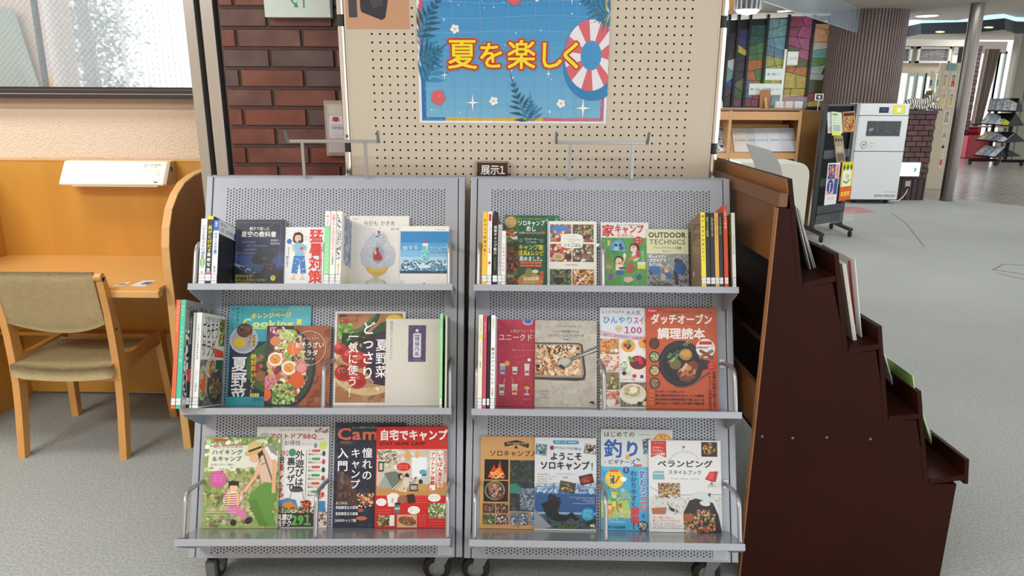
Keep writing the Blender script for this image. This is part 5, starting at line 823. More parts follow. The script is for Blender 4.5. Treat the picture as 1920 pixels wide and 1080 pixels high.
def a_youkoso(A):
    A.r(1002, 821, 1119, 991, '#cfd3d6'); A.r(1002, 912, 1119, 991, '#7d9dc0'); A.r(1002, 916, 1119, 991, '#2f5c94'); A.r(1002, 928, 1119, 991, '#2a5288'); A.b(1002, 905, 1119, 925, ['#b6c3d2', '#8fa8c4', '#5d82ac'], 60, 3, 8, 2); A.r(1002, 960, 1119, 965, '#7fa2c4'); A.r(1002, 964, 1119, 991, '#33506a'); A.b(1002, 976, 1119, 991, ['#3c4a2c', '#2c3626', '#5a6238', '#4a5a34'], 70, 2, 6, 3)
    A.p([(1036, 827), (1038, 826), (1083, 826), (1086, 829.5), (1083, 833), (1038, 833)][::-1], '#2a88ac'); A.line(1041, 828, 12, 40, 3.4, '#e8f4f8'); A.t(1039, 839.5, 6, 'タナさんにイチから教わる', '#2a6a94', .01, width=51, rot=2.5); A.e(1034.5, 840, 4, 4.4, '#7a3a3a')
    A.t(1031, 856, 16, 'ようこそ', '#141414', .045, width=61); A.t(1012, 873, 17, 'ソロキャンプ', '#141414', .045, width=93); A.t(1106, 874, 17, '！', '#141414', .01); 
    A.p([(1004, 832), (1026, 834), (1024, 856), (1003, 852)][::-1], '#7a94a8'); A.b(1005, 834, 1024, 853, ['#a8bcc8', '#4a5a64', '#5f7a8c', '#2a3238'], 20, 2, 5, 4); A.p([(1098, 831), (1119, 834), (1119, 852), (1094, 849)][::-1], '#8a7a68'); A.b(1098, 833, 1117, 850, ['#3a322c', '#b8b4ac', '#6a5a48', '#d0d0cc'], 20, 2, 5, 5); A.e(1107, 843, 6, 3, '#1a1a1a')
    for i in range(6): y = 890+i*4.4; A.r(1008, y-1.2, 1010, y+1, '#c8b04a'); A.line(1011, y-1, 9, [17, 30, 24, 19, 26, 31][i], 2, '#6a7a8c' if i % 2 else '#a0604a', i)
    A.t(1043, 888.5, 2.8, 'Welcome to Solo Camping', '#8a8a8a', width=34); A.t(1056, 895.5, 3.4, '堺 達彦', '#444444', width=9); A.p([(1051, 901), (1080, 906), (1077, 926), (1048, 921)][::-1], '#3a463c'); A.b(1052, 905, 1076, 922, ['#2c3a34', '#d8a05a', '#4a5a4c', '#7a5a3a'], 24, 1.5, 5, 6); A.p([(1085, 893), (1110, 887), (1114, 904), (1089, 910)][::-1], '#4a2a20'); A.e(1099, 899, 11, 6, '#8c2c20', 16, -14); A.b(1090, 893, 1108, 905, ['#a83a28', '#c86a3c', '#6a2018'], 16, 1.5, 4, 7, True); A.t(1085, 920, 4.2, '●●書房', '#2a6a9a', width=14); A.e(1108, 920, 5.6, 6, '#9ecbd8')
    A.p([(1015, 945), (1027, 940), (1032, 926), (1040, 928), (1046, 938), (1052, 938), (1050, 948), (1046, 956), (1048, 963), (1062, 966), (1072, 959), (1086, 972), (1080, 976), (1070, 970), (1058, 977), (1040, 976), (1028, 968)], '#15191f'); A.e(1033, 933, 5.4, 6, '#23272d'); A.l(1038, 938, 1050, 934, 4, '#15191f'); A.l(1015, 944, 1033, 982, 1.2, '#1a1a1e'); A.l(1048, 968, 1056, 983, 1.4, '#1a1a1e'); A.p([(1002, 955), (1016, 968), (1036, 987), (1020, 991), (1002, 991)], '#8a8f94'); A.l(1002, 958, 1036, 987, 1, '#3a3a3a')
    for i in range(5): A.line([1068, 1080, 1092, 1098, 1074][i], 931.5+i*2.8, 12, 1115-[1068, 1080, 1092, 1098, 1074][i], 1.8, '#c4d4e6', i)
    A.e(1102, 963, 11.8, 12, '#1f98c0', 24)
    for i in range(4): A.line(1094, 956+i*3.8, 7, 16, 2, '#c8ecf6', i)
    A.p([(1106, 985), (1108, 981), (1110, 986), (1112, 980), (1116, 987)], '#f0f0f0'); A.t(1106, 989, 2.8, 'マイナビ', '#d8e86a', width=11); A.p([(1095, 980), (1107, 974), (1118, 972), (1118, 978), (1104, 982)][::-1], '#2c3222')
faceout('r', 2, 1002.5, 1118, 821, '#cfd3d6', 'white and blue solo camp book, man reclining by lake, right rack bottom shelf', a_youkoso, t=.009, off=.0115, group=GR)
def a_tsuri(A):
    A.r(1126, 805, 1262, 995, '#cdd3d0'); A.r(1126, 876, 1262, 995, '#45a2cc'); A.p([(1126, 874), (1150, 879), (1190, 874), (1226, 880), (1262, 875), (1262, 884), (1126, 884)][::-1], '#57b0d6'); A.t(1132, 815, 11, 'はじめての', '#35353a', .025, width=59); A.t(1132, 842, 36, '釣', '#2456a4', .035); A.t(1170, 842, 32, 'り', '#2456a4', .05); A.t(1132, 867, 5, 'for', '#4a8ac4', width=6); A.t(1140, 867, 10, 'ビギナーズ', '#2b4f8e', .03, width=52); A.e(1177, 858, 4.4, 4.4, '#d8a83a'); A.e(1197, 862, 5, 2, '#6a8aa4', 12, 30); A.r(1188, 871, 1204, 875, '#b85a54')
    A.t(1198, 815, 3.6, 'COSMIC MOOK', '#666666', width=24); A.p([(1205, 824), (1218, 822), (1220, 850), (1207, 852)][::-1], '#5a6a84'); A.b(1206, 824, 1220, 850, ['#3a4f74', '#8a98ac', '#2a3048', '#c0c8d0'], 16, 2, 4, 2)
    A.e(1243, 826, 17, 14, '#e08a2c'); A.e(1243, 827, 14, 11, '#e8c43a'); A.t(1238, 819, 6, '釣り', '#8a1f1c', .03, width=12); A.t(1232, 825, 4.6, 'ニッポン', '#8a1f1c', .02, width=22)
    A.e(1152, 899, 18, 17.5, '#f0c83c', 26); A.p([(1143, 881), (1160, 881), (1160, 886), (1143, 886)][::-1], '#e05a2c'); A.line(1139, 888, 8, 26, 2.6, '#a8402c'); A.r(1144, 892, 1152, 908, '#40444a'); A.b(1144, 892, 1152, 908, ['#d8d8d0', '#22262a', '#8a8a80'], 10, 1.5, 3, 3); A.l(1154, 906, 1161, 893, 2.6, '#a0522c'); A.e(1169, 899, 6, 4.4, '#f3efe6'); A.l(1127, 876, 1142, 916, .8, '#3a3a3a'); A.e(1174, 882, 6, 6.4, '#2f4f90'); A.v(1174, 877, 4, '日本', '#e8ecf4')
    A.v(1206, 882, 16, '釣れるコツ', '#f2f6f8', .09, 15.6); A.v(1206, 882, 16, '釣れるコ', '#2456a4', .03, 15.6); A.v(1206, 929, 16, 'コツ', '#d2402e', .05, 15.6); A.v(1206, 963, 8, 'を', '#2b4f8e', .03); A.v(1188, 882, 12, 'わかりやすく', '#26477e', .03, 11.6); A.v(1190, 951, 16, '解説', '#d8382c', .06, 16); A.t(1184, 986, 14, '！', '#26303c', .03)
    A.r(1126, 938, 1180, 970, '#a8c860'); A.b(1130, 955, 1182, 972, ['#d8d4b0', '#c8c49a', '#b4b890'], 20, 2, 6, 4); A.b(1140, 918, 1184, 940, ['#6ab86a', '#8acc7a'], 20, 3, 7, 5); A.e(1151, 930, 4.6, 5, '#f0c49a'); A.e(1151, 925.5, 5.4, 3, '#e8c24a'); A.p([(1146, 935), (1157, 935), (1158, 950), (1146, 950)], '#3f9a78'); A.p([(1147, 940), (1155, 940), (1155, 950), (1147, 950)], '#e8c84a'); A.l(1149, 950, 1149, 960, 2.4, '#c8603a'); A.l(1156, 950, 1159, 959, 2.4, '#c8603a'); A.l(1156, 938, 1164, 932, 2, '#f0c49a'); A.p([(1159, 944), (1166, 944), (1165, 952), (1160, 951)], '#d04848'); A.p([(1163, 918), (1168, 915), (1173, 922), (1179, 946), (1171, 936), (1164, 930)], '#8faab8'); A.e(1167, 919, 3, 3.6, '#a8bcc8'); A.e(1143, 951, 3.6, 4, '#f0c49a'); A.p([(1139, 948), (1147, 948), (1145, 945), (1141, 945)], '#c84a3a'); A.p([(1140, 956), (1147, 956), (1148, 965), (1139, 965)], '#e08a3a')
    A.line(1139, 973, 7, 22, 2.4, '#e8f4f8'); A.t(1139, 978, 4.8, 'つり方がひと目でわかる', '#f0f8fa', width=34); A.t(1139, 988, 5.6, '釣りのお悩み相談', '#12406e', .01, width=33); A.e(1205, 985, 9.5, 9.5, '#2c3440'); A.b(1197, 977, 1213, 993, ['#c8c0b0', '#3a4a5a', '#8a6a4a', '#e0e0dc'], 16, 1.5, 4, 6, True)
faceout('r', 2, 1127, 1262, 805, '#cdd3d0', 'blue and white fishing guide partly behind the white balcony camping book', a_tsuri, t=.007, group=GR)
def a_veranda(A):
    A.r(1217, 826, 1353, 997, '#dcdddd'); A.p([(1221, 827), (1250, 827), (1250, 859), (1235.5, 853), (1221, 859)][::-1], '#c8302c'); A.t(1226, 831.5, 2.8, 'ベランピング', '#f4d0c8', width=19); A.t(1224, 840, 4.8, 'ハウツー、', '#f8ecd8', .03, width=23); A.t(1224, 846, 4.8, 'アイテム、', '#f8ecd8', .03, width=23); A.t(1222.5, 852, 4.8, 'レシピが満載', '#f8ecd8', .03, width=25)
    A.r(1316, 828.5, 1346, 856, '#2a1a12'); A.b(1318, 830, 1345, 854, ['#4a2c18', '#c8802c', '#e8a83a', '#1c120e', '#7a4a20'], 34, 2, 5, 2, True); A.p([(1281, 836), (1287, 838.5), (1281.5, 841)], '#c8302c'); A.l(1281, 835, 1281, 844, .5, '#444444')
    txt = 'おうちキャンプ＆アウトドア'
    for i, ch in enumerate(txt): a = R(-152+124*i/(len(txt)-1)); A._g(ch, 1284+29*math.cos(a)-2, 872+25*math.sin(a)+1.5, 4, '#3a3836', 0, 1)
    A.t(1233, 870, 14.5, 'ベランピング', '#1c1b1a', .035, width=104); A.t(1253, 886, 9, 'スタイルブック', '#2c2b2a', .01, width=63); A.t(1258, 897.5, 2.8, 'Veranda - Glamping - Style Book', '#7a7a78', width=54)
    A.p([(1224, 887), (1228, 884), (1245, 884), (1246, 900), (1224, 900)][::-1], '#7cb0ae'); A.r(1225, 888, 1245, 889.4, '#d8e4e0'); A.p([(1331, 884), (1347, 883), (1342, 903), (1335, 903), (1322, 898)][::-1], '#b8262c'); A.p([(1331, 886), (1339, 885), (1337, 900), (1326, 897)][::-1], '#d84a48')
    for x in (1327, 1333, 1337, 1343): A.l(1334, 904, x, 913, .7, '#3a3a3a')
    A.r(1234, 906, 1275, 934, '#b58a5a'); A.b(1234, 906, 1275, 934, ['#d8a85a', '#8a5a34', '#3a3a44', '#c85a34', '#6a8a4a', '#e0c890', '#4a6a8a'], 60, 1.5, 5, 4)
    A.r(1219, 934, 1353, 962, '#cfd0cc'); A.b(1219, 928, 1353, 958, ['#c4c6c2', '#d4d4d0', '#a8aca8', '#b8bab4', '#dcdcd8'], 60, 2, 6, 5); A.l(1219, 914, 1240, 925, .6, '#55555a'); A.l(1275, 928, 1353, 926, .6, '#66666a')
    A.p([(1221, 953), (1249, 951), (1247, 964), (1223, 964)][::-1], '#a86a44'); A.l(1251, 944, 1266, 964, 1.4, '#26262a'); A.p([(1253, 950), (1275, 958), (1270, 961), (1257, 958)][::-1], '#26262a'); A.b(1262, 948, 1280, 962, ['#e0dcd0', '#b0a890'], 10, 2, 5, 6)
    A.p([(1280, 962), (1288, 940), (1298, 926), (1312, 921), (1328, 924), (1342, 938), (1350, 962), (1353, 995), (1346, 975), (1336, 948)][::-1], '#cfd2d4'); A.p([(1281, 960), (1292, 938), (1304, 934), (1336, 942), (1346, 965), (1352, 997), (1310, 997), (1286, 990), (1281, 975)][::-1], '#23221f'); A.e(1321, 943, 10, 5, '#d4d6d6', 16, 8); A.p([(1326, 926), (1332, 923), (1331, 932)], '#2f3440'); A.b(1281, 962, 1340, 996, ['#3a2c20', '#7c4a2a', '#c8803a', '#26221e', '#5a6a34', '#b8b0a0', '#8a3a2a', '#d8a850'], 110, 2, 6, 7); A.p([(1280, 964), (1297, 962), (1296, 976), (1283, 977)][::-1], '#a4552c'); A.b(1305, 955, 1330, 966, ['#d8a04a', '#e8c88a', '#c0502c'], 26, 1, 3, 8); A.b(1296, 975, 1340, 996, ['#d0b04a', '#6a3a24', '#2a3a2a', '#c84a3a', '#1e1e1c'], 40, 2, 5, 9)
    A.p([(1219, 965), (1280, 965), (1280, 990), (1219, 990)][::-1], '#dedbd4'); A.t(1223, 970, 5.4, '今こそ楽しみたい、', '#b8324a', .02, width=42); A.t(1223, 976, 5.4, '新しいアウトドアスタイル！', '#b8324a', .02, width=54); A.line(1223, 980, 14, 42, 2.4, '#6a5a54', 1); A.line(1223, 984, 16, 54, 2.4, '#4a4440', 2); A.line(1223, 988, 15, 54, 2, '#4a4440', 3)
faceout('r', 2, 1217, 1352.5, 826, '#dcdddd', 'white balcony camping style book with a tent cover, rightmost right rack bottom shelf', a_veranda, t=.011, off=.009, group=GR)
# ------------------------------------------------------------------ pegboard screen with chrome posts
YP = 2.34
pb = thing('pegboard_screen', 'beige pegboard screen between two chrome posts, standing behind the grey racks', 'pegboard', (.027, YP, 0))
pegm = M('beige_pegboard', '#d0c4b0', .5, noise=(2.5, .05))
def peg_mesh():
    v = []; f = []; p_ = .0254; x0 = -.510; z0 = .62; nc, nr = 40, 55
    for c in range(nc):
        for r in range(nr):
            xa = x0+c*p_; za = z0+r*p_; o = len(v); cx, cz = xa+p_/2, za+p_/2; q = .0034
            v += [(xa, 0, za), (cx, 0, za), (xa+p_, 0, za), (xa+p_, 0, cz), (xa+p_, 0, za+p_), (cx, 0, za+p_), (xa, 0, za+p_), (xa, 0, cz)]
            v += [(cx+q*math.cos(R(225+45*k)), 0, cz+q*math.sin(R(225+45*k))) for k in range(8)]
            v += [(cx+q*math.cos(R(225+45*k)), .0035, cz+q*math.sin(R(225+45*k))) for k in range(8)]
            f += [(o+k, o+(k+1) % 8, o+8+(k+1) % 8, o+8+k) for k in range(8)]+[(o+8+k, o+8+(k+1) % 8, o+16+(k+1) % 8, o+16+k) for k in range(8)]
    xe, ze = x0+nc*p_, z0+nr*p_
    for a, b, c, d in ((-.578, x0, .35, 2.05), (xe, .578, .35, 2.05), (x0, xe, .35, z0), (x0, xe, ze, 2.05)):
        k = len(v); v += [(a, 0, c), (b, 0, c), (b, 0, d), (a, 0, d)]; f.append((k, k+1, k+2, k+3))
    me = bpy.data.meshes.new('perforated_board'); me.from_pydata(v, [], f); me.materials.append(pegm); return me
o = bpy.data.objects.new('perforated_board', peg_mesh()); COL.objects.link(o); o.parent = pb
MB().box(-.578, .578, .020, .023, .35, 2.05).build('back_board', M('dark_hardboard', '#2c2420', .8), pb)
for sx in (-1, 1):
    MB().box(sx*.578-.003, sx*.578+.003, -.001, .024, .35, 2.05).build('board_edge', pegm, pb)
    MB().lathe([(.0125, .02), (.0125, 1.235)], (sx*.593, .01, 0), 16).lathe([(.0125, 1.27), (.0125, 1.62)], (sx*.593, .01, 0), 16).lathe([(.0125, 1.655), (.0125, 2.1)], (sx*.593, .01, 0), 16).build('post', chrome, pb)
    MB().lathe([(.0105, 1.235), (.0105, 1.27)], (sx*.593, .01, 0), 14).lathe([(.0105, 1.62), (.0105, 1.655)], (sx*.593, .01, 0), 14).build('collar', black, pb)
    MB().ell((sx*.593, -.012, 1.158), (.010, .008, .010), 12, 8).build('clamp_knob', chrome, pb)
    MB().box(sx*.593-.02, sx*.593+.02, -.03, .28, 0, .02).build('foot', chrome, pb, bevel=.004)
# big summer poster
pl, pr, pbz = at(787, 230, YP).x, at(1136, 230, YP).x, at(960, 231, YP).z; pw = pr-pl; ph_ = pw/1.414
def a_poster(A):
    W = '#e9ebf2'; A.r(787, -18, 1136, 230, W)
    A.r(792, -14, 1131, 226, '#2f83bd')
    for i in range(12): y = -14+i*20; c = [int(a+(b-a)*i/11) for a, b in ((0x2e, 0x76), (0x8a, 0xb4), (0xc8, 0xd6))]; A.r(792, y, 1131, y+20.2 if i < 11 else 226, '#%02x%02x%02x' % tuple(c))
    A.r(792, 130, 800, 226, '#1a70b0'); A.r(792, -14, 798, 30, '#d0525a'); A.r(790, 22, 794, 90, '#d86070'); A.r(792, 220, 836, 226, '#1470b0'); A.r(836, 220, 1018, 226, '#e0b02c'); A.r(1018, 220, 1131, 226, '#d0606c'); A.r(1125, 160, 1131, 226, '#c85868'); A.r(1127, -14, 1131, 60, '#d8c03a')
    def wob(x, k): return 2.5*math.sin(x*.021+k)
    for k in range(10):
        y = -8+k*25.5
        for x in range(796, 1124, 16): A.l(x, y+wob(x, k), x+16, y+wob(x+16, k), .7, '#7fb8da')
    for k in range(14):
        x = 802+k*25
        for y in range(-12, 216, 16): A.l(x+wob(y*3, k)*.6, y, x+wob(y*3+48, k)*.6, y+16, .7, '#7fb8da')
    rnd = random.Random(8)
    for _ in range(44): A.e(rnd.uniform(800, 1120), rnd.uniform(-10, 214), *(2*[rnd.uniform(.6, 1.7)]), '#dcebf6', 8)
    def frond(x, y, ang, L_, n, col, sp=30, wd=3.2, curl=0):
        n = max(4, int(n*.85)); wd *= 1.0; sp *= 1.35
        a = R(ang); px_, py_ = x, y
        for i in range(n):
            t = i/(n-1); ll = sp*(1-.55*t)*(.6+.4*math.sin(math.pi*min(1, t*1.4+.15))); step = L_/n
            for sgn in (-1, 1):
                b = a+sgn*R(58-22*t); q = wd*(1-.35*t); ex, ey = px_+ll*math.cos(b), py_-ll*math.sin(b); mx_, my_ = px_+ll*.45*math.cos(b+sgn*-.12), py_-ll*.45*math.sin(b+sgn*-.12); nx, ny = math.sin(b)*q, math.cos(b)*q
                A.p([(px_, py_), (mx_+nx, my_+ny), (ex, ey), (mx_-nx, my_-ny)], col)
            nx_, ny_ = px_+step*math.cos(a), py_-step*math.sin(a); A.l(px_, py_, nx_, ny_, 1, '#1f6a90'); px_, py_ = nx_, ny_; a += R(curl)
        A.p([(px_-1, py_), (px_+sp*.5*math.cos(a), py_-sp*.5*math.sin(a)), (px_+1, py_+1)], col)
    for q in ((790, 110, 75, 75, 8, '#2b84b4', 30, 4), (800, 155, 60, 60, 7, '#2f88b8', 34, 4)): frond(*q)
    frond(788, 78, 62, 78, 9, '#12566a', 32, 3.4, -1); frond(790, 118, 24, 44, 6, '#15607a', 34, 3.2, 2); frond(786, 120, -20, 30, 5, '#1f6f95', 36, 3)
    frond(990, 226, 118, 78, 9, '#135672', 26, 3.2, -2); frond(998, 226, 95, 40, 6, '#2a7fae', 24, 2.6)
    def flower(cx, cy, r):
        for k in range(5): a = 6.283*k/5+.5; A.e(cx+r*.62*math.cos(a), cy+r*.62*math.sin(a), r*.46, r*.40, '#eef0f4', 12)
        A.e(cx, cy, r*.26, r*.26, '#e0b84a', 10)
    for q in ((856, 64, 8), (1005, 9, 8), (926, 190, 8), (1051, 194, 8)): flower(*q)
    def hib(cx, cy, r):
        for k in range(5): a = 6.283*k/5+.2; A.e(cx+r*.5*math.cos(a), cy+r*.55*math.sin(a), r*.55, r*.55, '#d9606a', 12)
        A.l(cx, cy, cx+4, cy-6, 1.2, '#e8a04a')
    hib(823, 184, 13); hib(963, 9, 14)
    def spark(cx, cy, r, q=.22):
        P_ = []
        for k in range(8): a = -6.283*k/8; rr = r if k % 2 == 0 else r*q*.75; P_.append((cx+rr*math.cos(a)*(.75 if k % 4 == 0 else 1), cy+rr*math.sin(a)))
        A.poly([(cx, cy)]+P_, '#f2f4f8', [(0, 1+k, 1+(k+1) % 8) for k in range(8)]); A.up()
    for q in ((846, -2, 20), (905, 10, 9), (836, 144, 8), (887, 193, 16), (1027, 141, 8), (1067, 6, 17), (1092, 202, 19), (1030, 209, 6), (864, 211, 4)): spark(*q)
    A.e(1109, 130, 54, 58, '#2a80b8', 36)
    cx, cy, r1, r2 = 1104, 109, 48, 62; n = 14
    for k in range(n):
        for j in range(3):
            a0, a1 = 6.2832*(k+j/3)/n+.12, 6.2832*(k+(j+1)/3)/n+.12; c = '#d9646c' if k % 2 else '#e8e6ec'
            A.poly([(cx+r1*math.cos(a0), cy+r2*math.sin(a0)), (cx+r1*math.cos(a1), cy+r2*math.sin(a1)), (cx+19*math.cos(a1), cy+26*math.sin(a1)), (cx+19*math.cos(a0), cy+26*math.sin(a0))], c)
    A.up(); A.e(1104, 109, 19, 26, '#3b93ca', 26)
    frond(1136, 36, 152, 60, 8, '#236f90', 30, 3, 2); frond(1138, 40, 200, 24, 4, '#2c7590', 30, 2.6)
    for bo, c in ((.085, '#d07880'), (.065, '#b3261e'), (.0, '#f6e01e')):
        for i, ch in enumerate('夏を楽しく'):
            A._g(ch, [841, 897, 950, 1004, 1043][i], 128, [56, 50, 54, 52, 52][i], c, bo if bo else .02, 1, 0, 16 if bo else 4)
        A.up(4)
b = bpy.data.objects.new('summer_poster', None); COL.objects.link(b); b.location = (pl, YP-.0012, pbz); tag(b, 'large glossy blue pool poster reading 夏を楽しく with palm leaves and a swim ring', 'poster')
MB().box(0, pw, -.0006, .0006, 0, ph_).build('sheet', paper, b); A = Art((787, 230-349/1.414, 1136, 230), pw, ph_); a_poster(A); A.build('poster_print', b, (0, -.0006, 0))
tl, tr_, tz = at(650, 55, YP).x, at(768, 55, YP).x, at(700, 54, YP).z
b = bpy.data.objects.new('tan_poster', None); COL.objects.link(b); b.location = (tl, YP-.0012, tz); tag(b, 'tan laminated poster with a black silhouette, upper left corner of the pegboard', 'poster')
MB().box(0, tr_-tl, -.0006, .0006, 0, .28).build('sheet', paper, b)
A = Art((648, -90, 768, 55), tr_-tl, .28, '#c89674'); A.p([(677, -60), (764, -60), (764, 6), (740, 8), (730, 8), (723, 38), (716, 42), (678, 30), (676, 24)], '#24242a'); A.r(654, -60, 670, 38, '#3a3a44'); A.p([(690, 2), (722, 2), (718, 20), (700, 24)], '#3d3f48'); A.build('poster_print', b, (0, -.0006, 0))
# exhibit sign in chrome holder
p0, p1 = at(893, 332, 2.30), at(953, 305, 2.30)
b = bpy.data.objects.new('exhibit_sign', None); COL.objects.link(b); b.location = (p0.x, 2.318, p0.z-.004); tag(b, 'small brown sign reading 展示1 in a silver frame on the pegboard', 'sign')
w_, h_ = p1.x-p0.x, p1.z-p0.z+.004
MB().box(0, w_, 0, .0205, 0, h_).build('sign_plate', M('sign_brown', '#3e231f', .4), b)
fr = MB(); q = .0016
for r4 in ((0, w_, 0, q), (0, w_, h_-q, h_), (0, q, 0, h_), (w_-q, w_, 0, h_)): fr.box(r4[0], r4[1], -.002, .006, r4[2], r4[3])
fr.build('sign_frame', chrome, b)
A = Art((893, 305, 953, 332), w_, h_, '#40251f'); A.t(901, 318.5, 18, '展示1', '#f2eeea', .03, width=46); A.build('sign_print', b, (0, 0, 0))
# arrow sign and shutter call box on the brick pier
p0, p1 = at(497, 32, 2.66), at(618, 0, 2.66)
b = bpy.data.objects.new('arrow_sign', None); COL.objects.link(b); b.location = (p0.x, 2.66, p0.z); tag(b, 'pale white sign with teal arrows on the brick pier', 'sign')
MB().box(0, p1.x-p0.x, .0, .036, 0, .22).build('sign_board', M('sign_white', '#dde8e2', .4), b)
A = Art((497, -65, 618, 32), p1.x-p0.x, .22, '#dbe8e1')
for pts in (((533, -6), (540, 3), (549, 6)), ((545, -8), (547, 6), (553, 13), (558, 15)), ((571, -6), (570, 19)), ((571, 4), (580, 2), (590, -6))):
    for i in range(len(pts)-1): A.l(*pts[i], *pts[i+1], 3, '#2f9a86')
A.p([(557, 9), (560, 18), (551, 17)], '#2f9a86'); A.r(530, -40, 585, -20, '#2f9a86'); A.build('sign_print', b, (0, 0, 0))
p0, p1 = at(616, 292, 2.69), at(611, 188, 2.69)
b = bpy.data.objects.new('shutter_switch_box', None); COL.objects.link(b); b.location = (p0.x-.002, 2.672, p0.z); tag(b, 'shutter release box with red arrow label let into the brick pier', 'switch box')
hh = p1.z-p0.z; MB().box(0, .13, .0, .0365, 0, hh).build('box_frame', M('satin_alu', '#a59b95', .4, metal=.4), b, bevel=.003); MB().box(.010, .12, -.004, .0, .012, hh-.012).build('cover_panel', M('box_beige', '#c5bab2', .5), b, bevel=.002)
A = Art((0, 0, 100, 100), .10, hh-.03); A.r(4, 1, 80, 20, '#d8cfc0'); A.r(4, 22, 74, 68, '#e6e6ee'); A.p([(18, 25), (40, 25), (40, 31), (48, 31), (29, 36), (10, 31), (18, 31)], '#c0283c'); A.t(9, 42, 6, 'シャッター', '#333355', .01, width=46); A.t(9, 48, 6, '手動閉鎖装置', '#333355', .01, width=56)
for i in range(5): A.line(8, 52+i*2.8, 10, 58, 1.6, '#555577', i)
A.line(8, 65, 9, 56, 1.4, '#c83a4a'); A.build('box_print', b, (.014, -.004, .014))

# ------------------------------------------------------------------ study carrel
XC0, XC1, YF, YB_, DT = -2.36, -1.385, 2.62, 3.165, .695
tc_ = thing('study_carrel', 'golden wood study carrel against the left wall', 'study carrel', (-1.87, 2.9, 0))
def wb(m, n, mt, **k): return m.build(n, mt, tc_, world=True, **k)
wb(MB().box(XC0, XC1, YB_, 3.195, .02, 1.125), 'back_panel', wood)
wb(MB().box(XC0, XC1, YB_-.003, 3.195, 1.125, 1.132), 'top_edge', wood_l)
wb(MB().box(XC0+.002, XC1-.002, 2.615, YB_, DT-.012, DT), 'desk_top', M('desk_laminate', '#e2a95f', .33, noise=(3, .05), coat=.2))
wb(MB().box(XC0+.002, XC1-.002, 2.605, 2.64, DT-.038, DT-.011), 'desk_edge', wood_l, bevel=.003)
wb(MB().box(XC0+.002, XC1-.002, 3.02, 3.04, .385, DT-.04), 'modesty_panel', wood)
wb(MB().box(XC0+.002, XC1-.002, 2.98, 3.06, .37, .385), 'lower_rail', wood)
prof = [(3.195, 1.10), (3.06, 1.098), (2.95, 1.088), (2.86, 1.068), (2.79, 1.032), (2.73, .98), (2.69, .91), (2.67, .84), (2.664, .76), (2.665, .66), (2.658, .47), (2.65, .25), (2.648, .0), (3.195, 0)]
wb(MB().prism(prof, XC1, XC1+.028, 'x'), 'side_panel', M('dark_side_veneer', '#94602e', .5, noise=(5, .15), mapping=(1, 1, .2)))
ed = MB(); 
for i in range(len(prof)-2):
    (ya, za), (yb, zb) = prof[i], prof[i+1]; d = Vector((0, yb-ya, zb-za)).normalized(); n = Vector((0, d.z, -d.y))
    n2 = Vector((0, 0, 0))+n*.003
    ed.hull8([(XC1-.001, ya+n2.y*-1, za+n2.z*-1), (XC1+.029, ya-n2.y, za-n2.z), (XC1+.029, ya+n2.y, za+n2.z), (XC1-.001, ya+n2.y, za+n2.z)], [(XC1-.001, yb-n2.y, zb-n2.z), (XC1+.029, yb-n2.y, zb-n2.z), (XC1+.029, yb+n2.y, zb+n2.z), (XC1-.001, yb+n2.y, zb+n2.z)])
wb(ed, 'edge_band', wood_l)
prof2 = [(3.195, 1.10), (3.02, 1.09), (2.93, 1.03), (2.90, .9), (2.90, 0), (3.195, 0)]
wb(MB().prism([(y-.27 if y < 3.1 else y, z) for y, z in prof2], XC0-.028, XC0, 'x'), 'side_panel', wood)
lm = thing('desk_lamp_box', 'white box shaped fluorescent task lamp fixed under the carrel back rim', 'lamp', (-1.74, 3.15, 1.04))
l0, l1 = at(110, 340, 3.06).x+1.74, at(306, 340, 3.06).x+1.74
MB().prism([(.014, .088), (-.03, .088), (-.092, -.002), (-.090, -.010), (.014, -.010)], l0, l1+.0, 'x').build('housing', M('lamp_cream', '#f1efdf', .4), lm, bevel=.003)
MB().prism([(.013, .087), (-.03, .087), (-.090, -.002), (-.088, -.009), (.013, -.009)], l1, l1+.012, 'x').build('end_cap', M('lamp_cap', '#b8a58c', .5), lm)
MB().box(l0+.05, l1-.03, -.085, -.03, -.016, -.010).build('tube_cover', M('lamp_diffuser', '#e8e8de', .3), lm); MB().box(l1+.012, l1+.0135, -.035, -.022, .045, .065).build('switch', black, lm)
A = Art((0, 0, 220, 40), l1-l0, .108); A.line(172, 5, 12, 36, 3, '#888888'); A.line(172, 9, 10, 30, 2, '#999999'); A.e(204, 21, 4, 4, '#cfcfc4'); A.e(204, 21, 3.2, 3.2, '#efeee0'); A.t(199, 37, 3, 'National'[:0]+'■■■', '#444444', width=8)
uu, vv = Vector((1, 0, 0)), Vector((0, .062, .09)).normalized(); A.build('lamp_label', lm, T=sheet_T((l0, -.0925, -.002), uu, vv), mat=INKM)
for nm, lb, pts, c in (('qr_card', 'small white card lying on the carrel desk, left of the blue one', ((207, 536), (236, 529), (246, 529), (231, 537)), '#e6dcd0'), ('blue_card', 'small blue and white card lying on the carrel desk', ((244, 536), (268, 526), (294, 526), (272, 537)), '#dfe4ec')):
    P_ = [atz(x, y, DT+.001) for x, y in pts]; c0 = sum(P_, Vector())/4; b = thing(nm.replace('qr_', 'paper_'), lb, 'card', (c0.x, c0.y, DT))
    MB().prism([(p.x-c0.x, p.y-c0.y) for p in P_], .0004, .0014, 'z').build('card_sheet', M('card_'+c[1:], c, .4), b)
    m2 = MB().prism([((p.x-c0.x)*.55+(.012 if 'blue' in nm else 0), (p.y-c0.y)*.45) for p in P_], .0014, .0018, 'z'); m2.build('card_print', M('card_ink_'+nm, '#6a6f8c' if 'blue' in nm else '#8c8480', .5), b)

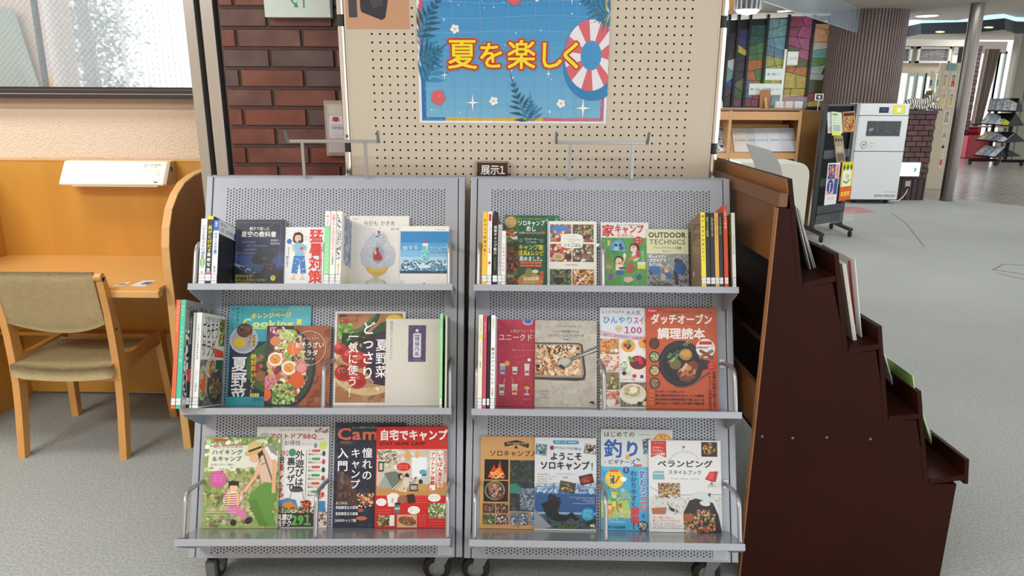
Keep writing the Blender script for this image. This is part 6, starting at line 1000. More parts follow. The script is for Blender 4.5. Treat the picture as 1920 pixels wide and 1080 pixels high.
# ------------------------------------------------------------------ chair
ch = thing('wooden_chair', 'beech chair with tan upholstered seat and curved backrest, pushed in at the carrel', 'chair', (-1.79, 2.75, 0))
upm = M('tan_upholstery', '#a8956c', .75, noise=(25, .1), bump=(70, .5, .006))
post = [(2.548, .0), (2.566, .1), (2.583, .2), (2.596, .3), (2.600, .4), (2.597, .5), (2.588, .6), (2.575, .68), (2.562, .745)]
wid = [.024, .027, .03, .034, .036, .034, .030, .026, .018]
for sx, xo in ((-1, -.205), (1, .205)):
    m = MB(); rings = []
    for (y, z), w_ in zip(post, wid): rings.append([(xo-.014, y-w_*.5-2.75+.01, z), (xo+.014, y-w_*.5-2.75+.01, z), (xo+.014, y+w_*.9-2.75+.01, z), (xo-.014, y+w_*.9-2.75+.01, z)])
    for i in range(len(rings)-1): m.hull8(rings[i], rings[i+1])
    m.tube([(xo-.014, -.182, .748), (xo+.014, -.182, .748)], .016, 14)
    m.build('rear_leg', wood_ch, ch, bevel=.0)
    if sx > 0:
        for z, y in ((.735, -.178), (.53, -.143)): MB().tube([(xo+.0135, y, z), (xo+.0155, y, z)], .005, 10).build('screw_plug', black, ch)
    # front leg + side rail with filleted corners
    MB().hull8([(xo-.016+sx*.02, .185, 0), (xo+.014+sx*.02, .185, 0), (xo+.014+sx*.02, .215, 0), (xo-.016+sx*.02, .215, 0)], [(xo-.016, .165, .41), (xo+.014, .165, .41), (xo+.014, .21, .41), (xo-.016, .21, .41)]).build('front_leg', wood_ch, ch)
    MB().prism([(-.14, .47), (-.125, .435), (-.105, .415), (-.07, .408), (.17, .412), (.17, .36), (.05, .358), (-.05, .348), (-.10, .325), (-.13, .28), (-.145, .24)], xo-.012, xo+.012, 'x').build('side_rail', wood_ch, ch)
MB().box(-.192, .192, -.152, -.132, .315, .375).build('rear_rail', wood_ch, ch, bevel=.003); MB().box(-.192, .192, .17, .19, .35, .40).build('front_rail', wood_ch, ch, bevel=.003)
# seat cushion: dished slab
m = MB(); nx, ny = 14, 10; vs_ = []
for side in (1, -1):
    for j in range(ny+1):
        for i in range(nx+1):
            u, v_ = i/nx*2-1, j/ny*2-1; ex = 1-max(0, abs(u)-.82)**2*8; ey = 1-max(0, abs(v_)-.8)**2*8
            x = .198*u; y = -.028+.155*v_; dish = -.012*(1-u*u)*(1-.3*v_); th_ = .030*max(0, min(ex, ey, 1))**.5
            vs_.append((x, y, .372+.006*v_+dish+side*th_))
fs = []; nn = (nx+1)*(ny+1)
for s_, o_ in ((1, 0), (-1, nn)):
    for j in range(ny):
        for i in range(nx):
            a = o_+j*(nx+1)+i; q = (a, a+1, a+nx+2, a+nx+1); fs.append(q if s_ > 0 else q[::-1])
ring = [j*(nx+1) for j in range(ny, -1, -1)]+[i for i in range(1, nx+1)]+[j*(nx+1)+nx for j in range(1, ny+1)]+[ny*(nx+1)+i for i in range(nx-1, 0, -1)]
for i in range(len(ring)): a, b = ring[i], ring[(i+1) % len(ring)]; fs.append((a, b, b+nn, a+nn))
m.add(vs_, fs, True); m.build('seat', upm, ch)
# backrest: curved padded sheet
m = MB(); vs_ = []; nx, nz = 18, 12
for side in (0, 1):
    for j in range(nz+1):
        for i in range(nx+1):
            u = i/nx*2-1; t = j/nz; zt_ = .770-.008*(1-u*u)+.0; zb_ = .556-.050*(1-u*u); z = zb_+(zt_-zb_)*t
            e = min(1, (1-abs(u))*12+.25, (1-t)*6+.2, t*6+.2)**.5
            y = -.155-(z-.55)*.16+.030*(1-u*u)-.0 + (.016*e if side else -.016*e)
            vs_.append((.19*u, y, z))
fs = []; nn = (nx+1)*(nz+1)
for s_, o_ in ((1, 0), (-1, nn)):
    for j in range(nz):
        for i in range(nx):
            a = o_+j*(nx+1)+i; q = (a, a+1, a+nx+2, a+nx+1); fs.append(q if s_ > 0 else q[::-1])
ring = [j*(nx+1) for j in range(nz, -1, -1)]+[i for i in range(1, nx+1)]+[j*(nx+1)+nx for j in range(1, nz+1)]+[nz*(nx+1)+i for i in range(nx-1, 0, -1)]
for i in range(len(ring)): a, b = ring[i], ring[(i+1) % len(ring)]; fs.append((a, b, b+nn, a+nn))
m.add(vs_, fs, True); m.build('backrest', upm, ch)

# ------------------------------------------------------------------ brown stepped magazine shelf
YS, LS, AS = 1.85, 1.55, R(2.2)   # near end, length, turned a little to the left
bs = thing('stepped_magazine_shelf', 'dark brown stepped wooden magazine shelf seen from its end, right of the grey racks', 'magazine shelf', (.668, YS, 0), AS)
def px2(x, y): p = at(x, y, YS+ (at(x, y, YS).x-.668)*math.tan(AS)); return ((p.x-.668)/math.cos(AS), p.z)
tops = [px2(1485, 335), px2(1572, 475), px2(1653, 611), px2(1727, 733), px2(1817, 861)]
bots = [px2(1505, 541), px2(1590, 664), px2(1665, 792), px2(1740, 908), px2(1815, 907)]
fr_ = [px2(1571, 528), px2(1652, 655), px2(1727, 785), px2(1812, 900)]
sp = [(0, 0), (0, px2(1455, 390)[1]), px2(1487, 392)]
for k in range(4):
    sp += [(bots[k][0]-.0, bots[k][1])]
    if k < 3: sp += [(fr_[k][0]-.012, fr_[k][1]-.002)]
xr = px2(1793, 912)[0]
sp += [(xr, fr_[3][1]-.014), (xr+.002, 0)]
sp = [sp[0], sp[1], sp[2], (bots[0][0]-.004, bots[0][1]), (fr_[0][0]-.014, fr_[0][1]-.004), (bots[1][0]-.004, bots[1][1]), (fr_[1][0]-.014, fr_[1][1]-.004), (bots[2][0]-.004, bots[2][1]), (fr_[2][0]-.014, fr_[2][1]-.004), (bots[3][0]-.004, bots[3][1]), (xr, fr_[3][1]-.014), (xr+.002, 0)]
for y0 in (0, LS-.02): MB().prism(sp, y0, y0+.02, 'y').build('end_panel', brownst, bs)
tk = .012
for k in range(4):
    a, b = tops[k], bots[k]; d = Vector((b[0]-a[0], b[1]-a[1])).normalized(); n = Vector((-d.y, d.x))*-tk
    MB().prism([a, b, (b[0]+n.x, b[1]+n.y), (a[0]+n.x, a[1]+n.y)], -.001, LS+.001, 'y').build('sloping_back', brownst, bs)
    c = fr_[k]; MB().prism([(b[0], b[1]+.018), (c[0]-.008, c[1]+.016), (c[0]-.008, c[1]), (b[0], b[1])], -.0008, LS+.0008, 'y').build('tray_floor', brownst, bs)
a, b = tops[4], bots[4]; MB().prism([a, (b[0], b[1]-.0), (b[0]-.012, b[1]), (a[0]-.012, a[1])], -.001, LS+.001, 'y').build('front_lip', brownst, bs)
tp = sp[1][1]
MB().box(.012, .024, .012, LS, .985, tp).build('back_panel', brownback, bs)
MB().box(.012, .024, .02, LS-.02, .49, .62).build('lower_back_rail', brownback, bs)
MB().box(.02, .30, .02, LS-.02, .47, .49).build('inner_shelf', brownst, bs)
MB().box(.0, tops[0][0]-.004, .001, LS, tp+.002, px2(1470, 362)[1]).build('top_rail', M('rail_tan', '#7a5030', .45, noise=(9, .2), mapping=(1, .2, 1)), bs, bevel=.001)
MB().prism([(tops[0][0]-.0045, px2(1470, 362)[1]), (tops[0][0]-.0125, tops[0][1]-.001), (tops[0][0]-.0145, tops[0][1]-.001), (tops[0][0]-.0065, px2(1470, 362)[1])], .0, LS, 'y').build('rear_board', M('board_tan', '#96642f', .45, noise=(6, .15), mapping=(1, .2, 1)), bs)
MB().box(-.003, .0, -.0012, .02, 0, tp).build('raw_edge', M('raw_edge', '#9a683e', .5), bs)
for k, (x, y) in enumerate(((1429, 818), (1486, 821), (1550, 820), (1632, 823))):
    p = px2(x, y); MB().tube([(p[0], .0005, p[1]), (p[0], -.0012, p[1])], .004, 10).build('screw', M('dull_screw', '#8a7a70', .4, metal=.6), bs)
Ms = Matrix.Translation(Vector((.668, YS, 0))) @ Matrix.Rotation(AS, 4, 'Z')
def in_tray(k, bp, tp, depth, th_, mat, nm, lab, cat, grp=None, pages=True, prt=None):
    # bp, tp: bottom and top of the near edge as seen; the sheet runs back along the tray from there
    zf = bots[k][1]+.019; B = atz(*bp, zf); Tt = at(*tp, B.y); d = Vector((Tt.x-B.x, Tt.z-B.z)); hgt = d.length; d.normalize(); n = Vector((d.y, -d.x))
    t = thing(nm, lab, cat, tuple(B), 0, grp); q = [(0, 0), (d.x*hgt, d.y*hgt), (d.x*hgt-n.x*th_, d.y*hgt-n.y*th_), (-n.x*th_, -n.y*th_)]
    MB().prism(q, 0, depth, 'y').build('cover', mat, t); g = th_*.22
    if pages: MB().prism([(d.x*.001-n.x*g, d.y*.001-n.y*g), (d.x*(hgt+.0005)-n.x*g, d.y*(hgt+.0005)-n.y*g), (d.x*(hgt+.0005)-n.x*(th_-g), d.y*(hgt+.0005)-n.y*(th_-g)), (d.x*.001-n.x*(th_-g), d.y*.001-n.y*(th_-g))], -.0006, depth-.002, 'y').build('page_block', pages_m, t)
    if prt:   # print on the face turned to the reader (towards -x)
        A = Art((0, 0, 100, 100), depth, hgt); prt(A); fo_ = Vector((-n.x*th_, 0, -n.y*th_)); A.build('cover_print', t, T=lambda x, y, z: tuple(fo_+Vector((d.x, 0, d.y))*z+Vector((0, depth-x, 0))+Vector((n.x, 0, n.y))*y))
    return t
mcol = ['#1c1c20', '#2a2c30', '#16171c', '#3c3e44', '#22242a']
for i in range(5):
    in_tray(0, (1519+i*3.6, 512-.3*i), (1491.5+i*1.8, 386+i*2), .21, .0042, M('mag_dark_%d' % i, mcol[i], .4), 'magazine', 'thin dark magazine in the top tray of the brown shelf, %s from the board' % ['first', 'second', 'third', 'fourth', 'fifth'][i], 'magazine', 'dark magazines in the top tray', pages=i in (1, 3, 4))
in_tray(1, (1607, 641), (1586, 494), .21, .010, paper, 'booklet', 'white booklet leaning against the board in the second tray of the brown shelf', 'booklet')
in_tray(1, (1617, 637), (1604, 487), .22, .003, M('white_file', '#e2e1e0', .5), 'paper_file', 'white folder with a red stripe in the second tray of the brown shelf', 'folder', pages=False, prt=lambda A: (A.r(80, 4, 88, 84, '#c8463a'), A.v(66, 26, 10, 'としょかん', '#555555')))
in_tray(2, (1683, 745), (1660, 664), .2, .004, M('white_file', ''), 'leaflet', 'white leaflet leaning in the third tray of the brown shelf', 'leaflet', pages=False)
in_tray(2, (1722, 774), (1713, 704), .2, .004, M('green_print', '#86b363', .5), 'green_booklet', 'light green booklet standing behind the lip of the third tray of the brown shelf', 'booklet', prt=lambda A: (A.r(0, 0, 100, 100, '#8ab866'), A.line(40, 20, 6, 40, 8, '#3f6a3a')))
in_tray(3, (1756, 846), (1731, 766), .21, .009, M('green_print', ''), 'green_book', 'green covered book with white page edges in the lowest tray of the brown shelf', 'book')
# flat papers in the top tray
p = atz(1549, 517, bots[0][1]+.0195); t = thing('loose_slip', 'white paper slip lying at the front of the top tray of the brown shelf', 'paper', tuple(p), AS)
MB().prism([(-.015, -.05), (.012, -.05), (.016, .06), (-.012, .06)], -.001, .0, 'z').build('slip_sheet', paper, t)
# grey plastic bookstop sheet standing on the shelf crest
P_ = [at(1399, 269, 2.40), at(1436, 279, 2.40), at(1446, 283, 2.40), at(1455, 294, 2.40), at(1463, 310, 2.40), at(1473, 336, 2.40), at(1424, 330, 2.40), at(1414, 306, 2.40)]
t = thing('plastic_divider', 'grey rounded plastic divider sheet standing up behind the brown shelf crest', 'divider', (P_[6].x, 2.40, P_[6].z-.02))
MB().prism([(p.x-P_[6].x, p.z-P_[6].z+.02-(.03 if i in (5, 6) else 0)) for i, p in enumerate(P_)][::-1], -.0012, .0012, 'y').build('divider_sheet', M('grey_plastic', '#a2a09d', .4), t)
# ------------------------------------------------------------------ the lobby beyond
# low oak bookcase with sloping magazine shelves
YBk = 7.7; bx1 = at(1512, 330, YBk).x-.0; zt = at(1505, 204, YBk).z
bx1 = at(1505, 204, YBk).x
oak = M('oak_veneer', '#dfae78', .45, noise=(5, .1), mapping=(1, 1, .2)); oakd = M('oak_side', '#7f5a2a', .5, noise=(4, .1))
bc = thing('oak_bookcase', 'low oak display bookcase with sloping shelves of white papers', 'bookcase', (bx1-1.0, YBk+.3, 0))
def bb(m, n, mt, par=None, **k): o = m.build(n, mt, bc, world=True, **k); return o
xd = at(1369, 230, YBk).x
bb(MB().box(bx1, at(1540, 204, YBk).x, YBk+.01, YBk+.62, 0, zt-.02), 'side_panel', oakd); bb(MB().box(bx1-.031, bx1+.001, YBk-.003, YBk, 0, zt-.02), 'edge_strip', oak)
bb(MB().box(xd-.015, xd+.015, YBk-.002, YBk+.55, 0, zt-.02), 'divider', oak); bb(MB().box(xd-1.2, xd-1.17, YBk, YBk+.6, 0, zt-.02), 'side_panel', oak)
bb(MB().box(xd-1.2, bx1, YBk+.55, YBk+.58, 0, zt-.02), 'back_panel', M('oak_inner', '#cc935a', .5)); bb(MB().box(xd-1.21, bx1+.01, YBk-.01, YBk+.64, zt-.02, zt), 'bookcase_top', M('oak_top', '#9a7b55', .4), bevel=.003)
for a, b in ((xd+.015, bx1-.03), (xd-1.17, xd-.015)):
    bb(MB().box(a, b, YBk, YBk+.02, zt-.105, zt-.03), 'fascia', oak, bevel=.002); bb(MB().box(a, b, YBk-.008, YBk, zt-.115, zt-.1), 'fascia_lip', oak)
    z1 = at(1440, 291, YBk).z
    for zz in (z1, z1-.42, .1):
        bb(MB().prism([(YBk+.02, zz+.01), (YBk+.27, zz+.31), (YBk+.27, zz+.29), (YBk+.02, zz-.01)], a, b, 'x'), 'sloping_shelf', oak); bb(MB().box(a, b, YBk-.008, YBk+.02, zz-.04, zz+.02), 'shelf_lip', oak, bevel=.002)
sd = Vector((0, .25, .30)).normalized()
for i, (xa, xb, c) in enumerate(((1374, 1404, '#efe6de'), (1400, 1418, '#dcdde2'), (1416, 1443, '#e9ebf2'), (1440, 1466, '#ebedf3'), (1461, 1496, '#dcdfe6'))):
    o0 = Vector((at(xa+3, 283, YBk+.04).x, YBk+.030-.003*i, z1+.036+.002*i)); w_ = (xb-xa)/103.
    w_ = at(xb, 283, YBk+.04).x-at(xa, 283, YBk+.04).x
    t = thing('report_sheet', 'pale report on the sloping shelf of the oak bookcase, %s from the left' % ['first', 'second', 'third', 'fourth', 'fifth'][i], 'report', tuple(o0), 0, 'white reports on the oak bookcase')
    MB().hull8([(0, 0, 0), (w_, 0, 0), (w_, 0, -.004), (0, 0, -.004)], [(0, sd.y*.30, sd.z*.30), (w_, sd.y*.30, sd.z*.30), (w_, sd.y*.30, sd.z*.30-.004), (0, sd.y*.30, sd.z*.30-.004)]).build('report_cover', M('report_'+c[1:], c, .6), t)
    A = Art((0, 0, 100, 100), w_, .30); A.line(20, 10, 7, 60, 4, '#777788', i); A.line(12, 50, 8, 76, 7, '#444455', i+3); A.line(40, 90, 6, 50, 2, '#888899', i); A.build('cover_print', t, T=sheet_T((0, 0, .001), (1, 0, 0), sd))
o0 = (at(1347, 280, YBk).x-.06, YBk+.026, z1+.036); t = thing('photo_magazine', 'magazine with a grey photo cover at the left edge of the oak bookcase', 'magazine', o0)
MB().hull8([(-.16, 0, 0), (.19, 0, 0), (.19, 0, -.004), (-.16, 0, -.004)], [(-.16, sd.y*.33, sd.z*.33), (.19, sd.y*.33, sd.z*.33), (.19, sd.y*.33, sd.z*.33-.004), (-.16, sd.y*.33, sd.z*.33-.004)]).build('cover', paper, t)
A = Art((0, 0, 100, 120), .35, .33, '#c9cacf'); A.b(0, 40, 100, 120, ['#e8e8ea', '#6a6a70', '#a8a8ae', '#f2f0f2', '#3a3a44', '#b8b0b0'], 70, 4, 14, 2); A.t(40, 16, 20, 'FURUKAWA', '#3a3a4a', .03, width=58); A.build('cover_print', t, (-.16, 0, .001), T=sheet_T((-.16, 0, .001), (1, 0, 0), sd))
# things on the bookcase
p = at(1437, 204, YBk+.15); t = thing('framed_picture', 'small wooden picture frame seen from behind, on the oak bookcase', 'picture frame', (p.x, YBk+.2, zt))
MB().hull8([(-.055, 0, 0), (.055, 0, 0), (.055, .015, 0), (-.055, .015, 0)], [(-.055, .03, .19), (.055, .03, .19), (.055, .045, .19), (-.055, .045, .19)]).build('frame_board', M('frame_wood', '#a8713c', .5), t, bevel=.003)
MB().hull8([(-.012, -.05, 0), (.012, -.05, 0), (.012, -.045, 0), (-.012, -.045, 0)], [(-.014, .012, .11), (.014, .012, .11), (.014, .018, .11), (-.014, .018, .11)]).build('strut', oak, t)
p = at(1480, 203, YBk+.12); t = thing('clear_tray', 'clear acrylic leaflet tray on the oak bookcase', 'tray', (p.x, YBk+.15, zt)); ac = M('clear_acrylic', '#dfe8ea', .08, alpha=.06)
MB().box(-.17, .17, -.05, -.047, 0, .12).box(-.17, .17, .047, .05, 0, .14).box(-.17, -.167, -.047, .047, 0, .12).box(.167, .17, -.047, .047, 0, .12).box(-.167, .167, -.047, .047, 0, .003).build('tray_shell', ac, t)
for i, (x, c) in enumerate(((-.10, '#e6e4e0'), (.0, '#e8d8d0'), (.10, '#dfe4e8'))):
    b = thing('leaflet_stack', 'small pale leaflets in the clear tray, %s bundle' % ['left', 'middle', 'right'][i], 'leaflets', (p.x+x, YBk+.15, zt+.003)); MB().box(-.04, .04, -.02, .02, 0, .07).build('leaflet_block', M('leaf_'+c[1:], c, .7), b, bevel=.002)
p = at(1347, 200, YBk+.1); t = thing('curved_card', 'curled white card standing at the left of the oak bookcase top', 'card', (p.x, YBk+.2, zt))
m = MB()
for i in range(8):
    a0, a1 = R(90*i/8), R(90*(i+1)/8); m.hull8([(.10*math.sin(a0)-.04, -.05, .16*math.cos(a0)), (.10*math.sin(a0)-.04, .05, .16*math.cos(a0)), (.10*math.sin(a0)-.043, .05, .16*math.cos(a0)), (.10*math.sin(a0)-.043, -.05, .16*math.cos(a0))], [(.10*math.sin(a1)-.04, -.05, .16*math.cos(a1)), (.10*math.sin(a1)-.04, .05, .16*math.cos(a1)), (.10*math.sin(a1)-.043, .05, .16*math.cos(a1)), (.10*math.sin(a1)-.043, -.05, .16*math.cos(a1))])
m.build('card_sheet', paper, t)
# sign stand with direction boards
YSg = YBk+.32; p0 = at(1463, 200, YSg); p1 = at(1475, 96, YSg)
t = thing('direction_sign_stand', 'slim white stand with three white direction boards on the oak bookcase', 'sign', (p0.x, YSg, zt))
MB().tube([(0, 0, 0), (0, 0, p1.z-zt+.02)], .012, 10).build('stand_pole', white_p, t); MB().lathe([(.06, 0), (.06, .012), (.015, .018)], (0, 0, 0), 18).build('stand_base', white_p, t)
for (l, r_, tp_, bt, tx, fl) in ((1403, 1467, 157, 178, '←児童・生徒閲覧コーナー', 0), (1434, 1468, 129, 150, '←視聴覚コーナー', 0), (1474, 1496, 97, 122, 'もどる', 1)):
    a, b = at(l, bt, YSg), at(r_, tp_, YSg); hh = b.z-a.z; bd = MB().box(a.x-p0.x, b.x-p0.x, -.022, -.013, a.z-zt, b.z-zt).build('sign_board', M('sign_white2', '#e6ece8', .4), t)
    A = Art((0, 0, (r_-l)*3, (bt-tp_)*3), b.x-a.x, hh, '#e3eae6'); A.t(14, (bt-tp_)*1.5, 16, tx.replace('←', ''), '#2f9a86', .02, width=(r_-l)*3-22) if fl else (A.l(10, (bt-tp_)*1.5, 26, (bt-tp_)*1.5, 4, '#1f8a76'), A.p([(6, (bt-tp_)*1.5), (16, (bt-tp_)*1.5-8), (16, (bt-tp_)*1.5+8)], '#1f8a76'), A.t(34, (bt-tp_)*1.5, 16, tx.replace('←', ''), '#2f9a86', .02, width=(r_-l)*3-44)); A.build('sign_print', bd, (a.x-p0.x, -.022, a.z-zt))
p = at(1536, 182, 9.2); t = thing('arrow_tag', 'tiny white tag with a black arrow beside the ribbed column', 'sign', (p.x, 9.2, p.z))
MB().box(-.05, .05, -.004, .004, -.04, .04).tube([(0, .005, -p.z), (0, .005, -.03)], .003, 6).build('tag_board', white_p, t); A = Art((0, 0, 10, 8), .1, .08, '#e8e8e4'); A.r(1, 1, 9, 7, '#2a2a2a'); A.p([(3, 4), (6, 2), (6, 6)], '#f0f0f0'); A.build('tag_print', t, (-.05, -.004, -.04))
# white rounded cabinet end behind the brown shelf
p = at(1450, 306, 4.6); q = at(1513, 425, 4.6)
t = thing('white_cabinet', 'low white cabinet with a rounded top edge behind the brown shelf', 'cabinet', (at(1480, 400, 4.6).x, 4.7, 0)); zc = at(1480, 305, 4.6).z; x1 = at(1509, 400, 4.6).x-at(1480, 400, 4.6).x; xs = x1-.075
P_ = [(-.34, 0), (x1, 0), (x1, zc-.075)]+[(x1-.075+.075*math.cos(R(a)), zc-.075+.075*math.sin(R(a))) for a in (20, 40, 60, 80, 90)]+[(-.34, zc)]
MB().prism(P_[::-1], -.1, .16, 'y').build('cabinet_shell', M('cream_laminate', '#e9e8de', .4), t); MB().prism([(a*.985+.002 if a > 0 else a, max(0.02, b-.008)) for a, b in P_][::-1], -.104, -.1, 'y').build('end_face', M('cream_face', '#dcdacb', .45), t)

# black leaflet stand
YL = 7.3; f1 = atz(1547, 447, 0)
t = thing('leaflet_stand', 'black rolling leaflet stand with clear pockets, between the oak bookcase and the white sterilizer', 'leaflet stand', (3.2, YL, 0))
X0 = at(1541, 195, YL+.1).x-3.2; X1 = at(1603, 195, YL+.3).x-3.2; zt2 = at(1541, 195, YL+.1).z; xb0 = X0-.06; xb1 = X1+.02
frm = M('stand_grey', '#26272a', .4)
for x0_, y0_ in ((X0, .0), (X1, .3)): MB().box(x0_-.018, x0_+.018, y0_-.02, y0_+.02, .09, zt2).build('upright', frm, t)
def slope(x, y, z): return (x, y+(x-X0)/(X1-X0)*.3, z)
MB().box(X0+.018, X1-.018, .012, .02, .12, zt2, slope).build('black_panel', blacksteel, t); MB().box(X0, X1, -.012, .022, zt2-.02, zt2, slope).build('top_bar', frm, t)
for k, zz in enumerate((.80, .52, .24)):
    MB().box(X0+.02, X1-.02, -.05, .01, zz, zz+.012, slope).build('pocket_ledge', blacksteel, t)
    MB().box(X0+.02, X1-.02, -.054, -.050, zz, zz+.09, slope).build('pocket_front', ac, t)
for y_ in (.0, .3):
    x_ = X0 if y_ == 0 else X1; f = MB().box(x_-.02, x_+.02, y_-.28, y_+.22, .065, .095).build('foot_bar', frm, t, bevel=.003)
    for yy in (y_-.26, y_+.2):
        c = MB().lathe([(.006, .045), (.006, .066)], (x_, yy, 0), 8).build('castor', black, t); MB().lathe([(.028, -.012), (.032, -.006), (.032, .006), (.028, .012)], (x_, yy, .032), 16, 'x').build('wheel', rubber, c)
MB().box(X0-.02, X1+.14, -.12, -.116, .14, .25, slope).box(X0-.02, X1+.14, -.116, -.05, .14, .143, slope).build('clear_trough', ac, t)
def sheet(nm, lab, pts, Y, art, cat='leaflet', grp=None, th_=.002):
    a = [at(x, y, Y) for x, y in pts]; o_ = thing(nm, lab, cat, tuple(a[3]), 0, grp)   # pts: TL TR BR BL
    L_ = [p-a[3] for p in a]
    MB().hull8([(L_[3].x, 0, L_[3].z), (L_[2].x, 0, L_[2].z), (L_[2].x, th_, L_[2].z), (L_[3].x, th_, L_[3].z)], [(L_[0].x, 0, L_[0].z), (L_[1].x, 0, L_[1].z), (L_[1].x, th_, L_[1].z), (L_[0].x, th_, L_[0].z)]).build('leaflet_sheet', paper, o_)
    A = Art((0, 0, 100, 100), 1, 1); art(A)
    def Tq(x, y, z): 
        b = L_[3].lerp(L_[2], x); c = L_[0].lerp(L_[1], x); q = b.lerp(c, z); return (q.x, y*1.5-.0003, q.z)
    A.build('leaflet_print', o_, T=Tq, mat=INKM); return o_
sheet('leaflet', 'pink and blue event leaflet hanging on the black stand, left one', ((1553, 306), (1576, 305), (1567, 382), (1545, 385)), YL-.08, lambda A: (A.r(0, 0, 100, 100, '#e8e6ea'), A.r(6, 3, 66, 38, '#2f4a80'), A.b(10, 4, 60, 34, ['#c87848', '#6a3a48', '#e0a888'], 20, 4, 10, 2), A.r(6, 38, 66, 76, '#e0a8b4'), A.e(34, 56, 26, 17, '#2a4684'), A.r(66, 38, 96, 76, '#2f5490'), A.r(70, 3, 96, 38, '#e8b0a8'), A.v(83, 5, 14, '展覧会', '#d04050', .02, 10), A.v(34, 46, 16, '花火', '#e8e8f0', .02, 10), A.t(16, 84, 10, '7.12 (土)', '#555566', width=64), A.line(12, 92, 9, 74, 2.4, '#888899')))
sheet('poster_leaflet', 'yellow and orange leaflet with three green diamonds on the black stand', ((1580, 304), (1602, 303), (1594, 374), (1572, 378)), YL-.06, lambda A: (A.r(0, 0, 100, 100, '#e2c22e'), A.r(14, 20, 86, 62, '#eceadc'), A.p([(20, 4), (32, 14), (20, 24), (8, 14)], '#2c7a34'), A.p([(50, 4), (62, 14), (50, 24), (38, 14)], '#2c7a34'), A.p([(80, 4), (92, 14), (80, 24), (68, 14)], '#2c7a34'), A.p([(22, 46), (50, 52), (78, 44), (78, 48), (50, 57), (22, 50)], '#3a8a6a'), A.b(36, 30, 70, 46, ['#c8d89a', '#e8e0b0', '#a8c08a'], 14, 4, 9, 2), A.r(0, 64, 100, 100, '#d2521e'), A.line(8, 69, 9, 80, 4, '#f0d040'), A.t(10, 82, 14, '図書館', '#f0d040', .03, width=80), A.line(12, 92, 8, 70, 3, '#f0c040')))
sheet('leaflet', 'pale green leaflet in the upper pocket of the black stand', ((1559, 209), (1578, 211), (1580, 250), (1559, 250)), YL+.02, lambda A: (A.r(0, 0, 100, 100, '#cfdcc4'), A.r(10, 8, 60, 16, '#6a9a5a'), A.line(14, 24, 6, 70, 5, '#7a8a78'), A.line(14, 36, 6, 70, 5, '#7a8a78'), A.line(14, 48, 6, 70, 5, '#6a7a78'), A.r(16, 60, 80, 90, '#a8b8a8')))
sheet('leaflet', 'white leaflet behind the green one in the upper pocket of the black stand', ((1551, 210), (1577, 211), (1579, 249), (1552, 250)), YL+.03, lambda A: (A.r(0, 0, 100, 100, '#d9d9d6'), A.line(10, 20, 7, 70, 4, '#999999'), A.r(4, 70, 40, 92, '#d8a8a8'), A.e(70, 60, 20, 16, '#c4c8c4')))
sheet('leaflet', 'orange brown leaflet in the upper pocket of the black stand', ((1580, 210), (1603, 208), (1604, 247), (1581, 248)), YL+.02, lambda A: (A.r(0, 0, 100, 100, '#b9854e'), A.r(6, 6, 94, 22, '#3a2418'), A.b(10, 26, 90, 92, ['#c8883c', '#8a5a34', '#d8c04a', '#a85a2c', '#6a4028'], 40, 5, 14, 4)))
sheet('yellow_tag', 'small yellow tag below the upper pocket of the black stand', ((1560, 249), (1577, 249), (1577, 254), (1560, 254)), YL-.02, lambda A: A.r(0, 0, 100, 100, '#dede2a'), 'tag')
sheet('leaflet', 'narrow brown leaflet with dark diamonds in the middle pocket of the black stand', ((1563, 255), (1580, 254), (1586, 304), (1569, 305)), YL+.02, lambda A: (A.r(0, 0, 100, 100, '#a08c70'), A.p([(20, 8), (32, 16), (20, 24), (8, 16)], '#3a3028'), A.p([(50, 8), (62, 16), (50, 24), (38, 16)], '#3a3028'), A.p([(80, 8), (92, 16), (80, 24), (68, 16)], '#3a3028'), A.r(10, 40, 80, 60, '#bcaa98'), A.r(10, 66, 90, 94, '#6a5c50')))

# white book sterilizer
YT = 9.72; a, b = at(1585, 378, YT), at(1675, 381, YT); zt3 = at(1650, 194, YT).z; wS = at(1697, 196, YT).x-at(1605, 193, YT).x
t = thing('book_sterilizer', 'tall white book sterilizer cabinet with a dark window and yellow panel', 'sterilizer', (at(1607, 260, YT).x+wS/2, YT+.3, 0)); hw = wS/2
zA, zB_ = at(1650, 217, YT).z, at(1640, 284, YT).z
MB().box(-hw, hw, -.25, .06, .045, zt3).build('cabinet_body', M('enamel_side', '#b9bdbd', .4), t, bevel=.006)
MB().box(-hw+.003, hw-.003, -.29, -.25, zA+.004, zt3-.002).build('control_head', white_s, t, bevel=.004); d_ = MB().box(-hw+.003, hw-.003, -.3, -.25, zB_+.004, zA-.004).build('upper_door', white_s, t, bevel=.004); MB().box(-hw+.003, hw-.003, -.3, -.25, .06, zB_-.004).build('lower_door', white_s, t, bevel=.004)
MB().box(-hw, hw, -.252, -.249, .045, zt3).build('shadow_gap', M('gap_green', '#30463f', .6), t)
zc = (at(1650, 227, YT).z, at(1650, 255, YT).z); wn = MB().box(-hw*.66, hw*.72, -.304, -.299, zc[1], zc[0]).build('window_glass', M('smoked_glass', '#23272b', .08), t, bevel=.004)
A = Art((0, 0, 100, 40), hw*1.38, zc[0]-zc[1]); A.b(8, 22, 92, 36, ['#3a4048', '#2f353d', '#4a5058'], 26, 3, 8, 2); A.p([(6, 22), (18, 17), (20, 24), (8, 28)], '#8a98a0')
for x in (30, 60, 90): 
    for k in range(7): A.r(x, 4+k*4, x+2, 5.6+k*4, '#70787e')
A.build('window_view', wn, (-hw*.66, -.304, zc[1]))
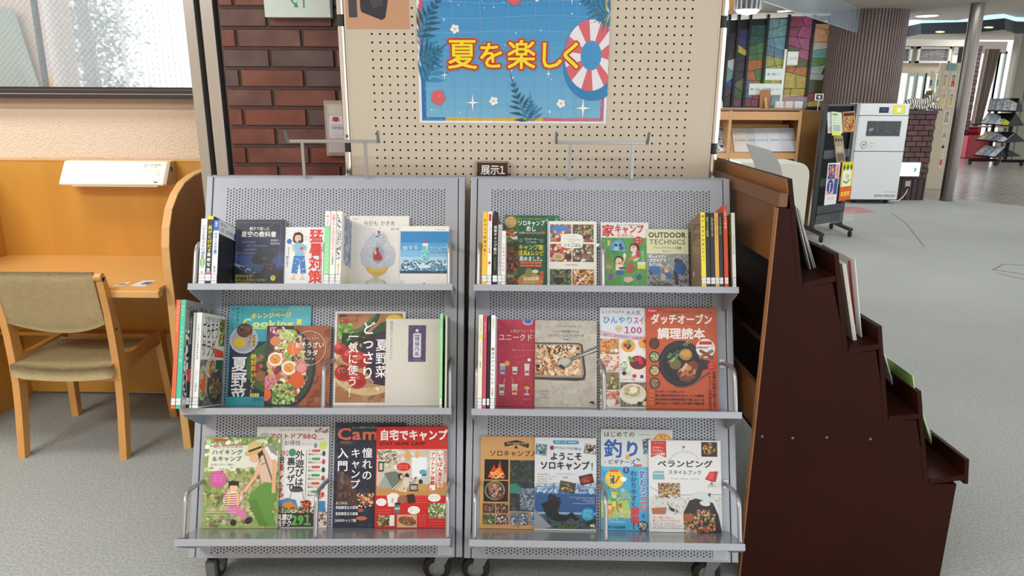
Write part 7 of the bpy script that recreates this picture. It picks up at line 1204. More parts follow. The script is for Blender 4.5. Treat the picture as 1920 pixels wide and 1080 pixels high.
A = Art((0, 0, 100, 20), hw*2-.006, zt3-zA-.006); A.r(38, 6, 58, 16, '#101a30'); A.line(44, 9, 5, 12, 3, '#4a70c8'); A.r(66, 3, 91, 18, '#dcd83a'); A.r(70, 5, 88, 16, '#e6e25a'); A.e(79, 10.5, 4, 3.6, '#f4f4e8'); A.line(14, 8, 3, 8, 3, '#ffffff'); A.build('control_print', t, (-hw+.003, -.29, zA+.005))
A = Art((0, 0, 100, 40), hw*2-.006, .38); A.e(15, 31, 7.4, 5.4, '#c8746a'); A.e(15, 31, 6, 4.2, '#dfe4e2'); A.l(10, 34, 20, 28, 1, '#c8746a'); A.r(12, 29.5, 18, 32, '#8a8a8a'); A.line(27, 28, 5, 14, 2, '#8a8484'); A.line(27, 32, 6, 16, 1.4, '#9a9494'); A.line(27, 34.5, 6, 16, 1.4, '#9a9494'); A.build('warning_label', t, (-hw+.003, -.3, zB_+.0))
A = Art((0, 0, 100, 20), hw*2-.006, .12); A.t(72, 4, 5, 'For your life', '#777777', width=24); A.t(52, 13, 7, 'BOOK STERILIZER', '#555555', .05, width=44); A.build('name_print', t, (-hw+.003, -.3, .07))
for x in (-hw+.1, hw-.1): MB().lathe([(.03, -.02), (.03, .02)], (x, -.2, .03), 14, 'x').box(x-.03, x+.03, -.23, -.17, .05, .062).build('castor', rubber, t); MB().lathe([(.03, -.02), (.03, .02)], (x, .0, .03), 14, 'x').build('castor', rubber, t)
# ribbed column
pc = at(1636, 20, 11.3); pl_, prr = at(1559, 100, 11.0), at(1699, 100, 11.0); cr = (prr.x-pl_.x)/2*.97; cx_ = (pl_.x+prr.x)/2
ribm = M('ribbed_tile', '#80706c', .6, noise=(4, .2)); nt = ribm.node_tree; brk = nt.nodes.new('ShaderNodeTexNoise')
m = MB(); n = 72; pr_ = []
for k in range(n):
    for da, rr in ((-.30, 1.0), (.30, 1.0), (.36, .955), (.64, .955)): a_ = 2*math.pi*(k+da)/n; pr_.append((cr*rr*math.cos(a_), cr*rr*math.sin(a_)))
m.prism(pr_[::1], 0, 2.6, 'z'); col_ = m.build('ribbed_column', ribm); col_.location = (cx_+.03, 11.2, 0); tag(col_, 'thick round column clad in ribbed grey brown tile', 'column')
# joints between rib tiles (staggered rings of thin grooves)
# brick counter pier
YK = 10.1; k0, k1 = at(1692, 300, YK).x-.35, at(1743, 300, YK).x; zk = at(1720, 207, YK).z
bk = thing('brick_pier', 'low dark red brick pier with a tiled cap behind the white sterilizer', 'pier', (k0, YK, 0)); wk = k1-k0
MB().box(0, wk, .012, .45, 0, zk-.05).build('core', M('grey_mortar', '#2c2220', .9), bk)
MB().box(-.01, wk+.012, -.01, .47, zk-.05, zk).build('cap', M('cap_brick', '#3e2726', .5), bk, bevel=.003)
bm2 = M('dark_brick', '#5a3330', .55, noise=(12, .25), bump=(90, .1), info=True)
rnd = random.Random(5); bh, bl = .073, .145; nr = int((zk-.05-.28)/bh)
for r in range(nr):
    z = zk-.05-(r+1)*bh; x = (-bl*.5 if r % 2 else 0)
    while x < wk:
        xa, xb = max(x+.003, 0), min(x+bl-.003, wk+.0)
        if xb-xa > .02 and xb > .26: putbrick('brick', brick_mesh(xb-xa, bh-.008, .013, bm2), (xa, .012, z+.004), bk, rnd.choice(['#5c3430', '#663a33', '#523034', '#5a2f2c', '#6b4038', '#4a2e34']))
        x += bl
    y = .0 if r % 2 == 0 else .07
    while y < .42:
        yb = min(y+.14, .45); putbrick('brick', brick_mesh(yb-y-.006, bh-.008, .011, bm2), (wk, y+.003, z+.004), bk, rnd.choice(['#7a4a40', '#6f453f', '#80524a']), R(90)); y += .145
zb0 = zk-.05-nr*bh; x = 0
while x < wk-.02: 
    if x > .25: putbrick('brick', brick_mesh(min(.07, wk-x-.003), zb0-.006, .013, bm2), (x+.003, .012, .003), bk, rnd.choice(['#4c2c2c', '#432628']))
    x += .077
a, b = at(1680, 331, YK-.05), at(1727, 304, YK-.05)
t = thing('lit_arrow_sign', 'glowing white sign with a small green arrow on the brick pier', 'sign', (a.x, YK-.06, a.z)); MB().box(0, b.x-a.x, 0, .055, 0, b.z-a.z).build('light_box', M('alu_edge', '#9fb3c0', .4, metal=.5), t, bevel=.008)
MB().box(.006, b.x-a.x-.008, -.004, 0, .008, b.z-a.z-.008).build('lit_face', M('lit_white', '#f6faff', .4, emit=1.1), t, bevel=.002); A = Art((0, 0, 100, 60), b.x-a.x, b.z-a.z); A.p([(68, 20), (76, 30), (68, 42), (80, 38), (84, 30), (80, 24)], '#4ab8a8'); A.build('sign_print', t, (0, -.004, 0))
p = at(1702, 346, YK-.01); t = thing('power_outlet', 'wall outlet with a black plug and white cable low on the brick pier', 'outlet', (p.x, YK-.012, p.z)); MB().box(-.035, .035, 0, .011, -.05, .05).build('outlet_plate', M('outlet_pink', '#c9b2ae', .5), t, bevel=.002); MB().box(-.025, .02, -.04, 0, -.05, -.025).build('plug', black, t)
MB().tube([(-.01, -.03, -.045), (-.03, -.035, -.12), (-.07, -.06, -.16), (-.16, -.12, -p.z+.012), (-.3, -.15, -p.z+.008)], .006, 6).build('cable', white_p, t)
# striped plush tiger/zebra lying on the pier
p = at(1730, 202, YK+.25); t = thing('striped_plush', 'black and white striped plush animal with a brown mane lying on the brick pier', 'plush toy', (at(1728, 203, YK+.2).x, YK+.22, zk)); t.scale = (.82,)*3
sm_ = M('zebra_plush', '#d8d4c8', .9); nt = sm_.node_tree; wv = nt.nodes.new('ShaderNodeTexWave'); wv.inputs['Scale'].default_value = 9; wv.inputs['Distortion'].default_value = 3; tc = nt.nodes.new('ShaderNodeTexCoord'); nt.links.new(tc.outputs['Object'], wv.inputs['Vector'])
cr_ = nt.nodes.new('ShaderNodeValToRGB'); cr_.color_ramp.interpolation = 'CONSTANT'; cr_.color_ramp.elements[0].color = (*lin('#3a3835'), 1); cr_.color_ramp.elements[1].color = (*lin('#cfcabd'), 1); cr_.color_ramp.elements[1].position = .42; nt.links.new(wv.outputs[0], cr_.inputs[0]); nt.links.new(cr_.outputs[0], nt.nodes['Principled BSDF'].inputs['Base Color'])
MB().ell((-.12, 0, .10), (.19, .11, .10), 18, 12).tube([(-.28, 0, .08), (-.33, -.06, .05), (-.30, -.14, .03), (-.2, -.17, .03)], [.035, .03, .028, .02], 8).tube([(-.2, -.09, .06), (-.1, -.16, .035), (.0, -.18, .03)], [.05, .04, .035], 8).tube([(.04, -.07, .07), (.16, -.14, .04), (.28, -.17, .03)], [.05, .04, .034], 8).tube([(.0, 0, .10), (.08, -.01, .14), (.13, -.02, .17)], [.09, .08, .07], 10).build('body', sm_, t)
hd = MB().ell((.15, -.03, .20), (.085, .07, .075), 16, 10).build('head', sm_, t); MB().ell((.22, -.05, .17), (.05, .045, .04), 12, 8).build('muzzle', M('plush_cream', '#cdbfa4', .9), hd); MB().ell((.262, -.065, .175), (.012, .012, .01), 8, 6).build('nose', black, hd)
for y_ in (-.085, -.02): MB().ell((.195, y_, .22), (.01, .01, .01), 8, 6).build('eye', black, hd)
for y_ in (-.08, .03): MB().ell((.12, y_, .275), (.018, .01, .03), 8, 6).build('ear', sm_, hd)
MB().ell((.11, -.01, .28), (.07, .05, .045), 14, 8, lambda d: 1+.15*math.sin(d.x*19+d.y*23)).ell((.06, 0, .20), (.05, .05, .07), 12, 8, lambda d: 1+.15*math.sin(d.z*19+d.y*23)).build('mane', M('plush_mane', '#6b5c34', .95, noise=(60, .4)), t)
# steel column
t_ = MB().lathe([(.085, 0), (.085, 2.6)], (0, 0, 0), 28).build('steel_column', M('satin_column', '#77716b', .3, metal=.85)); pp = atz(1777, 377, 0); t_.location = (pp.x, pp.y+.05, 0); tag(t_, 'slim round satin steel column', 'column')
# board with children's pictures
YD = 11.4; a, b = at(1740, 330, YD), at(1802, 118, YD); x0 = at(1738, 200, YD).x-.0
bd = thing('picture_board', 'cream partition covered with childrens drawings behind the steel column', 'display board', (at(1742, 300, YD).x, YD, 0)); bw = at(1800, 120, YD).x-at(1742, 300, YD).x; bx_ = at(1742, 300, YD).x
MB().box(-.05, bw+.02, 0, .04, 0, b.z).build('board', M('board_cream', '#c9bda4', .7), bd)
kid = [((1741, 133, 1753, 166), '#e8c84a', '#2f4a9a'), ((1754, 133, 1765, 166), '#e6c83a', '#4aaa5a'), ((1766, 133, 1779, 167), '#6a5aa0', '#c8b030'), ((1780, 134, 1796, 168), '#4a5a9a', '#c83a3a')]
rnd = random.Random(21); nk = 0
for (q, c1, c2) in kid+[((1741, 170, 1750, 184), '#c83a3a', '#7aaa4a'), ((1763, 170, 1776, 200), '#c85a5a', '#e0d04a'), ((1777, 171, 1791, 201), '#5a4a3a', '#e8c02a'), ((1767, 205, 1784, 234), '#5a6aa8', '#a8a090'), ((1765, 240, 1778, 262), '#c0c8b8', '#8a9484'), ((1763, 264, 1775, 281), '#e8b828', '#3a2a1a'), ((1759, 283, 1772, 315), '#e0b090', '#c83a44')]:
    p0, p1 = at(q[0], q[3], YD-.01), at(q[2], q[1], YD-.01); t = thing('drawing', 'childs %s drawing on the cream partition, %s from the top left' % (['yellow and blue figure', 'yellow and green figure', 'purple figure', 'blue roofed house', 'red and green scribble', 'red flower', 'yellow bee', 'blue umbrella', 'pale green', 'yellow giraffe', 'pink face'][nk], ['first', 'second', 'third', 'fourth', 'fifth', 'sixth', 'seventh', 'eighth', 'ninth', 'tenth', 'eleventh'][nk]), 'drawing', (p0.x, YD-.003, p0.z), 0, 'childrens drawings'); nk += 1
    w_, h_ = p1.x-p0.x, p1.z-p0.z; MB().box(0, w_, 0, .003, 0, h_).build('drawing_sheet', M('drawing_paper', '#ddd2bd', .8), t); A = Art((0, 0, 40, 60), w_, h_)
    A.line(8, 3, 3, 24, 5, '#7a7068', nk); A.e(20, 20, 11, 9, c1); A.e(20, 21, 6, 5, '#e8cfa8'); A.p([(10, 30), (30, 30), (33, 50), (7, 50)], c2); A.b(8, 12, 32, 52, [c1, c2, '#3a3a3a', '#ddd2bd'], 14, 2, 4, nk); A.build('drawing_print', t, (0, 0, 0), mat=INKM)
p0, p1 = at(1776, 132, YD-.02), at(1797, 117, YD-.02); t = thing('cloud_sign', 'small teal cloud shaped sign on top of the drawings partition', 'sign', (p0.x, YD-.02, p0.z)); w_, h_ = p1.x-p0.x, p1.z-p0.z
MB().prism([(0, .03), (.1*w_, 0), (w_*.9, 0), (w_, h_*.3), (w_*.95, h_*.7), (w_*.6, h_*.8), (w_*.35, h_), (w_*.1, h_*.75)], 0, .015, 'y').build('sign_board', M('teal_card', '#7fb3ab', .6), t); A = Art((0, 0, 60, 40), w_, h_); A.t(6, 15, 13, 'こどもの', '#1f4a4a', .03, width=46); A.t(14, 29, 13, 'ほん', '#1f4a4a', .03, width=30); A.build('sign_print', t, (0, 0, 0))
# far wall of the lobby: brick panels in white frames, doors, brick pier
YW = 14.2; fw_ = M('far_cream', '#b5a58f', .7); fb = M('far_grey_brick', '#8f868c', .6); 
def P4(x0, y0, x1, y1, Y): a, b = at(x0, y1, Y), at(x1, y0, Y); return a.x, b.x, a.z, b.z
def sbox(nm, q, Y, th_, m, kind='structure', par=None, **k): x0, x1, z0, z1 = P4(*q, Y); return MB().box(x0, x1, Y, Y+th_, z0, z1).build(nm, m, par, kind=kind, **k)
ow = sbox('wall_far', (1640, 86, 1790, 137), YW+.06, .1, fw_)
for (l, r_) in ((1650, 1711), (1718, 1784)):
    x0, x1, z0, z1 = P4(l, 88, r_, 118, YW); fr = MB()
    for r4 in ((x0, x1, z1-.035, z1), (x0, x1, z0, z0+.035), (x0, x0+.035, z0, z1), (x1-.035, x1, z0, z1)): fr.box(r4[0], r4[1], YW-.02, YW+.05, r4[2], r4[3])
    f_ = fr.build('panel_frame', M('frame_white', '#d8d6d2', .4), ow); nb = 0
    for r in range(6):
        zz = z0+.04+r*(z1-z0-.08)/6; x = x0+.04-(.1 if r % 2 else 0)
        while x < x1-.06:
            xa, xb = max(x, x0+.038), min(x+.19, x1-.038)
            if xb-xa > .03: putbrick('brick', brick_mesh(xb-xa, (z1-z0-.08)/6-.012, .012, M('grey_glazed_brick', '#8f868c', .5, noise=(8, .2), info=True)), (xa, YW+.055, zz), ow, rnd.choice(['#8d858c', '#9a9298', '#7f777f']))
            x += .2
sbox('trim_8', (1640, 75, 1830, 86), YW-.1, .3, M('soffit_cream', '#c9bfb0', .6)); sbox('wall_pier_far', (1786, 86, 1843, 250), YW+.1, .25, M('grey_mortar', ''))
wpf = bpy.context.scene.objects['wall_pier_far']; x0, x1, z0, z1 = P4(1786, 86, 1843, 250, YW+.1)
for r in range(22):
    zz = z1-(r+1)*.078; x = x0-(.1 if r % 2 else 0)
    if zz < z0: break
    while x < x1:
        xa, xb = max(x+.004, x0), min(x+.2-.004, x1)
        if xb-xa > .03: putbrick('brick', brick_mesh(xb-xa, .068, .013, bm2), (xa, YW+.1, zz+.005), wpf, rnd.choice(['#5f3c38', '#6b443e', '#55363a', '#704a44']))
        x += .2
# glazed doors at far left of the lobby with white light behind
for i, (l, r_) in enumerate(((1693, 1708), (1710, 1724), (1728, 1740))):
    x0, x1, z0, z1 = P4(l, 137, r_, 300, YW); d = MB()
    for r4 in ((x0, x1, z1-.06, z1), (x0, x0+.04, z0, z1), (x1-.04, x1, z0, z1), (x0, x1, z0, z0+.1)): d.box(r4[0], r4[1], YW, YW+.05, r4[2], r4[3])
    dd = d.build('door_%d' % (i+1), M('door_sage', '#93a093', .5), kind='structure'); MB().box(x0+.04, x1-.04, YW+.02, YW+.03, z0+.1, z1-.06).build('pane', glass, dd)
sbox('wall_low_far', (1640, 300, 1745, 335), YW+.1, .1, fw_)
# curtain, window, right wall
cm_ = translucent(M('taupe_curtain', '#b3a497', .9), .35); m = MB(); YC = 15.9; nseg = 40
a0, a1, b0, b1 = at(1849, 92, YC), at(1874, 92, YC), at(1822, 232, YC), at(1838, 232, YC)
for i in range(nseg):
    t0, t1 = i/nseg, (i+1)/nseg
    def cp(t, top): p = (a0.lerp(a1, t) if top else b0.lerp(b1, t)); return (p.x, YC+.06*math.sin(t*48), p.z)
    m.add([cp(t0, 0), cp(t1, 0), cp(t1, 1), cp(t0, 1)], [(0, 1, 2, 3)], True)
tag(m.build('taupe_curtain', cm_), 'taupe pleated curtain drawn aside at the bright lobby window', 'curtain')
wr_ = M('sage_wall', '#8a8b78', .7); YR = 16.9; xr0 = at(1873, 300, YR).x
m = MB(); q = [at(1893, 55, YR), at(1960, 50, YR), at(1960, 306, YR), at(1872, 306, YR)]; m.prism([(xr0, 0), (q[1].x+1.5, 0), (q[1].x+1.5, 2.78), (xr0, 2.78)], YR, YR+.15, 'y'); m.build('wall_right', wr_, kind='structure')
struct(MB().box(xr0-.06, xr0, YR-.03, YR+.15, 0, 2.78).build('trim_9', M('jamb_grey', '#a8a294', .5)))
struct(MB().box(xr0+.28, xr0+.30, YR-.004, YR, 0, 2.78).build('trim_10', M('dark_line', '#4a4a40', .6)))
x0, x1, z0, z1 = P4(1838, 96, 1890, 300, 18.2)
fr = MB()
for xx in (x0, (x0+x1)/2-.1, x1-.05): fr.box(xx, xx+.05, 18.2, 18.26, 0, z1)
fr.box(x0, x1, 18.2, 18.26, z1-.06, z1); wf = fr.build('window_2', M('alu_white', '#dfe5e8', .4), kind='structure'); MB().box(x0, x1, 18.225, 18.232, 0, z1-.06).build('pane', glass, wf)
sbox('trim_11', (1830, 78, 1890, 97), 16.5, 1.5, M('soffit_pink', '#d6c8c0', .6))
# red sofa, table, bin, pot
YSf = 17.2; x0, x1 = at(1812, 280, YSf).x, at(1861, 280, YSf).x; t = thing('red_sofa', 'red buttoned leather bench sofa by the lobby window', 'sofa', ((x0+x1)/2, YSf, 0)); hw = (x1-x0)/2; red = M('red_leather', '#b01c30', .35)
zs = at(1835, 255, YSf).z; zb = at(1835, 234, YSf+.4).z; MB().box(-hw, hw, 0, .6, 0, zs).build('seat', red, t, bevel=.02)
m = MB(); 
for i in range(8):
    for j in range(2): m.ell((-hw+.06+(i+.5)*(2*hw-.12)/8, .56-.05*j, zs+.09+j*.17), ((2*hw)/16, .06, .09), 10, 6)
m.box(-hw, hw, .55, .66, zs, zb).build('backrest', red, t)
t = thing('rail_table', 'thin light wooden counter rail in front of the red sofa', 'table', (at(1830, 237, 16.5).x, 16.5, 0)); zz = at(1830, 236, 16.5).z; MB().box(-.3, .75, -.1, .25, zz-.03, zz).build('table_top', M('tan_table', '#b09078', .4), t, bevel=.004)
for x_ in (-.25, .7): MB().box(x_-.02, x_+.02, .05, .09, 0, zz-.03).build('leg', black, t)
q = atz(1812, 291, 0); t = thing('steel_bin', 'grey steel litter bin beside the steel column', 'bin', (q.x-.05, q.y, 0)); zz = at(1812, 250, q.y).z; MB().box(-.13, .13, -.13, .13, 0, zz).build('bin_body', M('bin_grey', '#6f726c', .45, metal=.3), t, bevel=.01); MB().box(-.135, .135, -.135, .135, zz, zz+.03).build('bin_lid', M('bin_lid', '#b8c4ca', .3), t, bevel=.008)
q = at(1829, 229, 16.55); t = thing('dark_pot', 'dark grey rounded vase on the counter rail', 'vase', (q.x, 16.55, at(1830, 236, 16.5).z)); MB().lathe([(.05, 0), (.085, .05), (.09, .14), (.07, .2), (.05, .22)], (0, 0, 0), 18).build('vase_body', M('pot_slate', '#3c4446', .5), t)
# black four tier magazine rack
YM = 15.6; t = thing('tiered_magazine_rack', 'black rolling magazine rack with four double sloped tiers at the far right', 'magazine rack', (10.0, YM, 0)); L0 = lambda x, y, dy=0: (at(x, y, YM+dy).x-10.0, at(x, y, YM+dy).z)
tiers = [((1851, 208), (1904, 209), (1911, 184), (1857, 185), 1918, 208), ((1837, 232), (1889, 236), (1905, 212), (1852, 212), 1920, 235), ((1829, 262), (1881, 267), (1902, 248), (1851, 246), 1922, 268), ((1825, 291), (1864, 295), (1885, 277), (1847, 272), 1912, 298)]
mg = 0
for k, (bl_, br_, tr2, tl2, fx, fy) in enumerate(tiers):
    B0, B1, T1, T0 = L0(*bl_), L0(*br_), L0(*tr2, .0), L0(*tl2, .0)
    y1_ = .24; dz = -.012; sh = (T0[0]-B0[0])*0
    pl8 = [(B0[0], 0, B0[1]), (B1[0], 0, B1[1]), (B1[0]+.06, y1_, T1[1]), (B0[0]+.06, y1_, T0[1])]
    pl8 = [(B0[0], 0, B0[1]), (B1[0], 0, B1[1]), (L0(*tr2, y1_)[0], y1_, L0(*tr2, y1_)[1]), (L0(*tl2, y1_)[0], y1_, L0(*tl2, y1_)[1])]
    tp_ = MB().hull8(pl8, [(a, b, c+dz) for a, b, c in pl8]).build('tier_face', blacksteel, t)
    rr = [(L0(*tr2, y1_)[0], y1_, L0(*tr2, y1_)[1]), (L0(fx, fy, 2*y1_)[0], 2*y1_, B1[1])]
    MB().hull8([pl8[3], pl8[2], (pl8[2][0], y1_, pl8[2][2]+dz), (pl8[3][0], y1_, pl8[3][2]+dz)], [(rr[1][0]-(B1[0]-B0[0]), 2*y1_, rr[1][2]), rr[1], (rr[1][0], 2*y1_, rr[1][2]+dz), (rr[1][0]-(B1[0]-B0[0]), 2*y1_, rr[1][2]+dz)]).build('tier_face', blacksteel, t)
    MB().add([(pl8[1][0], 0, pl8[1][2]+dz), (rr[1][0], 2*y1_, rr[1][2]+dz), (pl8[2][0], y1_, pl8[2][2]+dz), (pl8[1][0]-.01, 0, pl8[1][2]+dz), (rr[1][0]-.01, 2*y1_, rr[1][2]+dz), (pl8[2][0]-.01, y1_, pl8[2][2]+dz)], [(0, 1, 2), (3, 5, 4), (0, 3, 4, 1), (1, 4, 5, 2), (2, 5, 3, 0)]).build('gusset', blacksteel, t)
    o_, u_, v_ = Vector(pl8[0]), Vector(pl8[1])-Vector(pl8[0]), Vector(pl8[3])-Vector(pl8[0]); nrm = u_.cross(v_).normalized()
    nm_ = [4, 4, 4, 3][k]
    for i in range(nm_):
        c = [['#8a949c', '#9aa4ac', '#b9bdc0', '#c4c8cc'], ['#c8ccd0', '#b4b8c0', '#d0d4d8', '#c8d832'], ['#b8b080', '#8a8a88', '#6a7a98', '#d0d0ce'], ['#b0a89a', '#7a90a8', '#c4c8ca']][k][i]
        a = o_+u_*((i+.04)/nm_)+v_*.05+nrm*.004; w0 = Vector((10.0, YM, 0))+a; mt = thing('magazine', 'magazine on the %s tier of the black rack, %s from the left' % (['top', 'second', 'third', 'bottom'][k], ['first', 'second', 'third', 'fourth'][i]), 'magazine', tuple(w0), 0, 'magazines on the black tiered rack')
        uu, vv = u_*(.92/nm_), v_*.92; MB().hull8([(0, 0, 0), tuple(uu), tuple(uu+vv), tuple(vv)], [tuple(nrm*.005), tuple(uu+nrm*.005), tuple(uu+vv+nrm*.005), tuple(vv+nrm*.005)]).build('magazine_cover', M('rackmag_'+c[1:], c, .5), mt)
        A = Art((0, 0, 30, 40), 1, 1); A.b(2, 4, 28, 36, [c, '#e4e6e8', '#5a6470', '#8a8f98', '#d8d4cc'] if c != '#c8d832' else [c], 16, 2, 6, mg); A.line(4, 3, 5, 20, 4, '#444444', mg); mg += 1
        A.build('magazine_print', mt, T=lambda x, y, z, uu=uu, vv=vv, nrm=nrm: tuple(uu*x+vv*z+nrm*(.005-y)), mat=INKM)
ux = L0(1900, 215, .24)[0]
for (x_, y_) in ((1895, .24), (1862, .24)): X_ = L0(x_, 240, y_)[0]; MB().box(X_-.03, X_+.03, y_-.02, y_+.02, .1, L0(1900, 190, .24)[1]).build('upright', blacksteel, t)
for (xa, xb, yy, pyy) in ((1817, 1868, .0, 299), (1866, 1917, .0, 304)): Xa, Xb = L0(xa, pyy)[0], L0(xb, pyy)[0]; MB().box(Xa, Xb, -.03+(xa > 1840)*-.2, .03+(xa > 1840)*-.2, .07, .13).build('foot_bar', blacksteel, t, bevel=.004)
for (x_, yy) in ((1818, 0), (1866, -.2), (1915, -.2), (1870, .4)): X_ = L0(x_, 306, yy)[0]; MB().lathe([(.04, -.02), (.04, .02)], (X_, yy, .04), 14, 'x').build('castor', rubber, t)
# blue ring fascia, light cove, downlights
fas = M('slate_blue_fascia', '#15242f', .4); pts = [(1640, 80, 50, 13.4), (1702, 69, 49, 13.1), (1727, 64, 43.5, 12.8), (1811, 63, 41, 12.8), (1884, 55.5, 34, 12.4), (1905, 63, 40, 12.9), (1940, 62, 41, 13.0)]
fa = thing('ceiling_ring', 'slate blue faceted ceiling ring with a light cove above it', 'ceiling fixture', (8, 12.8, 2.3))
for i in range(len(pts)-1):
    a, b = pts[i], pts[i+1]; A0, A1, B0, B1 = at(a[0], a[1], a[3]), at(a[0], a[2], a[3]), at(b[0], b[1], b[3]), at(b[0], b[2], b[3]); m = MB()
    dy = Vector((0, .04, 0)); m.hull8([A0, A1, A1+dy, A0+dy], [B0, B1, B1+dy, B0+dy]); m.build('fascia_board', fas, fa, world=True)
    m = MB(); C0, D0 = A0+Vector((0, .5, -.01)), B0+Vector((0, .5, -.01)); m.hull8([A0, A0+dy, A0+dy+Vector((0, 0, .01)), A0+Vector((0, 0, .01))][::-1], [C0, C0+dy, C0+dy, C0][::-1]); 
    tp2 = Vector((0, .65, .0)); E0, E1 = at(a[0], a[2]-1, a[3]+.7), at(b[0], b[2]-1, b[3]+.7); F0 = at(a[0], a[2]-15, a[3]+.7); F1 = at(b[0], b[2]-14, b[3]+.7)
    MB().hull8([E0-Vector((0, 0, .1)), F0, F0+dy, E0+dy-Vector((0, 0, .1))], [E1-Vector((0, 0, .1)), F1, F1+dy, E1+dy-Vector((0, 0, .1))]).build('cove_light', M('cove_glow', '#bfe4f4', .5, emit=.95), fa, world=True)
cl_ = []
def downlight(x, y, z, c, lab, r=.09, e=2.2):
    p = atz(x, y, z); t = thing('downlight', lab, 'ceiling light', (p.x, p.y, z)); MB().lathe([(r, -.012), (r, 0)], (0, 0, 0), 20).build('trim_ring', white_p, t); MB().lathe([(r*.85, -.016), (r*.85, -.012)], (0, 0, 0), 20).build('lens', M('lens_'+c[1:], c, .4, emit=e), t)
downlight(1738, 28.5, 2.597, '#fff4ea', 'round white downlight in the ceiling left of the steel column', .17)
for x, y, l in ((1466, 20, 'left'), (1478, 19, 'right')): downlight(x, y, 2.597, '#ffffff', 'small round downlight above the stained glass, %s of the pair' % l, .07)
for x, y, l in ((1762, 60, 'left of'), (1853, 51.5, 'right of')): q = at(x, y, 12.75 if x < 1800 else 12.5); t = thing('ring_light', 'small warm light on the blue ceiling ring, %s the steel column' % l, 'ceiling light', tuple(q)); MB().ell((0, -.01, 0), (.08, .03, .014), 14, 8).build('lens', M('lens_warm', '#f2e2a8', .4, emit=1.2), t)
# track spotlight near the pegboard
q = at(1402, 14, 6.2); t = thing('round_pendant_lamp', 'bright round ribbed ceiling lamp above the oak bookcase', 'lamp', (q.x, 6.2, q.z)); m = MB()
m.lathe([(.085, -.03), (.10, .03), (.10, .09), (.06, .12)], (0, 0, 0), 24).build('lamp_shade', M('ribbed_shade', '#6a6a6c', .4, metal=.4), t)
for k in range(16): a_ = 2*math.pi*k/16; MB().box(.098, .108, -.006, .006, -.02, .09, lambda x, y, z: (x*math.cos(a_)-y*math.sin(a_), x*math.sin(a_)+y*math.cos(a_), z)).build('fin', M('fin_white', '#c8ccd0', .4), t)
MB().lathe([(.02, -.055), (.07, -.045), (.09, -.028), (.09, -.02)], (0, 0, 0), 22).build('lens', M('lens_bright', '#fbfdff', .4, emit=6), t); MB().tube([(0, 0, .11), (0, 0, 2.6-q.z)], .008, 6).build('stem', black, t)
# timber bulkhead by the lamp
q0, q1 = at(1352, 28, 8.6), at(1392, 0, 8.6); struct(MB().box(q0.x-1.2, q1.x, 8.6, 8.9, 2.33, 2.597).build('trim_12', M('bulkhead_oak', '#c8935c', .5)))
# hanging glass smoke screen
g0, g1 = atz(1420, -2, 2.28), atz(1646, 74, 2.28); sc = thing('glass_smoke_screen', 'hanging clear glass smoke screen under the ceiling', 'glass screen', (g0.x, g0.y, 2.28)); d = (g1-g0); L3 = d.length; d.normalize(); n3 = Vector((-d.y, d.x, 0))*.005
MB().hull8([(0, 0, 0), tuple(n3*2), tuple(n3*2+Vector((0, 0, .315))), (0, 0, .315)], [tuple(d*L3), tuple(d*L3+n3*2), tuple(d*L3+n3*2+Vector((0, 0, .315))), tuple(d*L3+Vector((0, 0, .315)))]).build('glass_pane', M('bluish_glass', '#a9bcc6', .05, alpha=.38, spec=.6), sc)
MB().hull8([(0, 0, -.006), tuple(n3*2+Vector((0, 0, -.006))), tuple(n3*2), (0, 0, 0)], [tuple(d*L3+Vector((0, 0, -.006))), tuple(d*L3+n3*2+Vector((0, 0, -.006))), tuple(d*L3+n3*2), tuple(d*L3)]).build('edge_trim', M('edge_alu', '#c8d4dc', .3, metal=.5), sc)
# ------------------------------------------------------------------ stained glass wall
YG = 11.38; gt = lambda x: max(24, 60-(x-1355)*.33) if x < 1478 else 24+(x-1478)*.27
sg = thing('stained_glass_wall', 'tall colourful stained glass mural in black mullions behind the oak bookcase', 'stained glass', (4.2, YG, 0))
cols_ = [1344, 1354, 1371, 1392, 1424, 1462, 1508, 1572]
pal = [['#3a6a5c', '#7a3a34', '#2c3c38', '#5a7a6a'], ['#22262c', '#3a2c3a', '#c8d0d0', '#6fa8a0', '#33448c', '#4a2c34', '#1e2620'], ['#2f3a6c', '#c8b83a', '#1f2428', '#23282c', '#5a6a3a', '#3c5a34', '#6a3a4a'], ['#2f5a50', '#3f7040', '#4c7a44', '#b06a2a', '#6a7090', '#5a6488', '#7c3044'], ['#7aa4a8', '#6fa0b4', '#6a8a9c', '#a8ac54', '#8cac48', '#5c7a88', '#6a7c98'], ['#9a4a68', '#a8507a', '#5c5c34', '#b8742c', '#c0b048', '#b8a03a', '#8a3c44'], ['#d8a878', '#c8c0b4', '#6fa8a4', '#5c8a44', '#a8b4b0', '#4a4a24', '#8a3c38', '#b8a85c']]
rnd = random.Random(31); zbt = at(1450, 202, YG).z
wpx = lambda x, y: (at(x, 200, YG).x-4.2, at(x, y, YG).z)
glz = {}
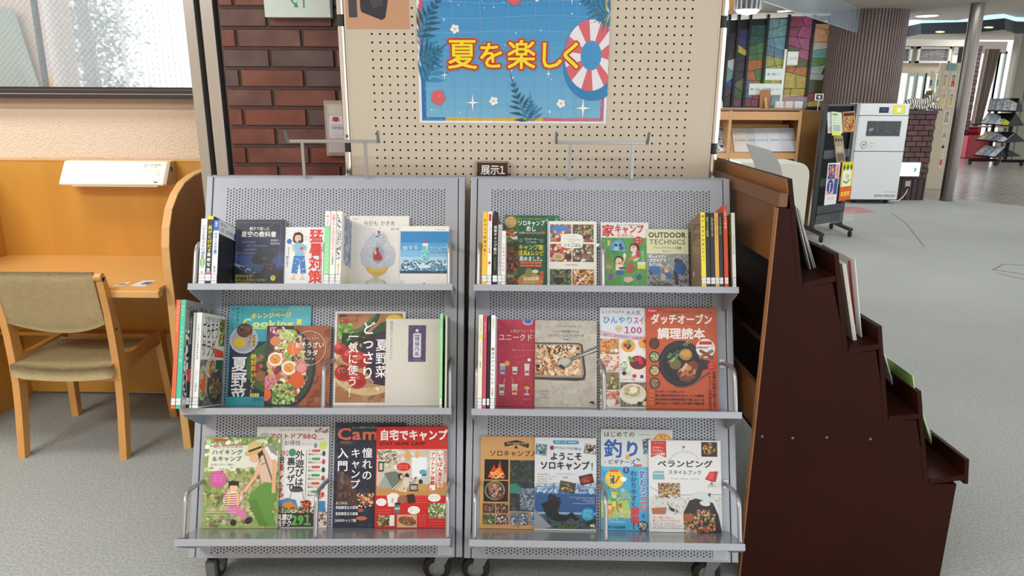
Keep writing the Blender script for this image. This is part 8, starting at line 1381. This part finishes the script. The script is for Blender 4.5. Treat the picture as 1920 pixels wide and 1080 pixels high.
def gpiece(pts, c):
    P_ = [wpx(x, y) for x, y in pts]; m = MB(); k = len(P_); cx = sum(p[0] for p in P_)/k; cz = sum(p[1] for p in P_)/k
    P_ = [(cx+(p[0]-cx)*.95, cz+(p[1]-cz)*.95) for p in P_]; dd = rnd.uniform(0, .004)
    m.prism(P_, -.006-dd, .004, 'y'); m.build('glass_piece', M('stain_'+c[1:], c, .25, emit=.16, noise=(14, .4)), sg)  # slight glow in the glass colour stands in for daylight behind it
MB().prism([(wpx(1350, 70)[0], zbt-.03), (wpx(1585, 210)[0], zbt-.03), (wpx(1585, 60)[0], 2.59), (wpx(1350, 60)[0], 2.5)], .005, .02, 'y').build('lead_backing', M('lead_black', '#1c2022', .5), sg)
for ci in range(len(cols_)-1):
    xa, xb = cols_[ci]+(1.6 if ci else 0), cols_[ci+1]-1.6; yt = gt((xa+xb)/2)+4; P_ = pal[ci]; n = [7, 8, 9, 9, 9, 9, 10][ci]; ys = [yt]+[yt+(200-yt)*(i+rnd.uniform(-.25, .25))/n for i in range(1, n)]+[200]
    prevs = 0
    for i in range(n):
        s1 = rnd.uniform(-7, 7) if i < n-1 else 0; c = P_[min(int(i*len(P_)/n), len(P_)-1)]; tl_, tr2_ = (xa, ys[i]-prevs), (xb, ys[i]+prevs); bl2, br2 = (xa, ys[i+1]-s1), (xb, ys[i+1]+s1); prevs = s1
        if xb-xa > 20:
            mt = rnd.uniform(.3, .7); mb_ = rnd.uniform(.3, .7); mtop = (xa+(xb-xa)*mt, tl_[1]+(tr2_[1]-tl_[1])*mt); mbot = (xa+(xb-xa)*mb_, bl2[1]+(br2[1]-bl2[1])*mb_); c2 = rnd.choice(P_[max(0, int(i*len(P_)/n)-1):int(i*len(P_)/n)+2])
            gpiece([bl2, mbot, mtop, tl_], c); gpiece([mbot, br2, tr2_, mtop], c2)
        else: gpiece([bl2, br2, tr2_, tl_], c)
for x in cols_: a = wpx(x, 200)[0]; MB().box(a-.018, a+.018, -.05, .02, zbt-.04, 2.58).build('mullion', M('mullion_black', '#14181c', .4), sg)
MB().box(wpx(1350, 200)[0], wpx(1585, 200)[0], -.08, .05, zbt-.12, zbt-.03).build('sill', M('sill_slate', '#34383c', .5), sg)
struct(MB().box(wpx(1340, 200)[0]+4.2, wpx(1600, 200)[0]+4.2, YG, YG+.12, 0, zbt-.12).build('wall_back', M('back_grey', '#6a6660', .7)))
